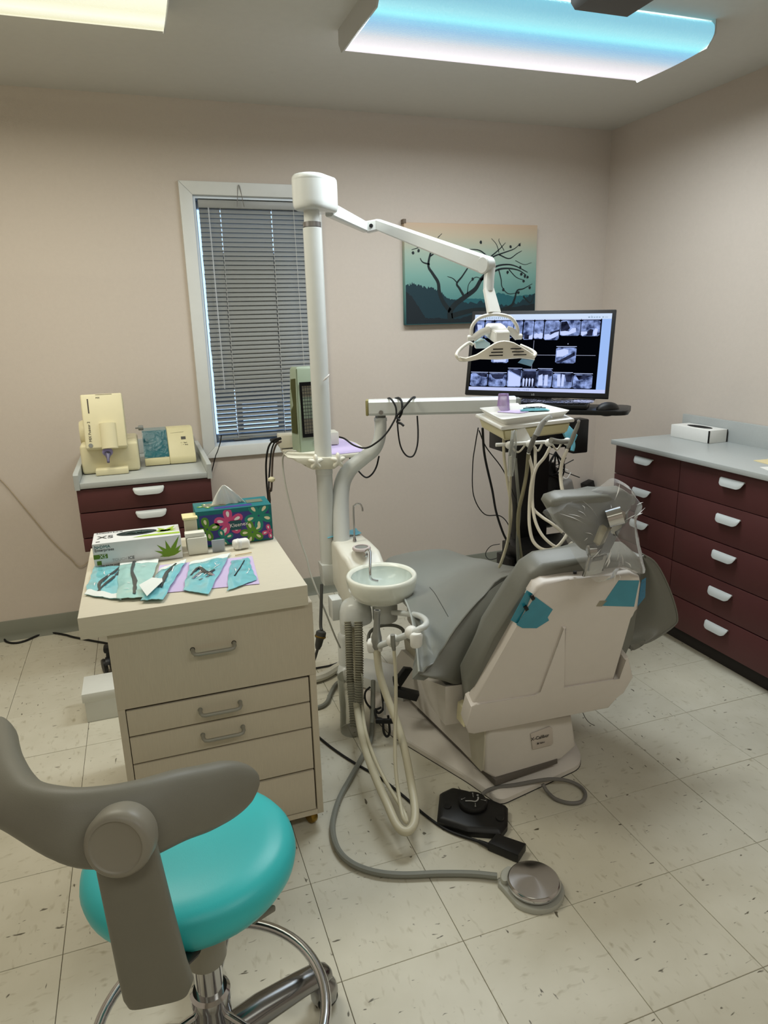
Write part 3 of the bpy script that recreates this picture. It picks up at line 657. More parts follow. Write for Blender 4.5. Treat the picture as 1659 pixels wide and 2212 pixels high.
def flower(name, u, v, rad, m, m2, petals, d, ph=0, fn=f2):
    bm = B(); b2 = B()
    for k in range(petals):
        a = ph+2*math.pi*k/petals; blob(bm, fn, u+math.cos(a)*rad*.55, v+math.sin(a)*rad*1.1, rad*.5, rad*.62, a, d+.00005*k)
        blob(b2, fn, u+math.cos(a)*rad*.62, v+math.sin(a)*rad*1.24, rad*.22, rad*.22, a, d+.0006)
    obj('printed_flower', bm, m, tb); obj('printed_petal', b2, m2, tb)
flower('a', .42, .62, .19, pink, pwh, 5, .0007, .4); flower('b', .82, .72, .19, pte, pw, 5, .0009, .9); flower('c', .13, .50, .16, pgr, pw, 4, .0008, .2)
flower('d', .72, .28, .16, pgr, pw, 5, .001, .6); flower('e', .95, .25, .1, pink, pwh, 4, .0012, .2); flower('g', .33, .2, .13, pte, pw, 4, .0013, .3); flower('h', .16, .5, .12, pgr, pw, 4, .0008, .2, t2)
bm = B(); poly(bm, [f2(.43, .40, .0024), f2(.58, .40, .0024), f2(.58, .66, .0024), f2(.43, .66, .0024)]); obj('name_patch', bm, mat('dark_teal_print', (14, 76, 80), .5), tb)
text('lettering', 'Kleenex', .0175, f2(.425, .48, .0028), (1, 0, .06), (-.2, 0, 1), pwh, tb)
for u0, u1 in ((.12, .42), (.70, .92)):
    bm = B(); poly(bm, [t2(u0, .38, .001), t2(u1, .38, .001), t2(u1, .72, .001), t2(u0, .72, .001)]); obj('opening', bm, mat('tissue_slot_film', (110, 116, 96), .3), tb)
G = []; random.seed(8)
for i in range(9):
    t = i/8; row = []
    for j in range(13):
        s = j/12-.5; wdt = .10*(1-t)**.8+.006; z = sz1+.001+.062*t
        row.append(V((-.362+s*wdt-.012*t, .682+.005*math.sin(s*22+t*2)*(1-t*.6)+.010*(1-t)*(abs(s)), z-.018*abs(s)*(1-t)*0+random.uniform(-.001, .001)*(1-t))))
    G.append(row)
obj('tissue', sheet(B(), G, .0008), mat('tissue_paper', (246, 246, 240), .8, sss=.3), tb, smooth=80)

# small things between the boxes
sb = thing('paper_pad_box', (-.49, .64, zc), 'tall cream topped box of folded paper left of the flowered tissue box', 'box')
obj('carton', bx(B(), -.507, -.462-.002+.0-.006, .612, .655, zc+.001, .880, .002), mat('ivory_card', (206, 202, 180), .6), sb)
obj('lid', bx(B(), -.512, -.467, .600, .660, .880, .886, .0015), mat('pale_yellow_card', (226, 216, 164), .6), sb)
pr = thing('paper_packs', (-.476, .57, zc), 'white upright sleeve pack in front of the flowered tissue box', 'box')
obj('sleeve', bx(B(), -.506, -.448, .560, .594, zc+.001, .832, .003), mat('white_sleeve', (226, 226, 214), .6), pr)
obj('cap', bx(B(), -.511, -.453, .566, .600, .832, .846, .003), mat('white_sleeve', (226, 226, 214), .6), pr)
cp = thing('clear_packet', (-.416, .565, zc), 'small clear and grey blue packet between the white sleeve and tissue box', 'packet')
obj('backing', bx(B(), -.434, -.398, .566, .572, zc+.001, .815, .001), mat('blue_grey_print', (150, 168, 188), .3), cp)
obj('front_film', bx(B(), -.436, -.396, .560, .564, zc+.001, .818, .001), clear, cp)
ga = thing('gauze_roll', (-.347, .57, zc), 'small white folded gauze pack at the right of the cart top', 'gauze')
obj('fold', box(B(), (-.347, .568, zc+.016), (.052, .034, .030), basis(x=(1, .12, 0), z=(0, 0, 1)), .010, 3), mat('gauze', (236, 236, 230), .9), ga)
obj('wrap', box(B(), (-.354, .566, zc+.0165), (.020, .036, .032), basis(x=(1, .12, 0), z=(0, 0, 1)), .010, 3), mat('gauze_wrap', (224, 226, 224), .8), ga)
sw = obj('cotton_swab', tube(B(), [(-.375, .497, zc+.004), (-.325, .505, zc+.004)], .0018, 6), mat('pale_wood', (210, 190, 150), .6), label='thin wooden swab stick lying behind the right pouches', cat='swab')

# lilac towel and sterilization pouches
G = []
for i in range(7):
    u = i/6; row = []
    for j in range(16):
        v = j/15; a = lerp((-0.618, 0.271, 0.778), (-0.346, 0.235, 0.778), v); b = lerp((-0.593, 0.501, 0.778), (-0.328, 0.476, 0.778), v)
        row.append(lerp(a, b, u)+V((0, 0, .0013)))
    G.append(row)
obj('lilac_towel', sheet(B(), G, .0008), lilac, label='lilac paper towel lying under the blue pouches on the cart', cat='paper towel')
pouch_b = mat('pouch_blue_film', (128, 204, 216), .16, coat=1, noise_s=22, noise_a=.2)
pouch_g = mat('pouch_green_film', (168, 216, 212), .15, coat=1, noise_s=22, noise_a=.16)
instr = mat('dark_instrument_steel', (110, 118, 122), .25, metal=.9)
def crumple(name, quad, z0, amp, seed, m, label, n=16, cat='pouch', th=.0012, group=None, lift=0.0):
    q = [V(p) for p in quad]; G = []
    for i in range(n+1):
        u = i/n; row = []
        for j in range(n+1):
            v = j/n; p = lerp(lerp(q[0], q[1], v), lerp(q[3], q[2], v), u)
            e = min(u, 1-u, v, 1-v)*4
            h = 1.7*amp*(.5+.5*noise.noise(V((p.x*38+seed*7, p.y*38, seed))))+amp*.7*max(0, noise.noise(V((p.x*14, p.y*14+seed, seed*3))))
            h = h*(.35+.65*min(1, e*1.2))+amp*.35*abs(noise.noise(V((u*9, v*9, seed*5))))
            edge = V((noise.noise(V((u*5, seed, 0)))*.006, noise.noise(V((v*5, seed, 4)))*.006, 0))
            row.append(V((p.x, p.y, z0+h+lift*u))+edge)
        G.append(row)
    t = thing(name, (sum((p.x for p in q))/4, sum((p.y for p in q))/4, z0), label, cat, group)
    obj('film', sheet(B(), G, th), m, t, smooth=75)
    return t, G
white_strip = mat('pouch_paper_strip', (226, 232, 230), .7)
def instr_with_glints(t, G, pts, r, m=instr, lift=.0022, name='instrument'):  # an instrument tube, then painted glints scattered over the pouch
    n = len(G)-1
    P = []
    for u, v in pts:
        a, b = min(n, max(0, int(round(u*n)))), min(n, max(0, int(round(v*n)))); P.append(G[a][b]+V((0, 0, lift)))
    obj(name, tube(B(), P, r, 8, smooth=4, flat=.6), m, t)
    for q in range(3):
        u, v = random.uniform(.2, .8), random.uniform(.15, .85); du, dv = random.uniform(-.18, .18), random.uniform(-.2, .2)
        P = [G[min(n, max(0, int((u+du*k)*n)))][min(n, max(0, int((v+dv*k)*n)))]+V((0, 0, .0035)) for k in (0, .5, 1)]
        obj('painted_glint', tube(B(), P, [.0003, .0016, .0003], 5, smooth=3, flat=.4), film('glint_white', (252, 254, 255), .1, .05), t)  # pale strips stand in for highlights on the pouch film
def strip_edge(t, G, side):
    n = len(G)-1
    rows = {'near': (0, 2), 'far': (n-2, n)}[side]
    g = [[p+V((0, 0, .0012)) for p in G[i]] for i in range(rows[0], rows[1]+1)]
    obj('paper_edge', sheet(B(), g, .0006), white_strip, t, smooth=75)
zp = zc+.0025
t, G = crumple('sterilization_pouch', [(-0.785, 0.328, 0.785), (-0.694, 0.252, 0.785), (-0.698, 0.526, 0.785), (-0.772, 0.558, 0.785)], zp, .006, 1, pouch_b, 'leftmost blue sterilization pouch with dark forceps on the cart')
strip_edge(t, G, 'near'); instr_with_glints(t, G, [(.15, .35), (.4, .4), (.75, .75), (.95, .95)], [.002, .006, .005, .003]); instr_with_glints(t, G, [(.1, .3), (.35, .55), (.7, .85), (.95, 1)], [.002, .004, .005, .003])
t, G = crumple('sterilization_pouch', [(-0.704, 0.257, 0.79), (-0.631, 0.233, 0.79), (-0.594, 0.541, 0.79), (-0.703, 0.557, 0.79)], zp+.004, .006, 2, pouch_g, 'pale green pouch second from the left with a dark slender instrument')
strip_edge(t, G, 'far'); instr_with_glints(t, G, [(.06, .55), (.35, .5), (.6, .4), (.92, .35)], [.004, .007, .004, .006])
t, G = crumple('sterilization_pouch', [(-0.647, 0.219, 0.79), (-0.594, 0.204, 0.79), (-0.517, 0.503, 0.79), (-0.593, 0.449, 0.79)], zp+.003, .008, 3, pouch_b, 'blue pouch in the middle of the row with a shiny clamp')
strip_edge(t, G, 'far'); instr_with_glints(t, G, [(.25, .6), (.5, .55), (.7, .5), (.92, .6)], [.007, .006, .007, .003])
fl = obj('folded_flap', sheet(B(), [[(-0.649, 0.291, 0.802), (-0.631, 0.214, 0.797)], [(-0.615, 0.324, 0.806), (-0.611, 0.247, 0.802)], [(-0.59, 0.317, 0.802), (-0.59, 0.298, 0.801)]], .0008), white_strip, t, smooth=80)
t, G = crumple('sterilization_pouch', [(-0.541, 0.255, 0.788), (-0.487, 0.204, 0.788), (-0.405, 0.271, 0.788), (-0.39, 0.529, 0.788)][:1]+[(-0.482, 0.203, 0.788), (-0.386, 0.518, 0.788), (-0.506, 0.478, 0.788)], zp+.001, .007, 4, pouch_b, 'large blue pouch with crossed shiny clamps right of the middle')
strip_edge(t, G, 'far'); instr_with_glints(t, G, [(.3, .25), (.5, .45), (.45, .7), (.4, .9)], [.003, .006, .007, .004], chrome); instr_with_glints(t, G, [(.45, .1), (.6, .3), (.45, .6), (.5, .8)], [.003, .006, .007, .003]); instr_with_glints(t, G, [(.25, .5), (.35, .7), (.5, .75)], [.002, .004, .002], chrome)
t, G = crumple('sterilization_pouch', [(-0.435, 0.209, 0.786), (-0.35, 0.26, 0.786), (-0.343, 0.454, 0.786), (-0.395, 0.445, 0.786)], zp+.0005, .004, 5, pouch_b, 'rightmost blue pouch with one thin black probe on the cart')
instr_with_glints(t, G, [(.35, .25), (.6, .5), (.85, .7)], [.0025, .0018, .0015], black_p)

# box on the floor, caster, wires
wb = thing('white_lidded_box', (-.79, 1.13, 0), 'white lidded storage box on the floor behind the cart', 'box')
wbm = mat('white_box_card', (214, 216, 210), .6)
obj('carton', bx(B(), -.919, -.66, 1.076, 1.215, .001, .10, .001), wbm, wb); obj('lid', bx(B(), -.926, -.655, 1.070, 1.222, .085, .123, .003), wbm, wb)
cs = thing('caster_wheel', (-.80, 1.45, 0), 'black twin caster wheel on the floor beyond the white lidded box', 'caster')
bm = B()
for s_ in (-.016, .016): lathe(bm, [(0, -.010), (.016, -.010), (.03, -.008), (.033, 0), (.03, .008), (.016, .010), (0, .010)], (-.852+s_, 1.475, .034), 24, ax=(1, .3, 0))
obj('wheel', bm, black_p, cs); 
obj('hood', prism(B(), [(-.862, 1.47+.032*math.cos(a), .040+.034*math.sin(a)) for a in [k*math.pi/8-.3 for k in range(9)]], (.02, .004, 0), .002), black_p, cs)
bm = B(); tube(bm, [(-.848, 1.475, .06), (-.846, 1.478, .10)], .010, 10); box(bm, (-.78, 1.49, .107), (.17, .05, .03), I3, .01); obj('leg', bm, black_p, cs)
cable('wall_wire', [(-1.30, 2.008, .83), (-1.244, 2.01, 0.796), (-1.152, 2.01, 0.631), (-1.073, 2.01, 0.484), (-1.004, 2.01, 0.385), (-0.948, 2.01, 0.332), (-.80, 2.010, .46), (-.6, 2.010, .44)], .0022, mat('beige_wire', (176, 160, 136), .6), 'thin beige wire sagging along the wall at the left', 'wire')
cable('power_cable', [(-1.45, 1.97, .05), (-1.366, 2.035, 0.02), (-1.333, 1.987, 0.006), (-1.292, 1.954, 0.006), (-1.247, 1.962, 0.006), (-1.193, 2.007, 0.006), (-1.139, 2.013, 0.006), (-1.072, 1.963, 0.006), (-1.008, 1.897, 0.006), (-.8, 1.72, .006), (-.62, 1.6, .006)], .0048, black_r, 'black power cord lying along the floor below the left wall', 'cord')
cable('extension_cable', [(-0.233, 1.99, 0.926), (-0.24, 2, 0.89), (-0.258, 2, 0.845), (-0.277, 2, 0.799), (-.33, 2.0, .6), (-.33, 2.0, .3), (-.30, 2.0, .02)], .0028, black_r, 'thin black cord hanging below the left corner of the window', 'cord')
# ================================================================ RIGHT: DRAWER CABINETS
rc = thing('drawer_cabinet', (1.79, .5, 0), 'long maroon drawer cabinet under the grey counter along the right wall', 'cabinet')
fx = 1.58
obj('carcass', bx(B(), fx+.019, XR-.002, -.34, 1.278, .078, .846, .001), maroon, rc)
obj('toe_kick', bx(B(), 1.625, XR-.002, -.34, 1.268, .001, .078), mat('dark_toe_kick', (40, 36, 34), .8), rc)
zr = [(.7025, .844), (.5435, .6995), (.3875, .5395), (.2315, .3835), (.080, .2265)]
yb = [(.8425, 1.279), (.262, .8395), (-.338, .259)]
hz = [.797, .646, .490, .330, .176]
for j, (ya, yc_) in enumerate(yb):
    for k, (za, zb) in enumerate(zr):
        d = obj('drawer', bx(B(), fx, fx+.018, ya, yc_, za, zb, .0015), maroon, rc)
        tab_pull(d, (fx, (1.068, .55, -.04)[j], hz[k]), .118 if j else .118, (-1, 0, 0), (0, -1, 0), greyhandle, .028)
wt = thing('counter_top', (1.79, .5, .846), 'grey speckled counter top along the right wall over maroon drawers', 'counter top')
obj('slab', bx(B(), 1.553, XR-.018, -.34, 1.286, .8465, .868, .0015), counter, wt)
obj('backsplash', bx(B(), XR-.018, XR-.001, -.34, 1.286, .8465, .966, .002), counter, wt)
tr_ = thing('white_tissue_box', (1.93, 1.1, .868), 'plain low white box with dark opening on the counter by the right wall', 'tissue box')
obj('carton', bx(B(), 1.862, 1.970, .985, 1.232, .8685, .928, .0012), paperw, tr_)
bm = B(); poly(bm, [(1.918+.03*math.cos(a*.2618), 1.105+.075*math.sin(a*.2618), .9286) for a in range(24)]); obj('opening', bm, darkgap, tr_)
bm = B(); bx(bm, 1.8605, 1.8618, .984, .989, .870, .927); bx(bm, 1.8615, 1.866, .9838, .9848, .870, .927); bx(bm, 1.966, 1.9705, .9838, .9848, .870, .927); obj('dark_edge', bm, darkgap, tr_)
obj('folder', prism(B(), [(1.726, 0.599, 0.868), (1.803, 0.593, 0.868), (1.677, 0.419, 0.868), (1.71, 0.501, 0.868)], (0, 0, .002)), mat('manila_card', (222, 206, 160), .7), label='cream folder edge on the counter at the right edge of the photo', cat='folder')
obj('paper_sheet', prism(B(), [(1.645, 0.493, 0.868), (1.693, 0.48, 0.868), (1.591, 0.342, 0.868), (1.613, 0.413, 0.868)], (0, 0, .001)), paperw, label='white paper sheet beside the cream folder on the right counter', cat='paper')

# ================================================================ PATIENT LIGHT ON ITS POST
pl = thing('patient_light', (.07, 1.135, .40), 'tall white post with folding arm carrying the dental lamp over the chair', 'dental light')
pc = (.07, 1.135)
obj('post', lathe(B(), [(0, .47), (.0325, .47), (.0325, .865), (.0345, .866), (.0345, 1.785), (.031, 1.788), (0, 1.788)], (pc[0], pc[1], 0), 36), white_e, pl)
obj('chrome_collar', lathe(B(), [(.0, 1.789), (.0335, 1.789), (.0335, 1.806), (0, 1.806)], (pc[0], pc[1], 0), 36), steel, pl)
obj('neck', lathe(B(), [(0, 1.807), (.029, 1.807), (.029, 1.875), (0, 1.875)], (pc[0], pc[1], 0), 32), white_e, pl)
obj('post_bracket', prism(B(), [(.040, 1.10, .402), (.135, 1.10, .395), (.125, 1.10, .49), (.032, 1.10, .493)], (0, .07, 0), .006), white_e, pl)
bm = B(); lathe(bm, [(0, 0), (.008, 0), (.008, .003), (0, .003)], (.098, 1.10, .42), 16, ax=(0, -1, 0)); obj('bracket_hole', bm, black_p, pl)
# housing on top: rounded long head
d1 = V((.24, .19, 0)).normalized(); s1 = V((-d1.y, d1.x, 0))
def stad(c0, c1, r0, r1, z, n=12):
    out = []
    a = [math.pi/2+math.pi*k/n for k in range(n+1)]; b = [-math.pi/2+math.pi*k/n for k in range(n+1)]
    for t in a: out.append(V((c0.x, c0.y, z))+(d1*math.cos(t)+s1*math.sin(t))*r0)
    for t in b: out.append(V((c1.x, c1.y, z))+(d1*math.cos(t)+s1*math.sin(t))*r1)
    return out
c0 = V((.066, 1.128, 0)); c1 = c0+d1*.085
def hs(z, k): return stad(c0, c1, .064*k, .050*k, z)
obj('arm_housing', loft(B(), [hs(1.846, .80), hs(1.850, .92), hs(1.860, .985), hs(1.875, 1), hs(1.944, 1)]), white_e, pl, smooth=50)
obj('housing_cap', loft(B(), [hs(1.9445, .985), hs(1.947, 1.0), hs(1.956, .97), hs(1.963, .87), hs(1.967, .6)]), white_e, pl, smooth=50)
lf = c1-d1*.010-s1*.0515; bm = B()
poly(bm, [V((lf.x, lf.y, 1.893))-d1*.022, V((lf.x, lf.y, 1.888))+d1*.016-s1*-.004, V((lf.x, lf.y, 1.936))+d1*.016-s1*-.004, V((lf.x, lf.y, 1.941))-d1*.022])
obj('rating_label', bm, mat('grey_label', (120, 122, 126), .5, noise_s=900, noise_a=.6), pl)
E1 = V((.362, 1.392, 1.826))
def beamobj(name, a, b, w0, h0, w1, h1, m, parent, bev=.004):
    a, b = V(a), V(b); t = (b-a).normalized(); s = t.cross(V((0, 0, 1))).normalized(); u = s.cross(t)
    bm = B(); R_ = []
    for p, w_, h_ in ((a, w0, h0), (b, w1, h1)):
        c_ = min(w_, h_)*.18; q = []
        for sx, sy in ((1, 1), (-1, 1), (-1, -1), (1, -1)):
            e1 = (sx*(w_/2), sy*(h_/2-c_)); e2 = (sx*(w_/2-c_), sy*(h_/2))
            q += [e1, e2] if sx*sy > 0 else [e2, e1]
        R_.append([p+s*x+u*y for x, y in q])
    loft(bm, R_); return obj(name, bm, m, parent)
beamobj('first_arm', V((pc[0], pc[1], 1.862))+d1*.11, E1-d1*.004, .034, .052, .030, .040, white_e, pl)
beamobj('elbow_block', E1+V((.004, -.004, 0)), E1+V((.042, -.034, .006)), .032, .046, .030, .044, white_e, pl)
bm = B(); lathe(bm, [(0, 0), (.008, 0), (.008, .004), (0, .004)], E1+V((.012, -.03, .003)), 12, ax=(-.4, -.9, 0)); obj('elbow_screw', bm, black_p, pl)
J = V((0.598, 0.779, 1.63))
A2 = E1+V((.040, -.032, .008))
beamobj('second_arm', A2, J, .030, .042, .036, .060, white_e, pl)
obj('arm_pivot', lathe(B(), [(0, -.020), (.026, -.020), (.030, -.016), (.030, .016), (.026, .020), (0, .020)], J, 24, ax=(J-A2).cross(V((0, 0, 1)))), white_e, pl)
K = V((0.603, 0.765, 1.588)); K2 = V((0.596, 0.755, 1.544)); K3 = V((0.596, 0.711, 1.468))
obj('drop_tube', loft(B(), [[p+V((math.cos(a*math.pi/8)*r, math.sin(a*math.pi/8)*r, 0)) for a in range(16)] for p, r in ((J+V((.014, -.006, .014)), .012), (J+V((.016, -.006, .002)), .017), (K+V((0, 0, .0)), .0185), (K2, .0185))]), white_e, pl, smooth=50)
obj('swivel_ring', lathe(B(), [(0, 0), (.0192, 0), (.0192, .0025), (0, .0025)], K+V((0, 0, -.018)), 24), grey_p, pl)
vr = V((.946, -.324, 0)); vf = V((.324, .946, 0)); vu = V((0, 0, 1))
beamobj('yoke_stem', K2+V((0, 0, .006)), K3, .036, .022, .048, .020, white_p, pl)
Lc = V((0.585, 0.684, 1.361)); px = 2.40/1495.7
def LP(x, y, d=0.0): return Lc+vr*((x-1068)*px)-vu*((y-745)*px)+vf*d
obj('yoke', tube(B(), [LP(1020, 728, .02), LP(1021, 706, .02), LP(1035, 689, .02), LP(1058, 682, .02), LP(1080, 682, .02), LP(1104, 689, .02), LP(1118, 707, .02), LP(1121, 728, .02)], .0062, 10, smooth=6), white_p, pl)
lh = obj('lamp_head', B(), white_p, pl, org=Lc)
def lamp_part(name, bm, m): return obj(name, bm, m, lh)
for x in (1018, 1123): lamp_part('yoke_knob', lathe(B(), [(0, -.011), (.008, -.011), (.010, -.008), (.010, .008), (.008, .011), (0, .011)], LP(x, 729, .02), 16, ax=vr), white_p)
bm = B(); top = [LP(1052, 704, .05), LP(1057, 698, .05), LP(1086, 699, .045), LP(1094, 706, .03), LP(1100, 718, -.01), LP(1070, 718, -.012)]
loft(bm, [top, [LP(1050, 722, .05), LP(1056, 730, .05), LP(1086, 730, .045), LP(1096, 735, .03), LP(1100, 744, -.015), LP(1070, 744, -.017)]]); bmesh.ops.bevel(bm, geom=list(bm.edges), offset=.002, segments=2, affect='EDGES'); lamp_part('lamp_body', bm, white_p)
for sg, xs in ((-1, (1060, 1043, 1023)), (1, (1097, 1108, 1121))):
    lamp_part('side_arm', tube(B(), [LP(xs[0], 713, .02), LP(xs[1], 718, .02), LP(xs[2], 731, .02)], .010, 10, smooth=4, flat=1.25), white_p)
lamp_part('reflector', loft(B(), [[LP(1028+a*8, 741-6*math.sin(a/4*math.pi), .01-.0*a) for a in range(5)]+[LP(1060, 752, .02), LP(1030, 752, .02)], [LP(1028+a*8, 739-9*math.sin(a/4*math.pi), .06) for a in range(5)]+[LP(1060, 750, .06), LP(1030, 750, .06)]]), mat('lamp_glass_blue', (158, 190, 196), .15, coat=1))
o_ = [(982, 764), (990, 777), (1001, 779), (1034, 773), (1072, 774.5), (1119, 773), (1145, 777), (1155, 779), (1158, 769), (1119, 747), (1104, 739), (1087, 735), (1073, 736), (1061, 741), (1036, 757), (1026, 763), (1004, 770)]
def curve_d(x): return .012*((x-1072)/85)**2*4-.055
bm = B(); R0 = []; 
fr_ = [LP(x, y, curve_d(x)) for x, y in o_]
# bumper built in vertical strips so that it bows around the lamp
def edges_at(x):
    ys = []
    n = len(o_)
    for i in range(n):
        (xa, ya), (xb, yb_) = o_[i], o_[(i+1) % n]
        if (xa-x)*(xb-x) <= 0 and xa != xb: ys.append(ya+(yb_-ya)*(x-xa)/(xb-xa))
    return min(ys), max(ys)
rings = []
for k in range(25):
    x = 984+(1155-984)*k/24; y0_, y1_ = edges_at(x)
    c_ = curve_d(x); rings.append([LP(x, y0_, c_+.004), LP(x, y0_+1.5, c_), LP(x, y1_-1.5, c_), LP(x, y1_, c_+.004), LP(x, y1_, c_+.012), LP(x, y0_, c_+.012)])
lamp_part('bumper', loft(B(), rings), mat('warm_white_plastic', (222, 216, 202), .4))
for y_ in (752.5, 759, 765.5):
    xs = (1056+(y_-752)*-.6, 1120+(y_-752)*.9)
    for q0, q1 in ((xs[0]+4, 1081), (1083, xs[1])):
        lamp_part('vent_slot', box(B(), LP((q0+q1)/2, y_, curve_d((q0+q1)/2)-.0002), ((q1-q0)*px, .003, .0035), basis(x=vr, z=vu), .0008, 1), darkgap)
for sg, pts in ((-1, [(988, 771, -.035), (984, 763, -.03), (992, 754, .0), (1006, 745, .03), (1018, 740, .045), (1026, 745, .045)]), (1, [(1150, 771, -.03), (1156, 765, -.01), (1150, 758, .02), (1130, 748, .045)])):
    lamp_part('bumper_handle', tube(B(), [LP(*q) for q in pts], .0058, 10, smooth=5), MATS['warm_white_plastic'])
film_b = film('pale_blue_film', (120, 170, 200), .5)
obj('lamp_film', prism(B(), [LP(1128, 776, .0), LP(1156, 779, .0), LP(1150, 793, .01), LP(1121, 784, .01)], vf*.0008), film_b, lh)
# torn tape on the post
tp_ = (0.084, 1.1, 1.244)
obj('tape_scrap', tube(B(), [V((0.072, 1.095, 1.235)), V((0.082, 1.09, 1.245)), V((0.093, 1.09, 1.255)), V((0.099, 1.095, 1.261))], [.001, .004, .003, .001], 6, smooth=3), mat('clear_white_tape', (214, 210, 208), .3), pl)

# ---------------------------------------------------------------- shelf clamped on the post
us = thing('utility_shelf', (.07, 1.135, .90), 'cream clamp shelf with two star knobs on the white post', 'shelf')
zs = .935
plate = [(-0.043, 1.446, 0.935), (-0.053, 1.244, 0.935), (0.004, 1.249, 0.935), (0.037, 1.175, 0.935), (0.104, 1.152, 0.935), (0.162, 1.146, 0.935), (0.241, 1.152, 0.935), (0.283, 1.251, 0.935), (0.288, 1.407, 0.935), (0.266, 1.579, 0.935), (0.082, 1.693, 0.935), (-0.007, 1.577, 0.935)]
shelfm = mat('shelf_ivory', (222, 218, 200), .42)
obj('plate', prism(B(), [V(p) for p in plate], (0, 0, -.016), .004), shelfm, us)
obj('clamp', prism(B(), [V(p) for p in [(-0.08, 1.095, 0.953), (0.15, 1.095, 0.933), (0.131, 1.095, 0.907), (0.102, 1.095, 0.889), (0.016, 1.095, 0.895), (-0.013, 1.095, 0.911), (-0.04, 1.095, 0.935)]], (0, .10, 0), .006), shelfm, us)
def star(c, r, parent, ax=(0, -1, 0)):
    c = V(c); bm = B(); ax = V(ax); x = V((1, 0, 0)); z = V((0, 0, 1)); rings = []
    for h, k in ((0, .85), (.004, 1), (.012, 1), (.017, .8), (.019, .45)):
        rings.append([c+ax*h+(x*math.cos(t)+z*math.sin(t))*r*k*(.78+.24*math.cos(5*(t-.3))) for t in [2*math.pi*q/40 for q in range(40)]])
    loft(bm, rings); obj('star_knob', bm, mat('knob_ivory', (230, 227, 212), .4), parent, smooth=60)
star((0.023, 1.082, 0.93), .030, us); star((0.113, 1.082, 0.928), .031, us)
obj('lilac_shelf_liner', prism(B(), [V(p) for p in [(0.095, 1.162, 0.936), (0.167, 1.16, 0.936), (0.241, 1.169, 0.936), (0.269, 1.24, 0.936), (0.277, 1.393, 0.936), (0.253, 1.548, 0.936), (0.179, 1.544, 0.936), (0.114, 1.371, 0.936)]], (0, 0, .0015)), lilac, label='lilac paper liner on the cream shelf right of the white post', cat='paper liner')
bxp = V((0.045, 1.427, 0.939)); bdir = (V((0.199, 1.373, 0.939))-V((-0.029, 1.388, 0.939))).normalized(); bnn = V((-bdir.y, bdir.x, 0))
a_ = V((-0.029, 1.388, 0.939)); b_e = V((0.196, 1.361, 0.939)); mid = (a_+b_e)/2-bdir*.012+bnn*.036+V((0, 0, .029))
pb = thing('control_box', (mid.x, mid.y, .939), 'flat white control box with black leads on the cream shelf behind the post', 'box')
obj('casing', box(B(), mid, ((b_e-a_).length+.03, .085, .054), basis(x=bdir, z=(0, 0, 1)), .003), mat('warm_white_box', (216, 212, 196), .45), pb)
pt = V((-0.019, 1.521, 0.965)); 
for k, (dx, m_) in enumerate(((0, black_p), (.012, black_p), (.022, black_p))):
    q = a_-bdir*.026+bnn*(.015+.022*k)+V((0, 0, .03)); obj('plug', lathe(B(), [(0, 0), (.008, 0), (.008, .02), (.0045, .034), (0, .034)], q, 12, ax=-bdir), m_, pb)
# green heater like device
gd = thing('green_device', (.03, 1.16, .936), 'pale green upright device with black wire grille on the shelf behind the post', 'device')
gm = mat('pale_green_plastic', (146, 160, 140), .4); ol = mat('olive_plastic', (96, 100, 54), .4)
g0 = V((0.009, 1.276, 0.936)); gb_ = V((-0.001, 1.342, 0.936)); 
gx = V((.95, .10, 0)).normalized(); gy = V((-.25, .97, 0)).normalized()
hz_ = .345
def GQ(u, v, h): return g0+gx*u+gy*v+V((0, 0, h))
bm = B(); loft(bm, [[GQ(0, 0, 0), GQ(.115, 0, 0), GQ(.115, .075, 0), GQ(0, .075, 0)], [GQ(.0, 0, hz_*.55), GQ(.115, 0, hz_*.55), GQ(.115, .075, hz_*.55), GQ(.0, .075, hz_*.55)], [GQ(.006, .010, hz_-.01), GQ(.105, .010, hz_-.01), GQ(.105, .07, hz_-.01), GQ(.006, .07, hz_-.01)], [GQ(.012, .016, hz_), GQ(.1, .016, hz_), GQ(.1, .065, hz_), GQ(.012, .065, hz_)]])
bmesh.ops.bevel(bm, geom=[e for e in bm.edges if abs((e.verts[0].co-e.verts[1].co).normalized().z) > .8], offset=.004, segments=2, affect='EDGES'); obj('casing', bm, gm, gd)
bm = B(); poly(bm, [GQ(-.003, .012, .075), GQ(-.003, .062, .075), GQ(-.001, .062, .19), GQ(.004, .062, .295), GQ(.004, .018, .30), GQ(-.001, .013, .19)]); bmesh.ops.solidify(bm, geom=list(bm.faces), thickness=.002); obj('side_panel', bm, ol, gd)
fg = mat('grille_back', (150, 146, 130), .3, metal=.6)
def GF(u, h, d=.0): return GQ(u, -.001-d+(0 if h < .19 else (h-.19)*.066), h)
bm = B(); 
for q in ((.012, .022, .06, .285), (.094, .104, .06, .285)): poly(bm, [GF(q[0], q[2], .003), GF(q[1], q[2], .003), GF(q[1]+.0, q[3], .003), GF(q[0]+.0, q[3], .003)])
for q in ((.012, .104, .06, .075), (.012, .104, .27, .285)): poly(bm, [GF(q[0], q[2], .003), GF(q[1], q[2], .003), GF(q[1], q[3], .003), GF(q[0], q[3], .003)])
bmesh.ops.solidify(bm, geom=list(bm.faces), thickness=.003); obj('grille_frame', bm, black_p, gd)
bm = B(); poly(bm, [GF(.02, .072, .0008), GF(.096, .072, .0008), GF(.096, .275, .0008), GF(.02, .275, .0008)]); obj('grille_back', bm, fg, gd)
bm = B()
for k in range(14): tube(bm, [GF(.02, .08+.014*k, .004), GF(.096, .08+.014*k, .004)], .0011, 5)
for k in range(7): tube(bm, [GF(.030+.011*k, .072, .005), GF(.030+.011*k, .275, .005)], .0009, 5)
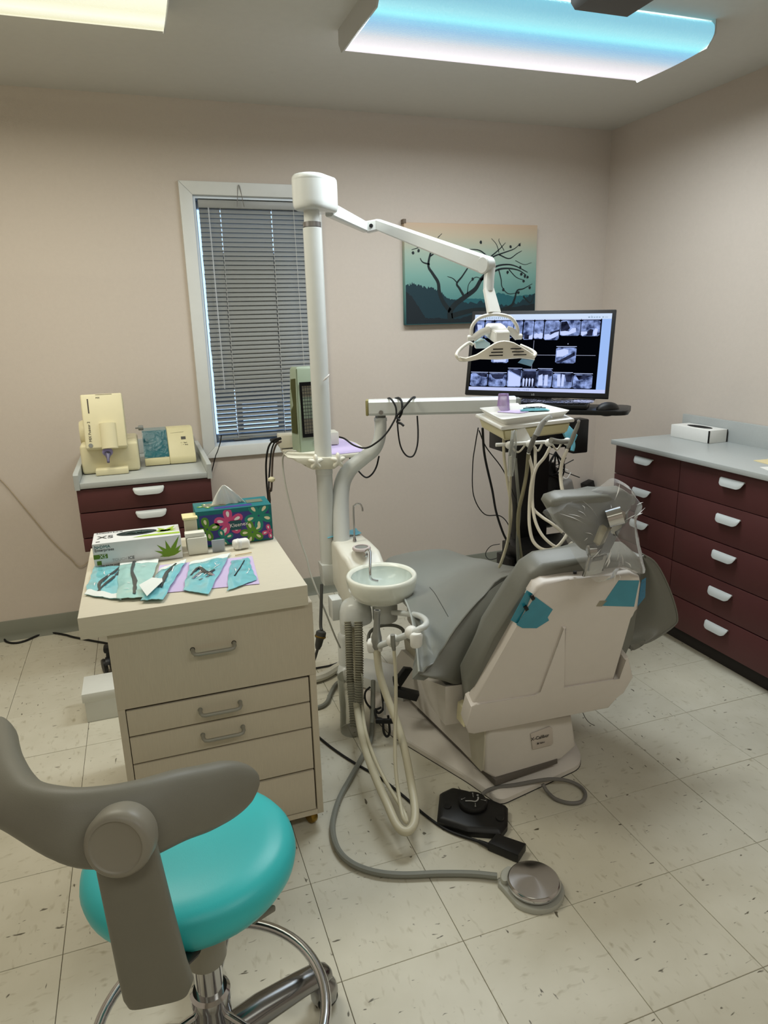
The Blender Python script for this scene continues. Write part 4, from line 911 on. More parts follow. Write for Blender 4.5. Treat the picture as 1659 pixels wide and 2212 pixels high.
obj('grille_wires', bm, black_p, gd, kind='stuff')
text('lettering', 'SCD', .018, GF(.055, .03, .0025), gx, (0, 0, 1), mat('grey_print', (110, 122, 112), .5), gd)

# ================================================================ CUSPIDOR
cu_ = thing('cuspidor', (.11, 1.10, 0), 'white spittoon unit with round bowl and chrome taps beside the dental chair', 'cuspidor')
obj('column', lathe(B(), [(0, .10), (.027, .10), (.027, .40), (0, .40)], (.125, 1.10, 0), 28), white_e, cu_)
obj('column_sleeve', lathe(B(), [(0, .02), (.040, .02), (.040, .16), (.034, .175), (.028, .18), (0, .18)], (.125, 1.10, 0), 28), white_e, cu_)
obj('base_foot', lathe(B(), [(0, .0), (.062, .0), (.064, .012), (.050, .03), (.042, .036), (0, .036)], (.125, 1.10, .001), 28), white_e, cu_)
obj('link_beam', prism(B(), [V(p) for p in [(0.066, 0.957, 0.085), (0.231, 0.709, 0.085), (0.33, 0.757, 0.085), (0.362, 0.834, 0.085), (0.184, 1.027, 0.085)]], (0, 0, -.05), .008), white_e, cu_)
body_c = mat('spittoon_body', (228, 226, 214), .35, coat=.3)
# body shell: sloping shoulder from the column towards the bowl
sec = []
for (Y, zt_, zb_, xl, xr) in ((1.165, .585, .43, .085, .215), (1.12, .602, .40, .078, .218), (1.03, .600, .385, .075, .225), (.95, .585, .375, .075, .235), (.93, .572, .37, .085, .235), (.895, .550, .38, .09, .235), (.875, .530, .42, .10, .225)):
    r_c = .02; ring = []
    for (cx_, cz_, a0) in ((xr-r_c, zt_-r_c, 0), (xl+r_c, zt_-r_c, 90), (xl+r_c, zb_+r_c, 180), (xr-r_c, zb_+r_c, 270)):
        for q in range(5):
            a = math.radians(a0+22.5*q); ring.append(V((cx_+r_c*math.cos(a), Y, cz_+r_c*math.sin(a))))
    sec.append(ring)
obj('body_shell', loft(B(), sec), body_c, cu_, smooth=60)
ch = V((0.153, 0.929, 0.604))
obj('cup_rest', lathe(B(), [(0, 0), (.036, 0), (.036, .006), (.033, .010), (.026, .010), (.026, .004), (0, .004)], ch+V((0, 0, -.004)), 28), mat('pinkish_ring', (198, 186, 184), .4), cu_)
obj('cup_rest_well', lathe(B(), [(0, 0), (.0255, 0), (.0255, .002), (0, .002)], ch+V((0, 0, .001)), 24), grey_p, cu_)
bc = V((.172, .752, .0)); bz = .552
bowlm = mat('milky_bowl', (236, 238, 226), .18, coat=.8, sss=.15)
glassg = mat('green_tinted_glass', (196, 208, 200), .06, coat=1)
obj('bowl', lathe(B(), [(0, bz-.098), (.05, bz-.098), (.085, bz-.092), (.112, bz-.075), (.126, bz-.045), (.131, bz-.012), (.130, bz), (.124, bz+.005), (.116, bz+.003), (.111, bz-.006)], (bc.x, bc.y, 0), 56, caps=False), bowlm, cu_, smooth=60)
obj('bowl_liner', lathe(B(), [(.1105, bz-.0062), (.106, bz-.018), (.092, bz-.040), (.06, bz-.056), (.02, bz-.062), (0, bz-.062)], (bc.x, bc.y, 0), 48, caps=False), glassg, cu_, smooth=60)
obj('drain', lathe(B(), [(0, bz-.061), (.014, bz-.061), (.014, bz-.058), (.01, bz-.058), (0, bz-.059)], (bc.x, bc.y, 0), 18), chrome, cu_)
fk = V((0.156, 1.031, 0.6))
obj('cup_filler', tube(B(), [fk, fk+V((0, 0, .135)), fk+V((.004, -.004, .150)), fk+V((.013, -.008, .158)), fk+V((.025, -.014, .156)), fk+V((.031, -.017, .142)), fk+V((.032, -.018, .128))], .0036, 10, smooth=4), chrome, cu_)
obj('filler_nut', lathe(B(), [(0, -.004), (.008, -.004), (.008, .006), (.006, .012), (.006, .020), (0, .02)], fk, 12), chrome, cu_)
rk = V((0.157, 0.891, 0.585)); re = V((0.162, 0.783, 0.52))
obj('bowl_rinse_spout', tube(B(), [rk, rk+V((0, -.004, .018)), rk+V((.008, -.014, .026)), rk+V((.010, -.028, .016)), re+V((-.020, .012, .03)), re+V((-.017, .010, .006)), re+V((-.004, .002, .0)), re+V((.006, -.004, -.002))], .0048, 10, smooth=4), chrome, cu_)
obj('spout_nut', lathe(B(), [(0, -.004), (.0085, -.004), (.0085, .006), (.006, .012), (0, .012)], rk, 12), chrome, cu_)
obj('under_bowl_cylinder', lathe(B(), [(0, .355), (.045, .355), (.048, .36), (.048, .462), (0, .462)], (.195, .79, 0), 32), white_e, cu_)
vc = V((0.087, 0.819, 0.399))
obj('valve_cover', loft(B(), [[V((vc.x, vc.y, vc.z+h))+V((math.cos(t)*r*1.05, math.sin(t)*r, 0)) for t in [2*math.pi*q/28 for q in range(28)]] for h, r in ((-.045, .050), (-.043, .059), (-.036, .060), (.0, .058), (.024, .052), (.036, .044), (.044, .030))]), white_e, cu_, smooth=60)
obj('side_box', bx(B(), vc.x-.085, vc.x-.045, vc.y+.02, vc.y+.08, vc.z-.04, vc.z+.045, .004), white_e, cu_)
tape_b = mat('pale_blue_tape', (96, 176, 196), .3, noise_s=40, noise_a=.1)
G = [[V((.070+.0235*j, 1.165-.02*i, .604+.012*math.sin(j*1.7+i)*(i == 1)+.006*(i == 1)-.0*i)) for j in range(7)] for i in range(3)]
obj('blue_tape', sheet(B(), [[V((.062+.024*j, 1.17-.025*i, .606+.007*abs(math.sin(j*1.3+i*2)))) for j in range(7)] for i in range(4)], .001), tape_b, cu_, smooth=70)
obj('blue_tape', lathe(B(), [(.0365, .545), (.0372, .59)], (.137, 1.13, 0), 28, caps=False), tape_b, cu_)
# suction holder bracket
hb = [(0.203, 0.717, 0.411), (0.202, 0.579, 0.462), (0.193, 0.443, 0.512), (0.178, 0.346, 0.538), (0.155, 0.291, 0.548), (0.128, 0.277, 0.545), (0.106, 0.301, 0.524), (0.076, 0.364, 0.48), (0.048, 0.446, 0.426)]
obj('holder_rail', tube(B(), hb, .0102, 12, smooth=5), white_e, cu_)
for q in ((0.112, 0.3, 0.528), (0.074, 0.364, 0.479)): obj('holder_ball', sph(B(), q, .0215, n=20), white_p, cu_)
hq = V((0.114, 0.266, 0.525)); obj('holder_cup', loft(B(), [[hq+V((math.cos(t)*r*1.2, math.sin(t)*r*.8, h)) for t in [math.pi*2*k/16 for k in range(16)]] for h, r in ((.014, .013), (.008, .017), (-.024, .016), (-.030, .013))]), white_p, cu_)
hq = V((0.044, 0.458, 0.426)); obj('holder_block', box(B(), hq, (.05, .045, .04), basis(x=(.9, -.4, .1), z=(0, 0, 1)), .010, 3), white_p, cu_)
# big suction tip and saliva ejector with their tubes
def rib_hose(name, pts, r, n, parent, m1, m2):
    P = cr(pts, 8); 
    L = [0]
    for i in range(1, len(P)): L.append(L[-1]+(P[i]-P[i-1]).length)
    prof = []; k = int(L[-1]/.0022)
    def pt_(s):
        for i in range(1, len(L)):
            if L[i] >= s: t = (s-L[i-1])/(L[i]-L[i-1]+1e-9); return P[i-1].lerp(P[i], t)
        return P[-1]
    pts2 = [pt_(L[-1]*q/k) for q in range(k+1)]; rad = [r if (q//2) % 2 == 0 else r*.80 for q in range(k+1)]
    bm = tube(B(), pts2, rad, n); bm.faces.ensure_lookup_table()
    for q, f in enumerate(bm.faces):
        if (q//n)//2 % 2 == 1: f.material_index = 1
    return obj(name, bm, [m1, m2], parent, smooth=20)
s1_ = thing('suction_handpiece', tuple(V((0.049, 0.455, 0.498))), 'grey high volume suction tip standing in the white holder under the bowl', 'suction tip')
tq = V((0.055, 0.457, 0.549)); tb_ = V((0.044, 0.445, 0.418)); ax_ = (tq-tb_).normalized(); Ls = (tq-tb_).length
obj('tip', lathe(B(), [(0, 0), (.012, 0), (.017, .012), (.0175, Ls*.30), (.0155, Ls*.36), (.0115, Ls*.5), (.0098, Ls*.82), (.0112, Ls*.92), (.0114, Ls-.002), (.0105, Ls), (.0075, Ls), (.0075, Ls-.01), (0, Ls-.01)], tb_, 20, ax=ax_), mat('satin_grey', (150, 150, 144), .35, metal=.5), s1_)
obj('tip_hole', lathe(B(), [(0, Ls-.0005), (.006, Ls-.0005), (.006, Ls), (0, Ls)], tb_, 16, ax=ax_), darkgap, s1_)
obj('hose', tube(B(), [V(p) for p in [(0.045, 0.446, 0.421), (0.043, 0.414, 0.346), (0.051, 0.371, 0.283), (0.06, 0.307, 0.225), (0.056, 0.229, 0.176), (0.045, 0.15, 0.117), (0.026, 0.072, 0.091), (0.004, 0.026, 0.077), (-0.024, 0.012, 0.072), (-0.042, 0.037, 0.078), (-0.046, 0.11, 0.099), (-0.045, 0.213, 0.114), (-0.035, 0.344, 0.125), (-0.005, 0.508, 0.123), (0.047, 0.725, 0.102), (0.066, 0.81, 0.191), (0.077, 0.845, 0.325)]], .0125, 12, smooth=6), beige_t, s1_)
s2_ = thing('saliva_ejector', tuple(V((0.066, 0.342, 0.488))), 'thin grey saliva ejector tip in the round white holder under the bowl', 'suction tip')
obj('tip', tube(B(), [(0.063, 0.335, 0.514), (0.064, 0.336, 0.481), (0.068, 0.339, 0.46)], [.0078, .0078, .006], 12), mat('satin_grey', (150, 150, 144), .35), s2_)
obj('hose', tube(B(), [V(p) for p in [(0.068, 0.34, 0.461), (0.064, 0.318, 0.381), (0.05, 0.285, 0.289), (0.028, 0.237, 0.21), (0.009, 0.183, 0.152), (-0.005, 0.122, 0.111), (-0.02, 0.05, 0.094), (-0.015, 0.034, 0.083), (-0.011, 0.052, 0.09), (-0.013, 0.099, 0.098), (-0.022, 0.194, 0.113), (-0.024, 0.299, 0.134), (0.001, 0.464, 0.13), (0.065, 0.7, 0.112), (0.108, 0.834, 0.324)]], .0058, 10, smooth=6), beige_t, s2_)
ch1 = rib_hose('corrugated_hose', [V(p) for p in [(0.046, 0.782, 0.374), (0.034, 0.74, 0.288), (0.023, 0.701, 0.177), (0.019, 0.669, 0.081), (0.013, 0.647, 0.018)]], .0155, 14, cu_, mat('corrugated_grey', (164, 162, 144), .5), mat('painted_groove_shade', (104, 101, 86), .7))  # second colour is darkened to paint the shade between the ribs
ch2 = rib_hose('corrugated_hose', [V(p) for p in [(0.077, 0.752, 0.381), (0.064, 0.71, 0.296), (0.048, 0.673, 0.187), (0.033, 0.65, 0.089), (0.022, 0.635, 0.024)]], .0165, 14, cu_, MATS['corrugated_grey'], MATS['painted_groove_shade'])
obj('floor_boot', loft(B(), [[V((.010+c_*.0, .655, h))+V((math.cos(t)*r, math.sin(t)*r*1.1, 0)) for t in [2*math.pi*q/24 for q in range(24)]] for h, r, c_ in ((.001, .044, 0), (.02, .045, 0), (.09, .042, 0), (.16, .044, 0), (.22, .046, 0))], caps=False), film('milky_film', (222, 224, 210), .88, .3), cu_)

# ================================================================ DELIVERY UNIT
du = thing('delivery_unit', (.14, 1.11, .40), 'white bent pole and long beam carrying the cream instrument table', 'dental unit')
obj('bent_pole', tube(B(), [V(p) for p in [(0.11, 1.07, 0.535), (0.121, 1.097, 0.645), (0.131, 1.125, 0.754), (0.148, 1.14, 0.826), (0.18, 1.133, 0.878), (0.228, 1.107, 0.921), (0.266, 1.082, 0.955), (0.287, 1.076, 0.996), (0.294, 1.076, 1.042), (0.298, 1.085, 1.077)]], [.034, .034, .034, .034, .033, .030, .027, .025, .024, .024, .024], 24, smooth=6), white_e, du, smooth=60)
pt_ = V((0.298, 1.085, 1.077)); 
obj('pole_ring', lathe(B(), [(0, -.008), (.026, -.008), (.026, .006), (0, .006)], pt_, 24), white_e, du)
obj('pivot_block', box(B(), pt_+V((0, 0, .018)), (.034, .034, .03), I3, .002), grey_p, du)
b0, b1 = V((0.25, 1.082, 1.126)), V((0.783, 0.879, 1.132)); b1.z = b0.z
beamobj('beam', b0, b1, .055, .062, .055, .062, white_e, du)
bd = (b1-b0).normalized(); obj('beam_cap', box(B(), b0-bd*.006, (.012, .054, .061), basis(x=bd, z=(0, 0, 1)), .004), mat('dull_gold_plastic', (150, 142, 96), .45), du)
obj('beam_cap', box(B(), b1+bd*.010, (.02, .05, .05), basis(x=bd, z=(0, 0, 1)), .004), grey_p, du)
bn = V((bd.y, -bd.x, 0)); obj('beam_button', lathe(B(), [(0, 0), (.009, 0), (.009, .003), (0, .003)], V((0.283, 1.033, 1.109)), 16, ax=bn), steel, du)
t0_, t1_ = b1+V((-.02, -.02, -.01)), V((0.677, 0.634, 1.104))
beamobj('table_stem', t0_, t1_, .05, .035, .05, .035, white_p, du)
tc_ = [(0.534, 0.722, 1.122), (0.462, 0.399, 1.122), (0.762, 0.448, 1.122), (0.862, 0.749, 1.122)]
obj('table_top', prism(B(), [V(p) for p in tc_], (0, 0, -.012), .004), white_p, du)
def shr(ps, k): c = sum((V(p) for p in ps), V())/len(ps); return [c+(V(p)-c)*k for p in ps]
bt = [p+V((0, 0, -.0125)) for p in shr(tc_, .93)]; bb = [p+V((0, 0, -.05)) for p in shr(tc_, .86)]
bm = loft(B(), [bt, bb]); bmesh.ops.bevel(bm, geom=list(bm.edges), offset=.005, segments=2, affect='EDGES'); obj('table_body', bm, beige_p, du)
fl_, fr2 = V(tc_[1]), V(tc_[2]); fd = (fr2-fl_).normalized(); fn_ = V((fd.y, -fd.x, 0))
bq = lerp(bb[1], bb[2], .22)+V((0, 0, .02))+fn_*.008
obj('badge', lathe(B(), [(.0085, 0), (.0105, 0), (.0105, .001), (.0085, .001)], bq, 24, ax=fn_, caps=False), inkb, du)
obj('badge', lathe(B(), [(0, 0), (.004, 0), (.002, .001), (0, .001)], bq, 3, ax=fn_), inkb, du)
ra, rb = V((0.447, 0.405, 1.065)), V((0.688, 0.347, 1.074)); rb.z = ra.z+.004
obj('holder_rail', tube(B(), [ra, rb], .006, 12), white_p, du)
obj('rail_bracket', prism(B(), [lerp(ra, rb, .30)+V((0, .01, -.006)), lerp(ra, rb, .52)+V((0, .01, -.006)), lerp(ra, rb, .46)+V((0, .05, .055)), lerp(ra, rb, .34)+V((0, .05, .055))], (0, .02, 0), .003), white_p, du)
hold = [.165, .43, .68, .92]
for k in hold: obj('holder_ball', sph(B(), lerp(ra, rb, k)+V((0, -.006, -.002)), .0128, n=18, sc=(1.05, 1, 1)), white_p, du)
# handpieces
def hp(label, pts, r, m, name='handpiece'):
    t = thing(name, tuple(V(pts[0])), label, 'handpiece'); obj('body', tube(B(), pts, r, 14, smooth=4), m, t); return t
clr = film('clear_sleeve', (225, 228, 230), .55)
h1 = hp('bagged handpiece hanging in the leftmost white holder of the cream table', [(0.465, 0.348, 1.038), (0.474, 0.354, 1.072), (0.487, 0.369, 1.101), (0.498, 0.379, 1.11)], [.004, .006, .005, .003], grey_p)
G = []
for i in range(10):
    v = i/9; row = []
    for j in range(14):
        a = 2*math.pi*j/13; cx_, cy_ = 1110-6*v, 930+100*v; r_x = 5.5+3.0*math.sin(v*3)+1.2*noise.noise(V((j*.9, i*.7, 1))); 
        row.append(V((0.473, 0.349, 1.052))+V((.95, -.3, 0))*((cx_-1106+math.cos(a)*r_x)*.00143)+V((0, 0, -1))*((cy_-975)*.00143)+V((.3, .95, 0))*math.sin(a)*.008*(1+.2*noise.noise(V((j, i, 3)))))
    G.append(row)
obj('sleeve', sheet(B(), G), film('sleeve_film', (214, 218, 214), .72), h1, smooth=60)
h2 = hp('grey air water syringe in a clear sleeve tilted in the second white holder', [(0.515, 0.322, 1.048), (0.518, 0.316, 1.066), (0.525, 0.31, 1.092), (0.534, 0.303, 1.118), (0.542, 0.295, 1.137), (0.549, 0.285, 1.15)], [.005, .0075, .008, .007, .006, .004], mat('dark_satin_grey', (112, 112, 108), .3))
obj('sleeve', tube(B(), [(0.528, 0.301, 1.104), (0.542, 0.295, 1.137), (0.554, 0.285, 1.155), (0.561, 0.274, 1.163)], [.009, .0085, .007, .006], 12, smooth=4), clr, h2)
h3 = hp('thick grey handpiece lying sideways in the third white holder', [(0.579, 0.3, 1.085), (0.61, 0.309, 1.077), (0.644, 0.318, 1.073), (0.673, 0.33, 1.07)], [.009, .0085, .007, .006], mat('satin_grey', (150, 150, 144), .35, metal=.4))
h4 = hp('slim grey handpiece pointing up in the rightmost white holder', [(0.636, 0.294, 1.057), (0.642, 0.287, 1.075), (0.648, 0.281, 1.101), (0.654, 0.275, 1.124), (0.654, 0.268, 1.139)], [.005, .007, .007, .006, .004], mat('satin_grey', (150, 150, 144), .35))
obj('burr_tip', sph(B(), (0.654, 0.269, 1.142), .005, n=12), chrome, h4)
def hose(label, pts, r, m=beige_t): cable('tubing', pts, r, m, label, 'tubing')
hose('cream tubing hanging furthest left below the instrument table', [(0.533, 0.511, 1.079), (0.526, 0.493, 1.008), (0.527, 0.469, 0.926), (0.53, 0.447, 0.852), (0.522, 0.433, 0.792), (0.527, 0.462, 0.71), (0.52, 0.494, 0.623)], .0052)
hose('thin cream tubing from the bagged handpiece down to the chair', [(0.477, 0.364, 1.034), (0.488, 0.38, 0.948), (0.5, 0.402, 0.85), (0.514, 0.427, 0.763), (0.516, 0.457, 0.68), (0.516, 0.494, 0.617)], .0040)
hose('grey tubing falling straight below the bagged handpiece', [(0.51, 0.392, 1.019), (0.508, 0.373, 0.948), (0.53, 0.392, 0.849), (0.539, 0.414, 0.747), (0.58, 0.474, 0.624)], .0055, grey_t)
hose('olive grey tubing curving from the syringe to behind the seat', [(0.521, 0.331, 1.046), (0.54, 0.37, 0.976), (0.523, 0.359, 0.919), (0.525, 0.389, 0.835), (0.542, 0.413, 0.747), (0.592, 0.476, 0.647)], .0060, mat('olive_tubing', (150, 144, 116), .4))
wt_ = mat('white_tubing', (222, 216, 200), .35)
hose('white tubing forming the outer loop under the instrument table', [(0.532, 0.345, 1.033), (0.536, 0.329, 0.982), (0.524, 0.318, 0.928), (0.514, 0.305, 0.872), (0.504, 0.283, 0.822), (0.505, 0.26, 0.781), (0.52, 0.228, 0.763), (0.544, 0.2, 0.773), (0.571, 0.198, 0.796), (0.606, 0.216, 0.825)], .0052, wt_)
hose('white tubing forming the inner loop under the instrument table', [(0.574, 0.38, 1.051), (0.557, 0.349, 1), (0.539, 0.329, 0.946), (0.526, 0.307, 0.893), (0.517, 0.273, 0.843), (0.523, 0.238, 0.804), (0.545, 0.201, 0.777), (0.574, 0.19, 0.773), (0.606, 0.203, 0.781)], .0048, wt_)
hose('white tubing running from the sideways handpiece into the loops', [(0.58, 0.304, 1.063), (0.566, 0.311, 1.031), (0.546, 0.32, 1.002), (0.53, 0.315, 0.965), (0.524, 0.314, 0.914), (0.526, 0.302, 0.875), (0.537, 0.27, 0.855), (0.554, 0.238, 0.839), (0.582, 0.221, 0.812)], .0048, wt_)
hose('white tubing hanging from the rightmost handpiece to the headrest', [(0.635, 0.294, 1.054), (0.615, 0.289, 1.013), (0.606, 0.279, 0.969), (0.597, 0.248, 0.927), (0.611, 0.234, 0.894)], .0055, wt_)
bm = B()
for k in ((.20, .40), (.50, .62), (.74, .88)): 
    p, q = lerp(ra, rb, k[0]), lerp(ra, rb, k[1]); tube(bm, [p+V((0, .006, -.006)), (p+q)/2+V((0, .004, -.028)), q+V((0, .006, -.006))], .0032, 8, smooth=6)
obj('rail_loops', bm, wt_, du, kind='stuff')
cable('thin_cord', [(0.569, 0.768, 1.064), (0.575, 0.802, 0.996), (0.601, 0.875, 0.901), (0.635, 0.933, 0.763), (0.69, 0.944, 0.676), (0.772, 0.964, 0.654), (0.801, 0.945, 0.621), (0.81, 0.926, 0.567)], .0022, black_r, 'thin black cord bowing left below the instrument table', 'cord')
cable('thick_cable', [(0.584, 0.763, 1.063), (0.603, 0.78, 0.955), (0.662, 0.827, 0.807), (0.714, 0.887, 0.696), (0.755, 0.899, 0.597), (0.797, 0.923, 0.539)], .0048, black_r, 'thick black cord falling below the instrument table to the printer', 'cord')
cable('slanting_cord', [(0.571, 0.765, 1.054), (0.612, 0.786, 0.985), (0.711, 0.831, 0.879), (0.794, 0.874, 0.746), (0.859, 0.941, 0.678)], .0022, black_r, 'thin black cord slanting right behind the cream tubing', 'cord')
# tray with cup and pouch
tr2 = [(0.543, 0.715, 1.142), (0.465, 0.399, 1.142), (0.772, 0.485, 1.142), (0.799, 0.725, 1.142)]
ty = thing('instrument_tray', tuple(sum((V(p) for p in tr2), V())/4), 'white plastic tray on top of the cream instrument table', 'tray')
r0 = shr(tr2, .86); r1 = shr(tr2, .99); r2 = shr(tr2, 1.0)
up_ = lambda L, z: [V((p.x, p.y, z)) for p in L]
def rnd(ps, r=.02, n=4):
    out = []; m_ = len(ps)
    for i in range(m_):
        p, a, b = ps[i], ps[i-1], ps[(i+1) % m_]; pa = p+(a-p).normalized()*r; pb_ = p+(b-p).normalized()*r
        for k in range(n+1): t = k/n; out.append(pa*(1-t)**2+p*2*t*(1-t)+pb_*t*t)
    return out
obj('tray_shell', loft(B(), [rnd(up_(r0, 1.1225)), rnd(up_(r1, 1.142)), rnd(up_(r2, 1.144)), rnd(up_(shr(tr2, .975), 1.144)), rnd(up_(r0, 1.1265))]), white_p, ty)
cpz = 1.1272; cp_ = V((0.643, 0.717, 1.127))
obj('plastic_cup', lathe(B(), [(.0, 0), (.024, 0), (.0245, .003), (.0185, .058), (.0185, .060), (0, .060)], cp_+V((0, 0, .0006)), 28), film('lilac_cup_plastic', (186, 156, 206), .5, .2), label='upside down clear lilac plastic cup on the white tray', cat='cup')
obj('lilac_napkin', prism(B(), [V(p) for p in [(0.602, 0.687, 1.128), (0.647, 0.615, 1.128), (0.697, 0.631, 1.128), (0.757, 0.823, 1.128), (0.705, 0.82, 1.128)]], (0, 0, .0008)), lilac, label='lilac paper liner under the cup on the white tray', cat='paper liner')
t, G = crumple('tray_pouch', [(0.674, 0.647, 1.131), (0.798, 0.603, 1.131), (0.83, 0.73, 1.131), (0.739, 0.769, 1.131)], 1.1295, .004, 8, pouch_b, 'blue instrument pouch lying on the white tray right of the cup', n=10)
instr_with_glints(t, G, [(.3, .1), (.5, .5), (.6, .9)], [.003, .004, .002], black_p); instr_with_glints(t, G, [(.7, .1), (.5, .4), (.3, .8)], [.002, .003, .002], black_p)

# ================================================================ MONITOR AND ITS CART
mBL, mBR = V((.746, 1.222, 1.137)), V((1.190, .847, 1.127)); mTL, mTR = V((.797, 1.305, 1.485)), V((1.261, .923, 1.473))
mx_ = (mBR-mBL).normalized(); mu = ((mTL-mBL)+(mTR-mBR)).normalized(); MR = basis(x=mx_, y=mu); mn = mx_.cross(mu).normalized(); mu = mn.cross(mx_)
MW = ((mBR-mBL).length+(mTR-mTL).length)/2+.004; MH = ((mTL-mBL).length+(mTR-mBR).length)/2; mc = (mBL+mBR+mTL+mTR)/4
mo = thing('monitor', tuple(mc-mu*MH/2-mn*.01), 'large black monitor showing dental x-rays on a blue white screen', 'monitor')
obj('bezel', box(B(), mc-mn*.010, (MW, MH, .022), MR, .003), black_p, mo)
obj('back_housing', box(B(), mc-mn*.030, (MW*.7, MH*.7, .026), MR, .010), black_p, mo)
SW, SH = MW-.030, MH-.036; sc0 = mc-mx_*SW/2+mu*(SH/2+.002)
def SP(u, v, d=.0): return sc0+mx_*(SW*u)-mu*(SH*v)+mn*(.0013+d)
def srect(bm, u0, u1, v0, v1, d=0.0): poly(bm, [SP(u0, v1, d), SP(u1, v1, d), SP(u1, v0, d), SP(u0, v0, d)])
scr = obj('screen', B(), black_p, mo, org=mc)
def sp(name, bm, m): return obj(name, bm, m, scr)
bm = B(); srect(bm, 0, 1, 0, 1); sp('screen_background', bm, emat('screen_black', (3, 4, 8), 1))
bm = B(); srect(bm, 0, 1, 0, .068, .0004); sp('toolbar', bm, emat('screen_pale_blue', (206, 224, 250), 1.0))
bm = B(); srect(bm, 0, 1, .955, 1, .0004); sp('taskbar', bm, emat('screen_lavender', (196, 206, 246), 1.0))
bm = B(); srect(bm, .935, 1, .068, .955, .0004); sp('side_panel', bm, emat('screen_side_blue', (158, 190, 246), 1.0))
xg = emat('xray_grey', (158, 180, 240), 1.0, 42, (40, 50, 84)); xw = emat('xray_white', (198, 212, 255), 1.0); xd = emat('xray_dark', (14, 16, 30), 1.0, 30, (50, 56, 84))
def film_(u0, u1, v0, v1, white=(), dark=(), bar=True):
    c_ = .018; w_, h_ = u1-u0, v1-v0; q = B()
    poly(q, [SP(u0+a*w_, v0+b*h_, .0005) for a, b in ((.1, 0), (0, .07), (0, .93), (.1, 1), (.9, 1), (1, .93), (1, .07), (.9, 0))]); r = sp('radiograph', q, xg)
    if bar: q = B(); srect(q, u0, u1, v0-.016, v0-.009, .0005); sp('radiograph_frame', q, xw)
    for L, m_, dd in ((dark, xd, .0008), (white, xw, .001)):
        for P_ in L: q = B(); poly(q, [SP(u0+a*w_, v0+b*h_, dd) for a, b in P_]); sp('radiograph_shape', q, m_)
tooth = [(.05, .75), (.3, .68), (.5, .74), (.75, .66), (.97, .7), (.97, .95), (.7, .98), (.45, .93), (.2, .98), (.03, .92)]
T0, T1 = .085, .31
film_(.008, .078, T0, T1, white=[[(.2, .2), (.8, .25), (.6, .8), (.4, .7)]]); film_(.085, .15, T0, T1)
film_(.155, .30, T0, T1, dark=[[(.0, .6), (.5, .7), (1, .6), (1, .95), (.1, .95)]]); film_(.305, .37, T0, T1-.02)
film_(.378, .452, T0, T1+.02, dark=[[(.2, .7), (.6, .75), (.6, .98), (.1, .97)]], white=[[(.6, .98), (.6, .82), (.97, .72), (.97, .97)]])
film_(.457, .525, T0, T1+.01, white=[tooth]); film_(.532, .64, T0, T1+.025, dark=[[(.4, .6), (1, .45), (1, .75), (.5, .8)]], white=[[(.03, .72), (.3, .68), (.42, .74), (.7, .62), (.98, .56), (.98, .75), (.7, .88), (.45, .95), (.1, .98)]])
film_(.645, .788, T0, T1-.03, dark=[[(.02, .1), (.3, .05), (.5, .5), (.3, .75), (.02, .7)]], white=[[(.02, .72), (.25, .68), (.45, .72), (.6, .5), (.78, .5), (.8, .75), (.5, .92), (.2, .98), (.03, .92)]])
film_(.793, .926, T0, T1-.025, dark=[[(.35, .7), (.5, .55), (.65, .6), (.62, .98), (.3, .98)]], white=[[(.02, .72), (.3, .7), (.36, .82), (.1, .98), (.02, .9)], [(.66, .75), (.75, .5), (.88, .55), (.86, .95), (.7, .98)]])
film_(.63, .775, .43, .63, dark=[[(.02, .95), (.5, .6), (.9, .3), (.95, .5), (.55, .8), (.2, .97)]], white=[[(.03, .2), (.4, .08), (.6, .15), (.62, .4), (.35, .58), (.05, .6)]])
film_(.155, .285, .43, .635, white=[[(.1, .6), (.9, .6), (.85, .95), (.15, .95)]])
film_(.008, .14, .775, .945, dark=[[(.3, .02), (.97, .03), (.95, .3), (.6, .25)]]); film_(.148, .282, .775, .945, dark=[[(.1, .05), (.9, .02), (.8, .4), (.4, .45), (.2, .3)]])
film_(.288, .395, .715, .945, white=[[(.05, .1), (.4, .25), (.95, .45), (.95, .95), (.1, .97)]], dark=[[(.1, .02), (.95, .03), (.95, .4), (.4, .2)]])
teeth = [[(.08+.22*k, .95), (.05+.21*k, .55), (.12+.21*k, .45), (.2+.21*k, .55), (.18+.2*k, .95)] for k in range(4)]
film_(.40, .505, .725, .945, dark=[[(.02, .05), (.98, .05), (.98, .98), (.02, .98)]], white=teeth)
film_(.51, .618, .715, .945, dark=[[(.02, .02), (.98, .05), (.98, .35), (.02, .3)]], white=[[(.1, .9), (.1, .35), (.35, .25), (.42, .9)], [(.5, .9), (.5, .3), (.72, .28), (.75, .9)]])
film_(.624, .765, .76, .945, dark=[[(.6, .02), (.98, .02), (.98, .6), (.7, .55)]], white=[[(.25, .9), (.22, .1), (.38, .06), (.42, .9)], [(.46, .9), (.45, .05), (.6, .1), (.58, .9)]])
film_(.77, .905, .77, .945, dark=[[(.1, .05), (.98, .05), (.6, .3), (.3, .4)]])
bm = B(); srect(bm, .462, .465, .34, .72, .0003); srect(bm, .465, .63, .525, .531, .0003); srect(bm, .775, .912, .525, .531, .0003); srect(bm, .708, .714, .375, .39, .0003); sp('grid_line', bm, emat('screen_line', (150, 156, 180), 1))
tk = emat('screen_teal_icon', (40, 90, 110), 1)
for s_, u in (('o e o a d a o o t e d v s t e e u v', .006), ('w b u o u  o ---', .835)): 
    text('toolbar_icons', s_, .0125, SP(u, .055, .0006), mx_, mu, tk, scr, th=.0001)
text('toolbar_icons', 'o ,    r s d d', .009, SP(.38, .988, .0006), mx_, mu, tk, scr, th=.0001)
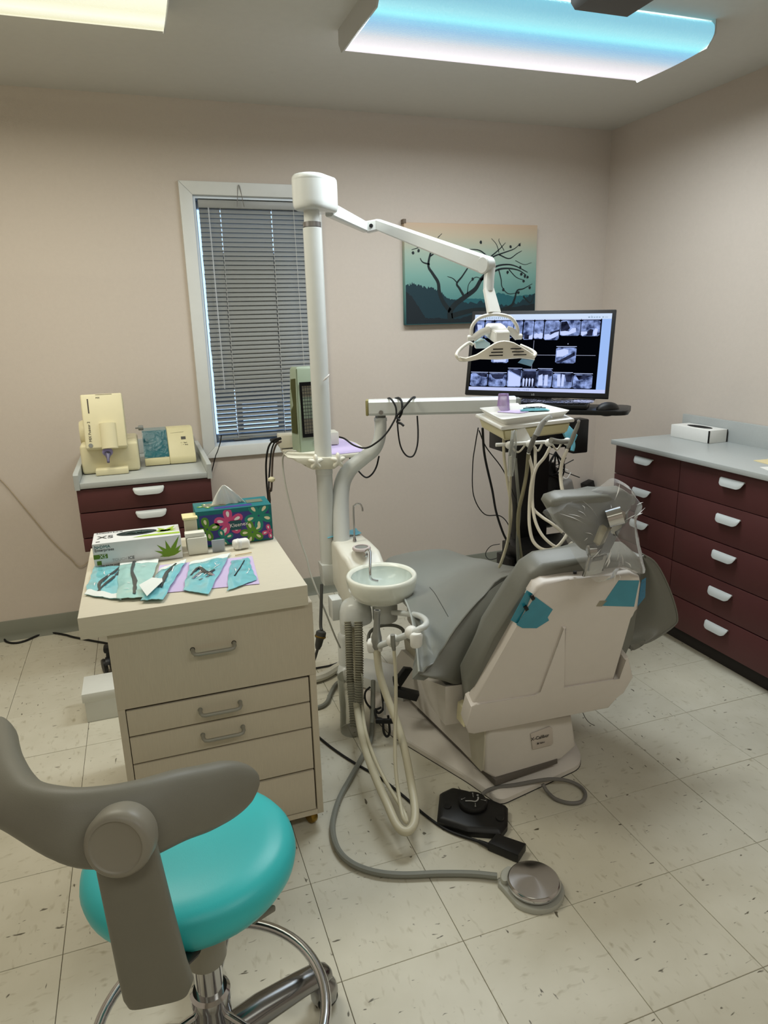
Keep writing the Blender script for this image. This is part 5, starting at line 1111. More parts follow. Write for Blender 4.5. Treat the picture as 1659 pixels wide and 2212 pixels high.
text('maker_mark', 'LG', .011, mc-mu*(MH/2-.004)+mx_*(-.012)+mn*.0015, mx_, mu, mat('silver_print', (150, 150, 150), .4), mo, th=.0002)
# cart
mcart = thing('monitor_cart', (1.19, 1.42, 0), 'black column stand with keyboard shelf holding the monitor behind the chair', 'stand')
obj('column', bx(B(), 1.085, 1.265, 1.37, 1.43, .06, 1.10, .006), black_p, mcart)
obj('base', bx(B(), .98, 1.42, 1.14, 1.62, .03, .07, .01), black_p, mcart)
for x in (1.0, 1.40):
    for y in (1.17, 1.59): obj('caster', lathe(B(), [(0, -.01), (.015, -.01), (.015, .01), (0, .01)], (x, y, .0155), 14, ax=(1, 0, 0)), black_p, mcart)
ktc = V((.965, .965, 0)); kn = V((mn.x, mn.y, 0)).normalized(); kx = V((mx_.x, mx_.y, 0)).normalized(); KZ = 1.098
kc = V((.765, 1.20, 0))+kx*.345+kn*.03
kq = [kc-kx*.29+kn*.13, kc+kx*.29+kn*.13, kc+kx*.30-kn*.08, kc-kx*.29-kn*.08]
obj('keyboard_shelf', prism(B(), [V((p.x, p.y, KZ)) for p in rnd([V((p.x, p.y, 0)) for p in kq], .04)], (0, 0, -.018), .004), black_p, mcart)
beamobj('shelf_arm', V((kc.x, kc.y, KZ-.03)), V((1.17, 1.39, KZ-.03)), .08, .03, .08, .03, black_p, mcart)
beamobj('monitor_arm', mc-mn*.04, V((1.17, 1.40, mc.z-.16)), .06, .05, .06, .05, black_p, mcart)
obj('monitor_neck', bx(B(), 1.13, 1.21, 1.375, 1.425, 1.095, 1.19, .005), black_p, mcart)
obj('storage_box', bx(B(), .93, 1.31, 1.22, 1.37, .865, .965, .006), black_p, mcart)
obj('storage_pocket', bx(B(), 1.245, 1.325, 1.15, 1.22, .845, 1.0, .006), black_p, mcart)
kb = thing('keyboard', (kc.x, kc.y, KZ), 'black keyboard under clear film on the shelf below the monitor', 'keyboard')
ko = kc-kx*.06+kn*.05
obj('case', box(B(), V((ko.x, ko.y, KZ+.010)), (.40, .14, .016), basis(x=kx, z=(0, 0, 1)), .004), black_p, kb)
bm = B(); kd = V((0, 0, 1)).cross(kx)
for i in range(5):
    for j in range(17): box(bm, V((ko.x, ko.y, KZ+.020))+kx*(-.18+.0225*j)+kd*(-.045+.023*i), (.018, .018, .005), basis(x=kx, z=(0, 0, 1)))
obj('keys', bm, mat('key_plastic', (30, 30, 32), .4), kb, kind='stuff')
G = [[V((ko.x, ko.y, KZ+.026+.006*noise.noise(V((i*.8, j*.5, 2)))+.002))+kx*(-.22+.44*j/14)+kd*(-.08+.16*i/6) for j in range(15)] for i in range(7)]
obj('film_cover', sheet(B(), G), shiny_film('keyboard_film', clear=.94), kb, smooth=60)
mp_ = kc+kx*.215+kn*.085; mo_ = thing('mouse', (mp_.x, mp_.y, KZ), 'black computer mouse at the right end of the keyboard shelf', 'mouse')
obj('body', sph(B(), (mp_.x, mp_.y, KZ+.001), .5, (.10, .056, .056), 20), black_p, mo_)
# printer and black box at the foot of the stand
prn = thing('printer', (1.2, 1.35, .07), 'grey printer on the base of the monitor stand behind the chair', 'printer')
greyp2 = mat('printer_grey', (92, 92, 90), .5)
obj('body', bx(B(), .99, 1.36, 1.16, 1.355, .071, .325, .008), greyp2, prn); obj('drawer', bx(B(), 1.03, 1.33, 1.153, 1.16, .18, .265, .003), greyp2, prn); obj('drawer_pull', bx(B(), 1.13, 1.23, 1.150, 1.154, .275, .29, .001), black_p, prn)
vb = thing('black_recorder', (1.2, 1.33, .326), 'flat black electronic box stacked on the grey printer', 'electronics')
obj('body', bx(B(), 1.0, 1.345, 1.17, 1.35, .327, .405, .004), black_p, vb); obj('front_line', bx(B(), 1.01, 1.335, 1.1685, 1.1705, .366, .370), greyp2, vb)
obj('side_speaker', bx(B(), .955, .988, 1.20, 1.32, .0, .36, .004), black_p, label='narrow black tower standing left of the grey printer', cat='electronics')
glv = mat('pale_blue_vinyl', (110, 190, 214), .35)
g_ = thing('blue_glove', (1.25, 1.14, .93), 'pale blue glove hanging from the black pocket of the monitor stand', 'glove')
obj('cuff', prism(B(), [V(p) for p in [(0.858, 0.666, 1.053), (0.884, 0.661, 1.067), (0.901, 0.649, 1.045), (0.913, 0.64, 1.028), (0.903, 0.638, 1.008), (0.88, 0.643, 0.999), (0.869, 0.654, 1.023)]], (0, .012, 0), .003), glv, g_)
obj('finger', tube(B(), [(0.891, 0.643, 1.012), (0.892, 0.637, 0.992), (0.886, 0.634, 0.973)], .008, 8, smooth=3), glv, g_); obj('finger', tube(B(), [(0.878, 0.648, 1.012), (0.875, 0.642, 0.989)], .007, 8), glv, g_)
random.seed(21)
def tangle(n, label, m, r, cx_, cy_, spread):
    for k in range(n):
        pts = [(cx_+random.uniform(-.04, .04), random.uniform(1.84, 1.95), cy_+random.uniform(-.02, .05))]
        for q in range(4): pts.append((pts[-1][0]+random.uniform(.01, .06)*spread, random.uniform(1.85, 1.97), pts[-1][2]+random.uniform(-.05, .045)))
        cable('tangled_cord', pts, r, m, label, 'cord', n=6, k=4, group=label.split(' low')[0]+'s')
tangle(7, 'tangled black cord low on the wall right of the monitor column', black_r, .003, 1.52, .60, 1.2)
tangle(4, 'tangled white cord low on the wall right of the monitor column', mat('white_cord', (200, 198, 192), .5), .0035, 1.55, .60, 1.2)
bm = B()
for k in range(8):
    pts = [(1.343, 1.45, 0.8)]; x, z_ = pts[0][0], pts[0][2]
    pts = [V((x, 1.44, z_))]+[V((x+random.uniform(-.06, .06), 1.44+random.uniform(-.03, .03), z_-.07*(q+1)-random.uniform(0, .03))) for q in range(4)]; tube(bm, pts, .004, 6, smooth=5)
obj('hanging_cord_bundle', bm, black_r, mcart, kind='stuff')
cable('red_black_cord', [(1.45, 1.5, 0.832), (1.443, 1.5, 0.76), (1.492, 1.6, 0.651), (1.624, 1.8, 0.492)], .002, mat('dark_red_cord', (70, 26, 22), .5), 'thin dark red cord hanging under the black pocket', 'cord')
obj('power_strip', box(B(), (1.743, 1.93, 0.465), (.09, .06, .11), basis(x=(1, .1, .3), z=(0, 0, 1)), .02, 3), mat('grey_adapter', (136, 134, 130), .5), label='rounded grey adapter on the wall below the tangled cords', cat='adapter')
obj('black_adapter', box(B(), (1.942, 1.99, 0.447), (.07, .05, .06), basis(x=(1, .1, .3), z=(0, 0, 1)), .006, 2), black_p, label='black adapter among the white cords near the wall corner', cat='adapter')
obj('dark_bag', loft(B(), [[V((1.335, 1.47, z))+V((math.cos(t)*r*(1+.2*math.sin(3*t+z*9)), math.sin(t)*r*.6, 0)) for t in [2*math.pi*q/20 for q in range(20)]] for z, r in ((.40, .02), (.42, .06), (.50, .085), (.60, .075), (.68, .05), (.74, .02))]), black_r, label='dark fabric bundle hanging at the right side of the monitor column', cat='bag')
cable('wall_loop_cord', [(1.264, 1.85, 0.203), (1.221, 1.88, 0.186), (1.199, 1.9, 0.138), (1.21, 1.88, 0.108), (1.242, 1.85, 0.119), (1.244, 1.8, 0.157)], .0022, black_r, 'small black cord loop left of the printer', 'cord')

# ---------------------------------------------------------------- cables around the posts
cable('black_lead', [(-0.065, 1.306, 0.997), (-0.087, 1.333, 0.987), (-0.109, 1.353, 0.955), (-0.123, 1.36, 0.888), (-0.127, 1.358, 0.799), (-0.128, 1.342, 0.742), (-0.134, 1.325, 0.675), (-0.177, 1.246, 0.311), (-0.163, 1.542, 0.005)], .0042, black_r, 'leftmost black lead hanging from the white control box', 'lead')
cable('black_lead', [(-0.063, 1.305, 0.994), (-0.085, 1.33, 0.978), (-0.1, 1.345, 0.938), (-0.11, 1.351, 0.869), (-0.121, 1.343, 0.791), (-0.123, 1.327, 0.734), (-0.128, 1.323, 0.675), (-0.132, 1.529, 0.005)], .0036, black_r, 'middle black lead hanging from the white control box', 'lead')
fl2 = thing('brown_lead', tuple(V((-0.111, 1.316, 0.824))), 'brown lead with cream clip hanging right of the black leads', 'lead')
obj('cord', tube(B(), [(-0.068, 1.282, 0.986), (-0.084, 1.306, 0.972), (-0.097, 1.321, 0.932), (-0.104, 1.328, 0.872), (-0.112, 1.314, 0.816), (-0.117, 1.315, 0.777), (-0.129, 1.314, 0.718), (-0.126, 1.527, 0.005)], .0042, 8, smooth=6), mat('brown_rubber', (74, 62, 54), .5), fl2)
obj('clip', lathe(B(), [(0, -.012), (.005, -.012), (.015, -.004), (.015, .004), (.005, .012), (0, .012)], (-0.112, 1.317, 0.824), 16), cream_p, fl2)
cable('white_shelf_cord', [(-0.038, 1.135, 0.968), (-0.063, 1.176, 0.964), (-0.079, 1.197, 0.941), (-0.08, 1.215, 0.891), (-0.077, 1.191, 0.809), (-0.063, 1.154, 0.7), (-0.049, 1.126, 0.618), (-0.03, 1.096, 0.536), (-0.022, 1.075, 0.473), (0.002, 1.041, 0.382), (0.022, 1.013, 0.309), (0.046, 1.003, 0.227), (0.068, 0.999, 0.163)], .0035, mat('pale_grey_cord', (184, 184, 176), .5), 'pale grey cord drooping from the shelf to the spittoon column', 'cord')
pc_ = thing('plug_cord', tuple(V((-0.028, 0.945, 0.205))), 'dark cord with a large brass ringed round plug beside the cart', 'cord')
obj('upper_cord', tube(B(), [(0.016, 1.05, 0.432), (0, 1.011, 0.353), (-0.014, 0.976, 0.29), (-0.015, 0.96, 0.273)], .0065, 10, smooth=5), mat('dark_grey_rubber', (58, 58, 54), .55), pc_)
p_a, p_b = V((-0.015, 0.96, 0.273)), V((-0.038, 0.948, 0.202)); axp = (p_b-p_a).normalized(); Lp = (p_b-p_a).length
obj('plug', lathe(B(), [(0, 0), (.012, 0), (.020, .006), (.021, .028), (.016, .034), (.014, Lp*.8), (.009, Lp), (0, Lp)], p_a, 20, ax=axp), mat('dark_grey_rubber', (58, 58, 54), .55), pc_)
obj('brass_ring', lathe(B(), [(.0195, .022), (.0225, .022), (.0225, .027), (.0195, .027)], p_a, 20, ax=axp, caps=False), brass, pc_)
obj('lower_cord', tube(B(), [p_b, (-0.049, 0.952, 0.166), (-0.059, 0.957, 0.135), (-0.067, 0.962, 0.103)], .0058, 10, smooth=5), mat('dark_grey_rubber', (58, 58, 54), .55), pc_)
# cord tied around the beam
cable('beam_cable', [(0.144, 1.15, 1.007), (0.158, 1.122, 1.003), (0.185, 1.085, 0.98), (0.215, 1.029, 0.976), (0.247, 0.982, 1.004), (0.285, 0.979, 1.037), (0.314, 0.98, 1.076), (0.327, 0.983, 1.101), (0.329, 0.991, 1.131), (0.32, 1.001, 1.155), (0.318, 1.026, 1.163), (0.331, 1.085, 1.156)], .0036, black_r, 'black cord looping over the bent pole up to the beam', 'cord')
cable('beam_cord_wrap', [(0.359, 1.075, 1.155), (0.352, 1.014, 1.162), (0.351, 0.982, 1.148), (0.347, 0.974, 1.113), (0.336, 0.977, 1.091), (0.328, 0.975, 1.076), (0.339, 0.964, 1.071), (0.346, 0.954, 1.063)], .0046, black_r, 'black cord wrapped upright around the middle of the beam', 'cord')
cable('beam_cord_wrap', [(0.425, 1.032, 1.16), (0.392, 0.979, 1.163), (0.358, 0.971, 1.134), (0.335, 0.972, 1.109), (0.325, 0.977, 1.097), (0.335, 0.964, 1.083)], .0042, black_r, 'black cord slanting across the beam above the hanging loop', 'cord')
cable('hanging_loop_cord', [(0.334, 0.991, 1.098), (0.334, 0.983, 1.033), (0.341, 0.976, 0.979), (0.361, 0.97, 0.944), (0.385, 0.961, 0.941), (0.404, 0.964, 0.976), (0.414, 0.976, 1.028), (0.418, 0.993, 1.092)], .0032, black_r, 'black cord hanging in a U below the beam', 'cord')
cable('pole_loop_cord', [(0.206, 1.231, 0.905), (0.216, 1.221, 0.882), (0.236, 1.204, 0.848), (0.261, 1.188, 0.823), (0.286, 1.183, 0.834), (0.308, 1.184, 0.865), (0.317, 1.173, 0.911)], .0036, black_r, 'black cord loop hanging behind the bent pole', 'cord')
# floor conduits and cables
cable('floor_conduit', [(0.111, 1.099, 0.03), (0.077, 1.102, 0.022), (0.027, 1.069, 0.02), (-0.014, 1.052, 0.02), (-0.074, 1.047, 0.02)], .019, mat('wrapped_white_pipe', (206, 204, 192), .6, bump=.5, bscale=90), 'white wrapped pipe lying on the floor from the column to the cart', 'pipe')
cable('floor_black_wire', [(0.111, 1.176, 0.006), (0.065, 1.162, 0.006), (0.013, 1.161, 0.006), (-0.038, 1.163, 0.006)], .004, black_r, 'short black wire on the floor behind the white pipe', 'wire')
cable('grey_floor_hose', [(-0.12, 0.851, 0.01), (-0.068, 0.841, 0.01), (-0.032, 0.864, 0.01), (-0.001, 0.923, 0.01), (0.04, 0.987, 0.01), (0.086, 1.014, 0.012)], .0085, grey_t, 'grey hose curving on the floor right of the cart', 'hose')
bkt = thing('black_bracket', tuple(V((0.234, 0.729, 0.06))), 'angular black metal bracket under the white link beam by the chair', 'bracket')
obj('slanted_leg', prism(B(), [V(p) for p in [(0.158, 0.568, 0.221), (0.203, 0.602, 0.239), (0.228, 0.592, 0.235), (0.166, 0.557, 0.192)]], (0, .02, 0), .001), black_p, bkt)
obj('foot', prism(B(), [V(p) for p in [(0.148, 0.543, 0.196), (0.22, 0.512, 0.176), (0.208, 0.51, 0.154), (0.146, 0.536, 0.171)]], (.01, .03, 0), .001), black_p, bkt)
obj('upright', prism(B(), [V(p) for p in [(0.14, 0.564, 0.223), (0.157, 0.559, 0.226), (0.147, 0.536, 0.171), (0.141, 0.559, 0.207)]], (.01, .03, 0), .001), black_p, bkt)
ck = thing('coiled_black_cord', tuple(V((0.07, 0.561, 0.13))), 'coil of black cord hanging between the hose and the chair', 'cord')
obj('loop', tube(B(), [(0.076, 0.628, 0.178), (0.057, 0.629, 0.161), (0.054, 0.623, 0.133), (0.065, 0.612, 0.11), (0.086, 0.602, 0.1), (0.106, 0.597, 0.106)], .0038, 8, smooth=5), black_r, ck)
obj('loop', tube(B(), [(0.106, 0.6, 0.194), (0.108, 0.588, 0.153), (0.103, 0.568, 0.119), (0.086, 0.57, 0.103), (0.075, 0.577, 0.113), (0.075, 0.56, 0.093), (0.093, 0.551, 0.084), (0.09, 0.531, 0.05), (0.099, 0.523, 0.033), (0.11, 0.524, 0.05), (0.111, 0.54, 0.105)], .0045, 8, smooth=5), black_r, ck)
obj('velcro_tie', box(B(), (0.095, 0.531, 0.091), (.065, .012, .018), basis(x=(.94, -.3, -.05), z=(0, 0, 1)), .004), black_r, ck)
obj('steel_clip', box(B(), (0.097, 0.533, 0.14), (.007, .006, .05), basis(x=(.94, -.3, 0), z=(.1, 0, 1)), .001), steel, ck)
obj('grey_drop_hose', tube(B(), [(0.094, 0.647, 0.19), (0.077, 0.606, 0.103), (0.063, 0.577, 0.063)], .008, 10, smooth=4), grey_t, label='grey hose dropping beside the corrugated hoses to the floor', cat='hose')
cable('grey_hose_arc', [(0.154, 0.889, 0.227), (0.175, 0.921, 0.25), (0.222, 0.931, 0.263), (0.272, 0.914, 0.264), (0.302, 0.9, 0.25), (0.31, 0.891, 0.228)], .007, grey_t, 'grey hose arching behind the suction holder', 'hose')
# ================================================================ DENTAL CHAIR
dc = thing('dental_chair', (.46, .5, 0), 'grey padded dental chair with pinkish plastic back shell and film wrapped headrest', 'dental chair')
# floor plate
fp = [V(p) for p in [(0.314, 0.091, -0), (0.272, 0.224, 0), (0.129, 0.565, 0), (0.113, 0.672, 0)]]+[V((.12, .95, 0)), V((.72, .98, 0)), V((.78, .5, 0)), V((0.683, 0.203, 0)), V((0.647, 0.158, 0))]
pl0 = rnd(fp, .03); c_ = sum(fp, V())/len(fp)
def scl(ps, k, z): return [V((c_.x+(p.x-c_.x)*k, c_.y+(p.y-c_.y)*k, z)) for p in ps]
obj('floor_plate', loft(B(), [scl(pl0, 1, .002), scl(pl0, 1, .018), scl(pl0, .985, .024), scl(pl0, .86, .040)]), base_p, dc, smooth=30)
obj('painted_plate_shadow', loft(B(), [scl(pl0, 1.003, .0005), scl(pl0, 1.003, .003)]), black_r, dc)  # black band painted as the shadow line between plate and floor
# lift housing behind the badge
h0 = [V(p) for p in [(0.335, 0.147, 0.045), (0.586, 0.167, 0.045), (0.624, 0.147, 0.1), (0.522, 0.045, 0.3), (0.264, 0.067, 0.3), (0.266, 0.087, 0.26)]]
rear = [V((p.x, p.y, p.z)) for p in h0]
for p in rear: p.y = .135+(p.x-.33)*.09
hz0 = [V((0.33, 0.135, 0.056)), V((0.574, 0.155, 0.057)), V((0.632, 0.16, 0.09)), V((0.605, 0.155, 0.214)), V((0.304, 0.135, 0.25)), V((0.29, 0.15, 0.216)), V((0.294, 0.16, 0.08))]
bm = prism(B(), hz0, (-.07, .60, 0), .012, 3); obj('lift_housing', bm, base_p, dc)
obj('housing_foot', prism(B(), [V((0.318, 0.13, 0.044)), V((0.556, 0.15, 0.05)), V((0.555, 0.15, 0.067)), V((0.318, 0.13, 0.065))], (-.06, .5, 0), .003), mat('foot_grey_metal', (96, 90, 84), .6), dc)  # foot in one even dark grey metal
lp_ = [V((0.287, 0.15, 0.236)), V((0.294, 0.15, 0.207)), V((0.294, 0.16, 0.087)), V((0.284, 0.165, 0.08)), V((.262, .70, .06)), V((.25, .75, .30)), V((0.272, 0.32, 0.271))]
obj('side_cover', prism(B(), lp_, (.03, .01, 0), .005), mat('side_cover_plastic', (196, 190, 172), .5), dc)
bdg = [V((0.447, 0.148, 0.189)), V((0.517, 0.15, 0.197)), V((0.527, 0.15, 0.188)), V((0.533, 0.15, 0.134)), V((0.526, 0.15, 0.129)), V((0.457, 0.148, 0.13))]
bd_o = obj('badge', prism(B(), bdg, (0, -.004, 0), .002), mat('badge_plastic', (196, 186, 176), .35), dc)
bxd = (V((0.515, 0.146, 0.164))-V((0.452, 0.146, 0.163))).normalized()
text('lettering', 'X-Calibur', .0165, V((0.448, 0.143, 0.164)), bxd, (0, 0, 1), mat('badge_ink', (46, 44, 44), .4), bd_o)
text('lettering', '■ Pelton', .0075, V((0.47, 0.142, 0.147)), bxd, (0, 0, 1), MATS['badge_ink'], bd_o)
# hip cover on the left
obj('hip_cover', loft(B(), [[V((0.198, 0.24, 0.357)), V((0.264, 0.24, 0.351)), V((0.273, 0.24, 0.281)), V((0.275, 0.24, 0.24)), V((0.255, 0.24, 0.219)), V((0.198, 0.24, 0.221))],
   [V((0.191, 0.44, 0.29)), V((0.284, 0.44, 0.292)), V((0.302, 0.44, 0.218)), V((0.302, 0.44, 0.2)), V((0.284, 0.44, 0.177)), V((0.223, 0.44, 0.185))]]), base_p, dc, smooth=20)
obj('hip_pad', prism(B(), [V((0.191, 0.26, 0.369)), V((0.267, 0.26, 0.366)), V((0.272, 0.26, 0.339)), V((0.216, 0.26, 0.341))], (0, .1, .01), .004), mat('dark_grey_pad', (84, 84, 80), .5), dc)
obj('hinge_block', prism(B(), [V((0.249, 0.22, 0.298)), V((0.288, 0.22, 0.321)), V((0.294, 0.22, 0.222)), V((0.262, 0.22, 0.226))], (.3, .06, 0), .004), black_p, dc)
obj('hinge_cap', prism(B(), [V((0.229, 0.16, 0.31)), V((0.247, 0.16, 0.315)), V((0.243, 0.16, 0.261)), V((0.225, 0.16, 0.254))], (0, .06, 0), .004), cream_p, dc)
obj('under_frame', bx(B(), .30, .66, .22, .85, .30, .40, .02), base_p, dc)
obj('leg_support', bx(B(), .34, .58, .6, 1.0, .40, .455, .015), base_p, dc)
# seat, legrest and side slings as one upholstered sheet
rows = [
 [(.285, 1.06, .478), (.32, 1.075, .497), (.40, 1.085, .503), (.48, 1.085, .505), (.56, 1.07, .503), (.60, 1.06, .490), (.61, 1.05, .46)],
 [(.25, .93, .470), (.285, .94, .496), (.39, .945, .505), (.49, .945, .507), (.60, .935, .505), (.638, .93, .492), (.645, .92, .46)],
 [(0.242, 0.74, 0.47), (0.289, 0.76, 0.476), (0.367, 0.78, 0.475), (0.476, 0.8, 0.502), (0.616, 0.84, 0.523), (.69, .84, .49), (.72, .82, .45)],
 [(0.209, 0.6, 0.498), (0.256, 0.62, 0.5), (0.334, 0.64, 0.498), (0.439, 0.66, 0.529), (0.589, 0.7, 0.556), (.74, .68, .50), (.80, .64, .44)],
 [(0.179, 0.47, 0.495), (0.22, 0.49, 0.501), (0.307, 0.52, 0.506), (0.415, 0.54, 0.554), (0.563, 0.58, 0.581), (.78, .52, .55), (.90, .46, .45)],
 [(0.147, 0.35, 0.459), (0.198, 0.37, 0.468), (0.285, 0.41, 0.506), (0.397, 0.44, 0.571), (0.537, 0.48, 0.605), (.80, .40, .60), (.96, .32, .45)],
 [(0.109, 0.235, 0.423), (0.169, 0.25, 0.445), (0.251, 0.28, 0.525), (0.369, 0.32, 0.602), (0.504, 0.38, 0.632), (.80, .28, .66), (.975, .20, .48)]]
R4 = [[V(p) for p in r] for r in rows]
def refine(G, k):
    out = [cr(r, k) for r in G]; cols = list(zip(*out)); cols = [cr(c, k) for c in cols]; return [list(r) for r in zip(*cols)]
G = refine(R4, 4)
for i, r in enumerate(G):      # soft sag and wrinkles near the left sling fold
    for j, p in enumerate(r):
        u, v = i/(len(G)-1), j/(len(r)-1)
        k = max(0, 1-abs(v-.10)/.16)*max(0, (u-.55)/.45)
        p += V((0, 0, .012*k*math.sin(v*60+u*8)))
obj('seat_upholstery', sheet(B(), G, .035), mat('seat_grey_vinyl', (130, 133, 128), .32, bump=.15, bscale=500, noise_s=5, noise_a=.04), dc, smooth=70)
rim = [G[-1][j] for j in range(0, 17)]
obj('seat_piping', tube(B(), rim, .0035, 8), uph, dc); obj('seat_piping', tube(B(), [r[0] for r in G[8:]], .0035, 8), mat('pale_piping', (170, 174, 170), .4), dc)
obj('crease_seam', tube(B(), [r[8]+V((0, 0, .0004)) for r in G[9:21]], .0012, 6), mat('seam_dark', (70, 72, 68), .6), dc)
top_ = [V(p) for p in [(0.109, 0.235, 0.422), (0.14, 0.24, 0.426), (0.176, 0.25, 0.455), (0.251, 0.28, 0.525), (0.369, 0.32, 0.602), (0.504, 0.38, 0.632)]]
bot_ = [V(p) for p in [(0.112, 0.235, 0.414), (0.185, 0.235, 0.383), (0.255, 0.24, 0.36), (0.336, 0.27, 0.451), (0.416, 0.31, 0.557), (0.509, 0.38, 0.623)]]
mid_ = [lerp(a, b, .5)+V((0, -.018, 0)) for a, b in zip(top_, bot_)]; mid_[0] = lerp(top_[0], bot_[0], .5); mid_[-1] = lerp(top_[-1], bot_[-1], .5)
obj('side_sling', sheet(B(), refine([top_, mid_, bot_], 5), .004), uph, dc, smooth=70)
ro = [V(p) for p in [(0.825, 0.15, 0.732), (0.885, 0.15, 0.69), (0.947, 0.15, 0.592), (0.986, 0.15, 0.497), (0.975, 0.15, 0.462), (0.886, 0.15, 0.424), (0.814, 0.16, 0.415)]]
ri = [V(p) for p in [(0.825, 0.17, 0.717), (0.847, 0.19, 0.648), (0.859, 0.21, 0.559), (0.858, 0.22, 0.49), (0.844, 0.22, 0.442), (0.831, 0.21, 0.416), (0.811, 0.18, 0.413)]]
rm = [lerp(a, b, .45)+V((-.005, -.02, 0)) for a, b in zip(ro, ri)]
obj('side_sling', sheet(B(), refine([ro, rm, ri, [p+V((-.10, .075, .01)) for p in ri], [p+V((-.20, .12, .0)) for p in ri]], 5), .010), uph, dc, smooth=70)
obj('seat_piping', tube(B(), cr(ro, 5), .003, 8), uph, dc)
obj('painted_gap_shade', prism(B(), [V((0.292, 0.26, 0.299)), V((0.463, 0.3, 0.635)), V((0.565, 0.3, 0.62)), V((0.367, 0.26, 0.25))], (.3, .04, 0), .01), black_r, dc)  # black block put in for the shade between seat and backrest
# back cushion and shell
cs_ = [(0.252, 0.162, 0.272), (0.222, 0.123, 0.418), (0.274, 0.073, 0.578), (0.327, 0.032, 0.704), (0.347, 0.011, 0.772), (0.387, -0, 0.799), (0.538, -0.015, 0.804), (0.662, -0.024, 0.799), (0.692, -0.02, 0.776), (0.726, 0.011, 0.655), (0.734, 0.054, 0.502), (0.722, 0.086, 0.397), (0.723, 0.124, 0.263)]
obj('back_cushion', prism(B(), [V(p) for p in cs_], (.008, .095, .026), .024, 4), uph, dc, smooth=60)
sh_ = [(0.231, 0.132, 0.265), (0.226, 0.103, 0.367), (0.285, 0.046, 0.548), (0.329, 0.006, 0.677), (0.341, -0.01, 0.727), (0.35, -0.018, 0.753), (0.371, -0.023, 0.764), (0.441, -0.03, 0.767), (0.539, -0.037, 0.764), (0.627, -0.045, 0.765), (0.663, -0.043, 0.745), (0.674, -0.037, 0.721), (0.691, -0.012, 0.63), (0.671, -0.008, 0.62), (0.663, -0.003, 0.606), (0.692, 0.096, 0.252)]
obj('back_shell', prism(B(), [V(p) for p in sh_], (.004, .045, .012), .010, 4), shell_p, dc, smooth=50)
sk = [(0.214, 0.123, 0.279), (0.217, 0.099, 0.359), (0.233, 0.095, 0.369), (0.421, 0.081, 0.361), (0.437, 0.076, 0.373), (0.454, 0.008, 0.608), (0.465, 0.007, 0.606), (0.506, 0.07, 0.373), (0.699, 0.053, 0.373), (0.693, 0.031, 0.452), (0.703, 0.029, 0.459), (0.744, 0.05, 0.372), (0.729, 0.069, 0.311), (0.706, 0.074, 0.3), (0.689, 0.087, 0.258), (0.551, 0.099, 0.257), (0.242, 0.13, 0.246), (0.223, 0.129, 0.254)]
obj('shell_skirt', prism(B(), [V(p) for p in sk], (.006, .055, .016), .004, 3), shell_p, dc, smooth=50)
for q in ([(0.35, -0.011, 0.725), (0.412, -0.002, 0.674), (0.402, 0.006, 0.649), (0.408, 0.008, 0.638), (0.376, 0.018, 0.616), (0.331, 0.019, 0.624), (0.311, 0.017, 0.638)],
          [(0.596, -0.038, 0.744), (0.662, -0.041, 0.735), (0.672, -0.016, 0.645), (0.564, -0.012, 0.664)]):
    obj('barrier_tape', prism(B(), [V(p) for p in q], (0, .0012, 0)), teal_tape, dc)
obj('barrier_tape', prism(B(), [V(p) for p in [(0.686, -0.022, 0.725), (0.698, -0.025, 0.732), (0.716, -0.007, 0.664), (0.699, 0.004, 0.631)]], (0, .0012, 0)), film('blue_loose_film', (60, 140, 180), .45), dc)
obj('barrier_tape', prism(B(), [V(p) for p in [(0.554, -0.017, 0.682), (0.577, -0.018, 0.68), (0.565, -0.012, 0.662), (0.547, -0.011, 0.665)]], (0, .0012, 0)), film('yellowed_tape', (190, 184, 160), .6), dc)
obj('barrier_tape', prism(B(), [V(p) for p in [(0.324, -0.01, 0.747), (0.349, -0.007, 0.729), (0.317, 0.022, 0.637), (0.295, 0.02, 0.653)]], (0, .0012, 0)), teal_tape, dc)
for p in ((0.34, -0.013, 0.725), (0.328, -0.002, 0.692)): obj('back_switch', box(B(), p, (.010, .006, .015), basis(x=(.85, -.07, .5), z=(-.5, 0, .85)), .001), black_p, dc)
for p in ((0.463, -0.034, 0.776), (0.543, -0.041, 0.776)): obj('shell_bolt', lathe(B(), [(0, -.004), (.005, -.004), (.005, .003), (0, .003)], V(p)+V((0, .012, .006)), 10), black_p, dc)
# headrest
HP = [(0.345, -0.077, 0.985), (0.351, -0.081, 1.001), (0.381, -0.085, 1.009), (0.482, -0.093, 1.004), (0.558, -0.1, 1.006), (0.58, -0.099, 0.994), (0.584, -0.093, 0.962), (0.559, -0.087, 0.941), (0.508, -0.064, 0.85), (0.488, -0.06, 0.838), (0.461, -0.061, 0.852), (0.397, -0.068, 0.915)]
hr = obj('headrest', prism(B(), [V(p) for p in HP], (.005, .07, .014), .020, 4), uph, dc, smooth=60)
obj('headrest_top_roll', tube(B(), [(0.374, -0.044, 0.983), (0.429, -0.051, 0.991), (0.537, -0.059, 0.986), (0.601, -0.063, 0.978)], [.012, .020, .021, .014], 14, smooth=5), uph, hr)
ha, hb2 = V((0.486, -0.115, 0.954)), V((0.516, -0.133, 0.966))
obj('swivel_drum', tube(B(), [ha, hb2], .0235, 26), chrome, hr)
obj('chrome_link', prism(B(), [V(p) for p in [(0.501, -0.122, 0.942), (0.507, -0.131, 0.982), (0.529, -0.13, 0.97), (0.536, -0.127, 0.951), (0.514, -0.112, 0.886), (0.509, -0.105, 0.855), (0.477, -0.101, 0.849), (0.481, -0.106, 0.871)]], (0, .016, 0), .004), mat('satin_chrome', (176, 176, 176), .2, metal=1), hr)
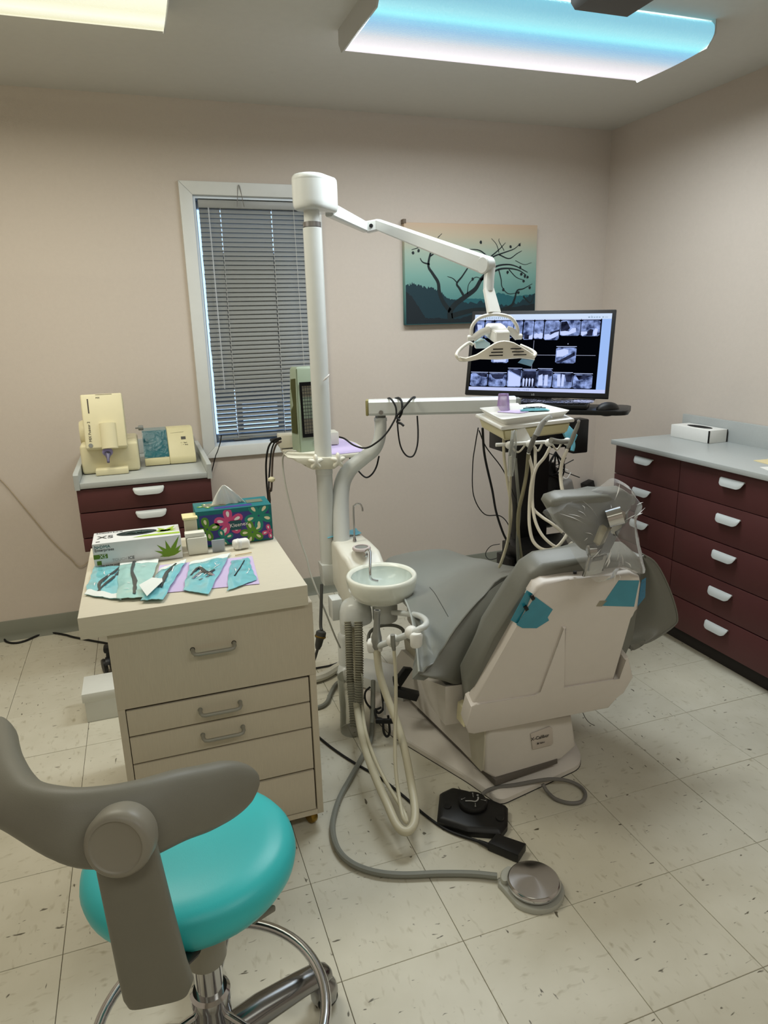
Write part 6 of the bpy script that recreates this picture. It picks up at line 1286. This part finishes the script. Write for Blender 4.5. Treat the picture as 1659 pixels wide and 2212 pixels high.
obj('mount_plate', prism(B(), [V(p) for p in [(0.459, -0.091, 0.846), (0.509, -0.096, 0.849), (0.501, -0.085, 0.795), (0.452, -0.079, 0.789)]], (0, .012, 0), .003), MATS['satin_chrome'], hr)
obj('plate_window', prism(B(), [V(p) for p in [(0.467, -0.093, 0.845), (0.497, -0.096, 0.847), (0.495, -0.094, 0.835), (0.466, -0.091, 0.833)]], (0, .004, 0), .001), mat('dark_chrome', (110, 112, 112), .25, metal=.8), hr)
obj('release_lever', prism(B(), [V(p) for p in [(0.477, -0.106, 0.932), (0.485, -0.107, 0.935), (0.5, -0.106, 0.923), (0.491, -0.097, 0.882), (0.482, -0.095, 0.875), (0.468, -0.096, 0.887)]], (0, .012, 0), .004), cream_p, hr)
obj('clamp_knob', lathe(B(), [(0, -.012), (.014, -.012), (.018, -.009), (.018, .009), (.014, .012), (0, .012)], (0.457, -0.099, 0.869), 22, ax=(.9, -.3, .1)), MATS['satin_chrome'], hr)
# clear bag over the headrest
bagm = film('headrest_bag_film', (240, 242, 244), .89, .04)
bc_ = V((0.5, -0.053, 0.949))
outl = [(1172, 1107), (1190, 1094), (1206, 1080), (1225, 1074), (1260, 1070), (1296, 1050), (1318, 1034), (1334, 1036), (1360, 1052), (1366, 1068), (1376, 1082), (1378, 1094), (1372, 1115), (1372, 1160), (1380, 1200), (1386, 1235), (1360, 1232), (1330, 1226), (1318, 1245), (1300, 1256), (1285, 1254), (1262, 1232), (1240, 1200), (1222, 1165), (1200, 1132)]
OUTL = [(0.329, -0.064, 0.975), (0.35, -0.068, 0.989), (0.374, -0.063, 1.002), (0.404, -0.057, 1.007), (0.456, -0.051, 1.008), (0.508, -0.049, 1.022), (0.533, -0.054, 1.04), (0.556, -0.056, 1.036), (0.596, -0.054, 1.012), (0.603, -0.061, 0.992), (0.609, -0.079, 0.978), (0.599, -0.085, 0.966), (0.589, -0.09, 0.942), (0.606, -0.079, 0.88), (0.639, -0.059, 0.817), (0.682, -0.029, 0.747), (0.612, -0.059, 0.778), (0.543, -0.088, 0.803), (0.516, -0.102, 0.786), (0.489, -0.104, 0.78), (0.466, -0.103, 0.786), (0.442, -0.091, 0.814), (0.419, -0.077, 0.853), (0.394, -0.074, 0.899), (0.362, -0.07, 0.943)]
O = cr(OUTL, 3, closed=True); cc = sum(O, V())/len(O)
rings = []
for k, (s_, d_) in enumerate(((1.0, 0), (.93, -.022), (.80, -.034), (.62, -.042), (.42, -.046), (.2, -.048), (.05, -.048))):
    row = []
    for i, p in enumerate(O):
        q = cc+(p-cc)*s_; n1 = noise.noise(V((q.x*22, q.z*22, 1.7)))+.5*noise.noise(V((q.x*60, q.z*34, 4.1)))
        row.append(q+V((0, d_+.009*n1*(s_ < 1), .004*n1*(s_ < 1))))
    rings.append(row)
bg_o = thing('headrest_bag', tuple(cc), 'crinkled clear plastic bag pulled over the chair headrest', 'plastic bag')
obj('film', loft(B(), rings, caps=False), bagm, bg_o, smooth=25)
rb_ = [[p+V((0, .0, 0)) for p in O]]+[[cc+(p-cc)*s_+V((0, .03+.012*noise.noise(V((p.x*30, p.z*30, 9))), 0)) for p in O] for s_ in (.9, .6)]
# white strips laid on as painted highlights of the bag's folds
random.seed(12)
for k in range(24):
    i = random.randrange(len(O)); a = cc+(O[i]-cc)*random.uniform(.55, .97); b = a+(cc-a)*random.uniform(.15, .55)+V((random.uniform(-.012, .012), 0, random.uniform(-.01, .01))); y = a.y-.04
    obj('painted_highlight', tube(B(), [V((a.x, y, a.z)), V(((a.x+b.x)/2, y-.004, (a.z+b.z)/2+.003)), V((b.x, y, b.z))], [.0003, random.uniform(.001, .0034), .0003], 5, smooth=4, flat=.35), film('highlight_white', (255, 255, 255), .25, .05), bg_o)
# thin strand below the shell
cable('hanging_strand', [(0.612, 0.114, 0.25), (0.652, 0.157, 0.2), (0.694, 0.197, 0.15), (0.743, 0.242, 0.1), (0.788, 0.28, 0.06)], .0012, mat('dark_strand', (60, 56, 50), .6), 'thin dark strand dangling behind the chair back', 'strand')

# ================================================================ FOOT CONTROLS
fc = thing('foot_control', tuple(V((0.211, 0.069, 0))), 'black foot control with round joystick pad and seat position symbols on the floor', 'foot control')
bq_ = rnd([V(p) for p in [(0.098, 0.08, 0), (0.155, 0.189, -0), (0.2, 0.2, -0), (0.24, 0.166, 0), (0.29, 0.1, 0), (0.322, 0.056, 0), (0.283, -0.012, 0), (0.248, -0.036, 0), (0.163, 0.008, -0)]], .006, 3)
cfc = sum(bq_, V())/len(bq_)
def fsc(k, z): return [V((cfc.x+(p.x-cfc.x)*k, cfc.y+(p.y-cfc.y)*k, z)) for p in bq_]
obj('body', loft(B(), [fsc(1, .001), fsc(1, .018), fsc(.94, .026), fsc(.86, .030)]), black_p, fc, smooth=30)
jc = V((0.223, 0.094, 0.048))
obj('joystick_pad', lathe(B(), [(0, .022), (.040, .022), (.044, .030), (.044, .040), (.040, .046), (0, .047)], (jc.x, jc.y, 0), 32), black_p, fc)
gs = mat('grey_symbol', (150, 150, 148), .5)
def JP(x, y): return V((jc.x+x, jc.y+y, .0478))
bm = B(); tube(bm, [JP(-.024, .003), JP(-.008, -.003), JP(.004, -.010), JP(.015, -.004), JP(.020, .006)], .0026, 6, smooth=3, flat=.2); obj('seat_symbol', bm, gs, fc)
obj('head_symbol', lathe(B(), [(0, 0), (.0035, 0), (.0035, .0006), (0, .0006)], JP(.022, .013), 10), gs, fc)
for a, b in (((-.018, .016), (-.03, .014)), ((.006, .010), (.012, .026)), ((.0, -.016), (-.006, -.028)), ((.022, -.008), (.032, -.016))):
    d = (V((b[0], b[1], 0))-V((a[0], a[1], 0))).normalized(); s = V((-d.y, d.x, 0)); bm = B(); A_, B_ = JP(*a), JP(*b)
    poly(bm, [A_-s*.0007, B_-s*.0007, B_+s*.0007, A_+s*.0007]); poly(bm, [B_-s*.003, B_+d*.004, B_+s*.003]); obj('arrow_symbol', bm, gs, fc)
bm = B()
for p in ((0.147, 0.113, 0.031), (0.269, 0.01, 0.031)): lathe(bm, [(0, 0), (.012, 0), (.011, .003), (0, .003)], p, 18)
obj('corner_button', bm, black_p, fc, kind='stuff')
cable('foot_control_cord', [(0.267, 0.123, 0.03), (0.293, 0.136, 0.03), (0.328, 0.134, 0.034), (0.387, 0.122, 0.036), (0.457, 0.115, 0.036), (0.514, 0.111, 0.03), (0.567, 0.104, 0.014), (0.591, 0.071, 0.008), (0.583, 0.035, 0.007), (0.551, 0.012, 0.007), (0.514, 0.02, 0.007), (0.486, 0.051, 0.007), (0.479, 0.088, 0.01), (0.471, 0.104, 0.028)], .006, mat('grey_cord', (112, 110, 106), .45), '', 'cord', parent=fc)
ad = thing('black_adapter_box', tuple(V((0.241, -0.081, 0))), 'small black box lying between the foot control and the chrome disc', 'adapter')
aq = [V(p) for p in [(0.192, -0.062, 0), (0.232, -0.038, 0), (0.29, -0.103, 0), (0.247, -0.135, 0)]]
obj('casing', prism(B(), [V((p.x, p.y, .001)) for p in aq], (0, 0, .028), .003), black_p, ad)
cable('black_floor_cord', [(-0.121, 0.658, 0.005), (-0.088, 0.561, 0.005), (-0.043, 0.458, 0.005), (0.012, 0.351, 0.005), (0.051, 0.241, 0.005), (0.083, 0.129, 0.005), (0.121, 0.044, 0.005), (0.182, -0.029, 0.008), (0.195, -0.052, 0.01)], .0042, black_r, 'black cord crossing the floor under the suction hoses to the adapter', 'cord', parent=ad)
obj('strain_relief', tube(B(), [(0.18, -0.029, 0.01), (0.19, -0.044, 0.011), (0.199, -0.06, 0.012)], [.005, .0065, .008], 10), black_r, ad)
dp = thing('disc_pedal', tuple(V((0.24, -0.233, 0))), 'round chrome disc pedal on a pale grey base on the floor', 'foot pedal')
cable('rheostat_cable', [(0.132, 0.769, 0.12), (0.108, 0.707, 0.06), (0.085, 0.649, 0.02), (0.046, 0.551, 0.012), (-0.006, 0.477, 0.012), (-0.08, 0.376, 0.012), (-0.139, 0.296, 0.012), (-0.181, 0.215, 0.012), (-0.202, 0.149, 0.012), (-0.204, 0.075, 0.012), (-0.182, 0.015, 0.012), (-0.134, -0.035, 0.012), (-0.068, -0.071, 0.012), (0.027, -0.102, 0.012), (0.108, -0.134, 0.012), (0.165, -0.167, 0.014)], .0088, grey_t, 'thick grey cable sweeping over the floor to the chrome disc pedal', 'cable', parent=dp)
dcn = V((0.238, -0.23, 0.03)); dcn.z = 0
left_ = V((0.176, -0.168, 0)); dl = (left_-dcn); dl.z = 0; dln = dl.normalized(); dsn = V((-dln.y, dln.x, 0))
pts = []
for k in range(17):
    a = -math.pi*.60+math.pi*1.20*k/16; pts.append(dcn-dln*(.079*math.cos(a))+dsn*(.079*math.sin(a)))
pts += [dcn+dln*(dl.length-.012)+dsn*.036, dcn+dln*dl.length+dsn*.028, dcn+dln*dl.length-dsn*.022, dcn+dln*(dl.length-.012)-dsn*.03]
ped = mat('pale_grey_cast', (168, 168, 158), .45)
c_ = dcn
obj('base', loft(B(), [[V((p.x, p.y, .001)) for p in pts], [V((p.x, p.y, .009)) for p in pts], [V((c_.x+(p.x-c_.x)*.97, c_.y+(p.y-c_.y)*.97, .013)) for p in pts]]), ped, dp, smooth=40)
obj('cable_cover', loft(B(), [[dcn+dln*(dl.length*.82)+dsn*(.028*math.cos(t))*1.0+dln*(.016*math.sin(t))*k+V((0, 0, h)) for t in [2*math.pi*q/20 for q in range(20)]] for h, k in ((.012, 1), (.022, 1), (.026, .8))]), ped, dp, smooth=50)
spun = mat('spun_chrome', (205, 205, 208), .13, metal=1)
nt = spun.node_tree; b_ = nt.nodes['Principled BSDF']; tg = nt.nodes.new('ShaderNodeTangent'); tg.direction_type = 'RADIAL'; tg.axis = 'Z'
b_.inputs['Anisotropic'].default_value = .92; nt.links.new(tg.outputs[0], b_.inputs['Tangent'])
obj('chrome_disc', lathe(B(), [(0, .018), (.060, .018), (.068, .021), (.069, .030), (.067, .034), (.064, .0365), (.004, .044), (0, .0442)], dcn, 64), spun, dp, smooth=25, org=dcn)
obj('skirt', lathe(B(), [(0, .008), (.052, .008), (.052, .018), (0, .018)], dcn, 32), black_p, dp)

# ================================================================ OPERATOR STOOL
st = thing('operator_stool', (-.59, -.42, 0), 'teal cushioned stool with grey curved backrest and chrome base in the foreground', 'stool')
teal = mat('teal_vinyl', (56, 190, 194), .36, bump=.08, bscale=700, noise_s=3, noise_a=.03)
sgm = mat('stool_grey_plastic', (116, 114, 103), .45, bump=.1, bscale=700)
scx, scy = -.596, -.345; rings = []
for r, z in ((.0, .418), (.165, .420), (.185, .428), (.196, .446), (.199, .462), (.196, .478), (.187, .491), (.170, .500), (.140, .505), (.09, .506), (.04, .5065), (.002, .5067)):
    r = max(r, .001); rings.append([V((scx+r*math.cos(t)*1.0, scy+r*math.sin(t)*.97, z)) for t in [2*math.pi*q/56 for q in range(56)]])
obj('seat', loft(B(), rings), teal, st, smooth=60)
obj('seat_pan', lathe(B(), [(0, .398), (.10, .398), (.13, .405), (.14, .418), (0, .418)], (scx, scy, 0), 32), black_p, st)
obj('column_cover', lathe(B(), [(0, .30), (.036, .30), (.038, .305), (.041, .40), (0, .40)], (-.59, -.42, 0), 28), mat('cover_grey', (150, 148, 136), .45), st)
obj('gas_column', lathe(B(), [(0, .2), (.026, .2), (.026, .30), (0, .30)], (-.59, -.42, 0), 32), chrome, st)
obj('outer_column', lathe(B(), [(0, .07), (.036, .07), (.036, .20), (.038, .205), (.038, .222), (.032, .228), (0, .228)], (-.59, -.42, 0), 32), chrome, st)
obj('base_hub', lathe(B(), [(0, .055), (.05, .055), (.055, .07), (.05, .105), (.038, .12), (0, .12)], (-.59, -.42, 0), 32), chrome, st)
polish = mat('polished_aluminium', (150, 150, 152), .16, metal=1)
for k in range(5):
    a = math.radians(19+72*k); d = V((math.cos(a), math.sin(a), 0)); s = V((-d.y, d.x, 0)); c0_ = V((-.59, -.42, 0))
    leg = obj('leg', loft(B(), [[c0_+d*x+s*(w_*math.cos(t))+V((0, 0, z+h_*math.sin(t))) for t in [2*math.pi*q/18 for q in range(18)]] for x, z, w_, h_ in ((.03, .092, .030, .034), (.10, .098, .031, .028), (.19, .092, .028, .023), (.245, .086, .026, .020), (.262, .080, .020, .015), (.268, .077, .009, .008))]), polish, st, smooth=60)
    wc_ = c0_+d*.25; wx = V((.8, .6, 0)) if k else V((.2, -.95, 0))
    obj('caster_hood', loft(B(), [[wc_+V((0, 0, h))+V((math.cos(t)*r*1.1, math.sin(t)*r, 0)) for t in [2*math.pi*q/16 for q in range(16)]] for h, r in ((.018, .027), (.035, .028), (.052, .024), (.060, .012), (.066, .010))]), steel, leg, smooth=60)
    for q_ in (-.013, .013): obj('wheel', lathe(B(), [(0, -.009), (.016, -.010), (.024, -.006), (.024, .006), (.016, .010), (0, .010)], wc_+wx.normalized()*q_+V((0, 0, .0248)), 22, ax=wx), black_p, leg)
RZ = .155; RR_ = .218
obj('foot_ring', tube(B(), [V((-.59+RR_*math.cos(t), -.42+RR_*math.sin(t), RZ)) for t in [2*math.pi*q/72 for q in range(72)]], .0108, 14, closed=True), chrome, st, smooth=60)
for k in range(3):
    a = math.radians(75+120*k); d = V((math.cos(a), math.sin(a), 0)); obj('ring_spoke', tube(B(), [V((-.59, -.42, .18))+d*.034, V((-.59, -.42, RZ))+d*(RR_-.006)], .007, 10), chrome, st)
lev = V((-0.488, -0.441, 0.385)); obj('height_lever', box(B(), lev, (.03, .065, .012), basis(x=(.7, -.7, .25), z=(.3, .2, 1)), .004), sgm, st)
obj('lever_rod', tube(B(), [lev, V((-.58, -.40, .392))], .005, 8), black_p, st)
# backrest
stn = [((-0.48, -0.499, 0.72), (-0.481, -0.508, 0.709)), ((-0.482, -0.499, 0.737), (-0.484, -0.515, 0.699)), ((-0.493, -0.502, 0.752), (-0.495, -0.531, 0.688)), ((-0.517, -0.516, 0.77), (-0.523, -0.554, 0.687)), ((-0.554, -0.537, 0.787), (-0.556, -0.583, 0.699)), ((-0.596, -0.561, 0.805), (-0.594, -0.609, 0.714)), ((-0.647, -0.583, 0.818), (-0.649, -0.642, 0.727)), ((-0.702, -0.595, 0.828), (-0.708, -0.652, 0.735)), ((-0.755, -0.586, 0.834), (-0.768, -0.638, 0.753)), ((-0.797, -0.55, 0.831), (-0.835, -0.576, 0.771)), ((-0.82, -0.499, 0.829), (-0.883, -0.516, 0.772)), ((-0.84, -0.428, 0.823), (-0.918, -0.437, 0.775)), ((-0.854, -0.361, 0.812), (-0.934, -0.367, 0.773)), ((-0.865, -0.306, 0.8), (-0.923, -0.314, 0.776)), ((-0.875, -0.277, 0.792), (-0.9, -0.283, 0.781)), ((-0.883, -0.265, 0.786), (-0.894, -0.269, 0.781))]
T_ = cr([V(a) for a, b in stn], 5); Bo = cr([V(b) for a, b in stn], 5)
rings = []; n = len(T_)
for i in range(n):
    m_ = (T_[i]+Bo[i])/2; a_ = (T_[max(i-1, 0)]+Bo[max(i-1, 0)])/2; b_2 = (T_[min(i+1, n-1)]+Bo[min(i+1, n-1)])/2
    tt = (b_2-a_).normalized(); up = (T_[i]-Bo[i]); hh = up.length/2; up = up.normalized(); nn = tt.cross(up).normalized()
    e = min(1, min(i, n-1-i)/7.0); thk = .006+.022*math.sin(e*math.pi/2)
    ctr = V((scx, scy, m_.z)); nn = nn if nn.dot(ctr-m_) > 0 else -nn
    rings.append([m_+nn*thk*.6+up*(hh*abs(math.sin(t))**.75*(1 if math.sin(t) > 0 else -1))+nn*(thk*abs(math.cos(t))**.8*(1 if math.cos(t) > 0 else -1)) for t in [2*math.pi*q/22 for q in range(22)]])
br = obj('backrest', loft(B(), rings), sgm, st, smooth=70)
pr_ = []
for (L_, R2) in (((-0.724, -0.637, 0.751), (-0.644, -0.66, 0.766)), ((-0.724, -0.641, 0.717), (-0.641, -0.665, 0.732)), ((-0.72, -0.647, 0.626), (-0.632, -0.672, 0.641)), ((-0.718, -0.642, 0.53), (-0.623, -0.67, 0.546)), ((-0.716, -0.641, 0.491), (-0.617, -0.67, 0.509)), ((-0.711, -0.639, 0.473), (-0.624, -0.664, 0.489))):
    L_, R2 = V(L_), V(R2); x_ = (R2-L_).normalized(); w_ = (R2-L_).length/2; m_ = (L_+R2)/2; y_ = V((0, 0, 1)).cross(x_).normalized()
    y_ = y_ if y_.y > 0 else -y_
    pr_.append([m_+y_*.016+x_*(w_*abs(math.cos(t))**.45*(1 if math.cos(t) > 0 else -1))+y_*(.016*abs(math.sin(t))**.6*(1 if math.sin(t) > 0 else -1)) for t in [2*math.pi*q/28 for q in range(28)]])
obj('backrest_post', loft(B(), pr_), sgm, st, smooth=50)
pb_ = V((-0.666, -0.649, 0.49)); obj('post_bracket', tube(B(), [pb_+V((.01, .05, -.01)), V((-.62, -.5, .405)), V((-.59, -.42, .39))], .022, 12, flat=.5), black_p, st)
hc = V((-0.687, -0.663, 0.778)); hax = V((-.30, -.93, .22)).normalized()
hub = obj('hub', lathe(B(), [(0, -.04), (.043, -.04), (.0465, -.03), (.0465, -.008), (.044, .0), (.040, .0045), (.036, .005), (.0345, .003), (.033, .0025), (.002, .0035), (0, .0035)], hc, 44, ax=hax), mat('hub_grey_plastic', (134, 130, 118), .4), st, smooth=50)
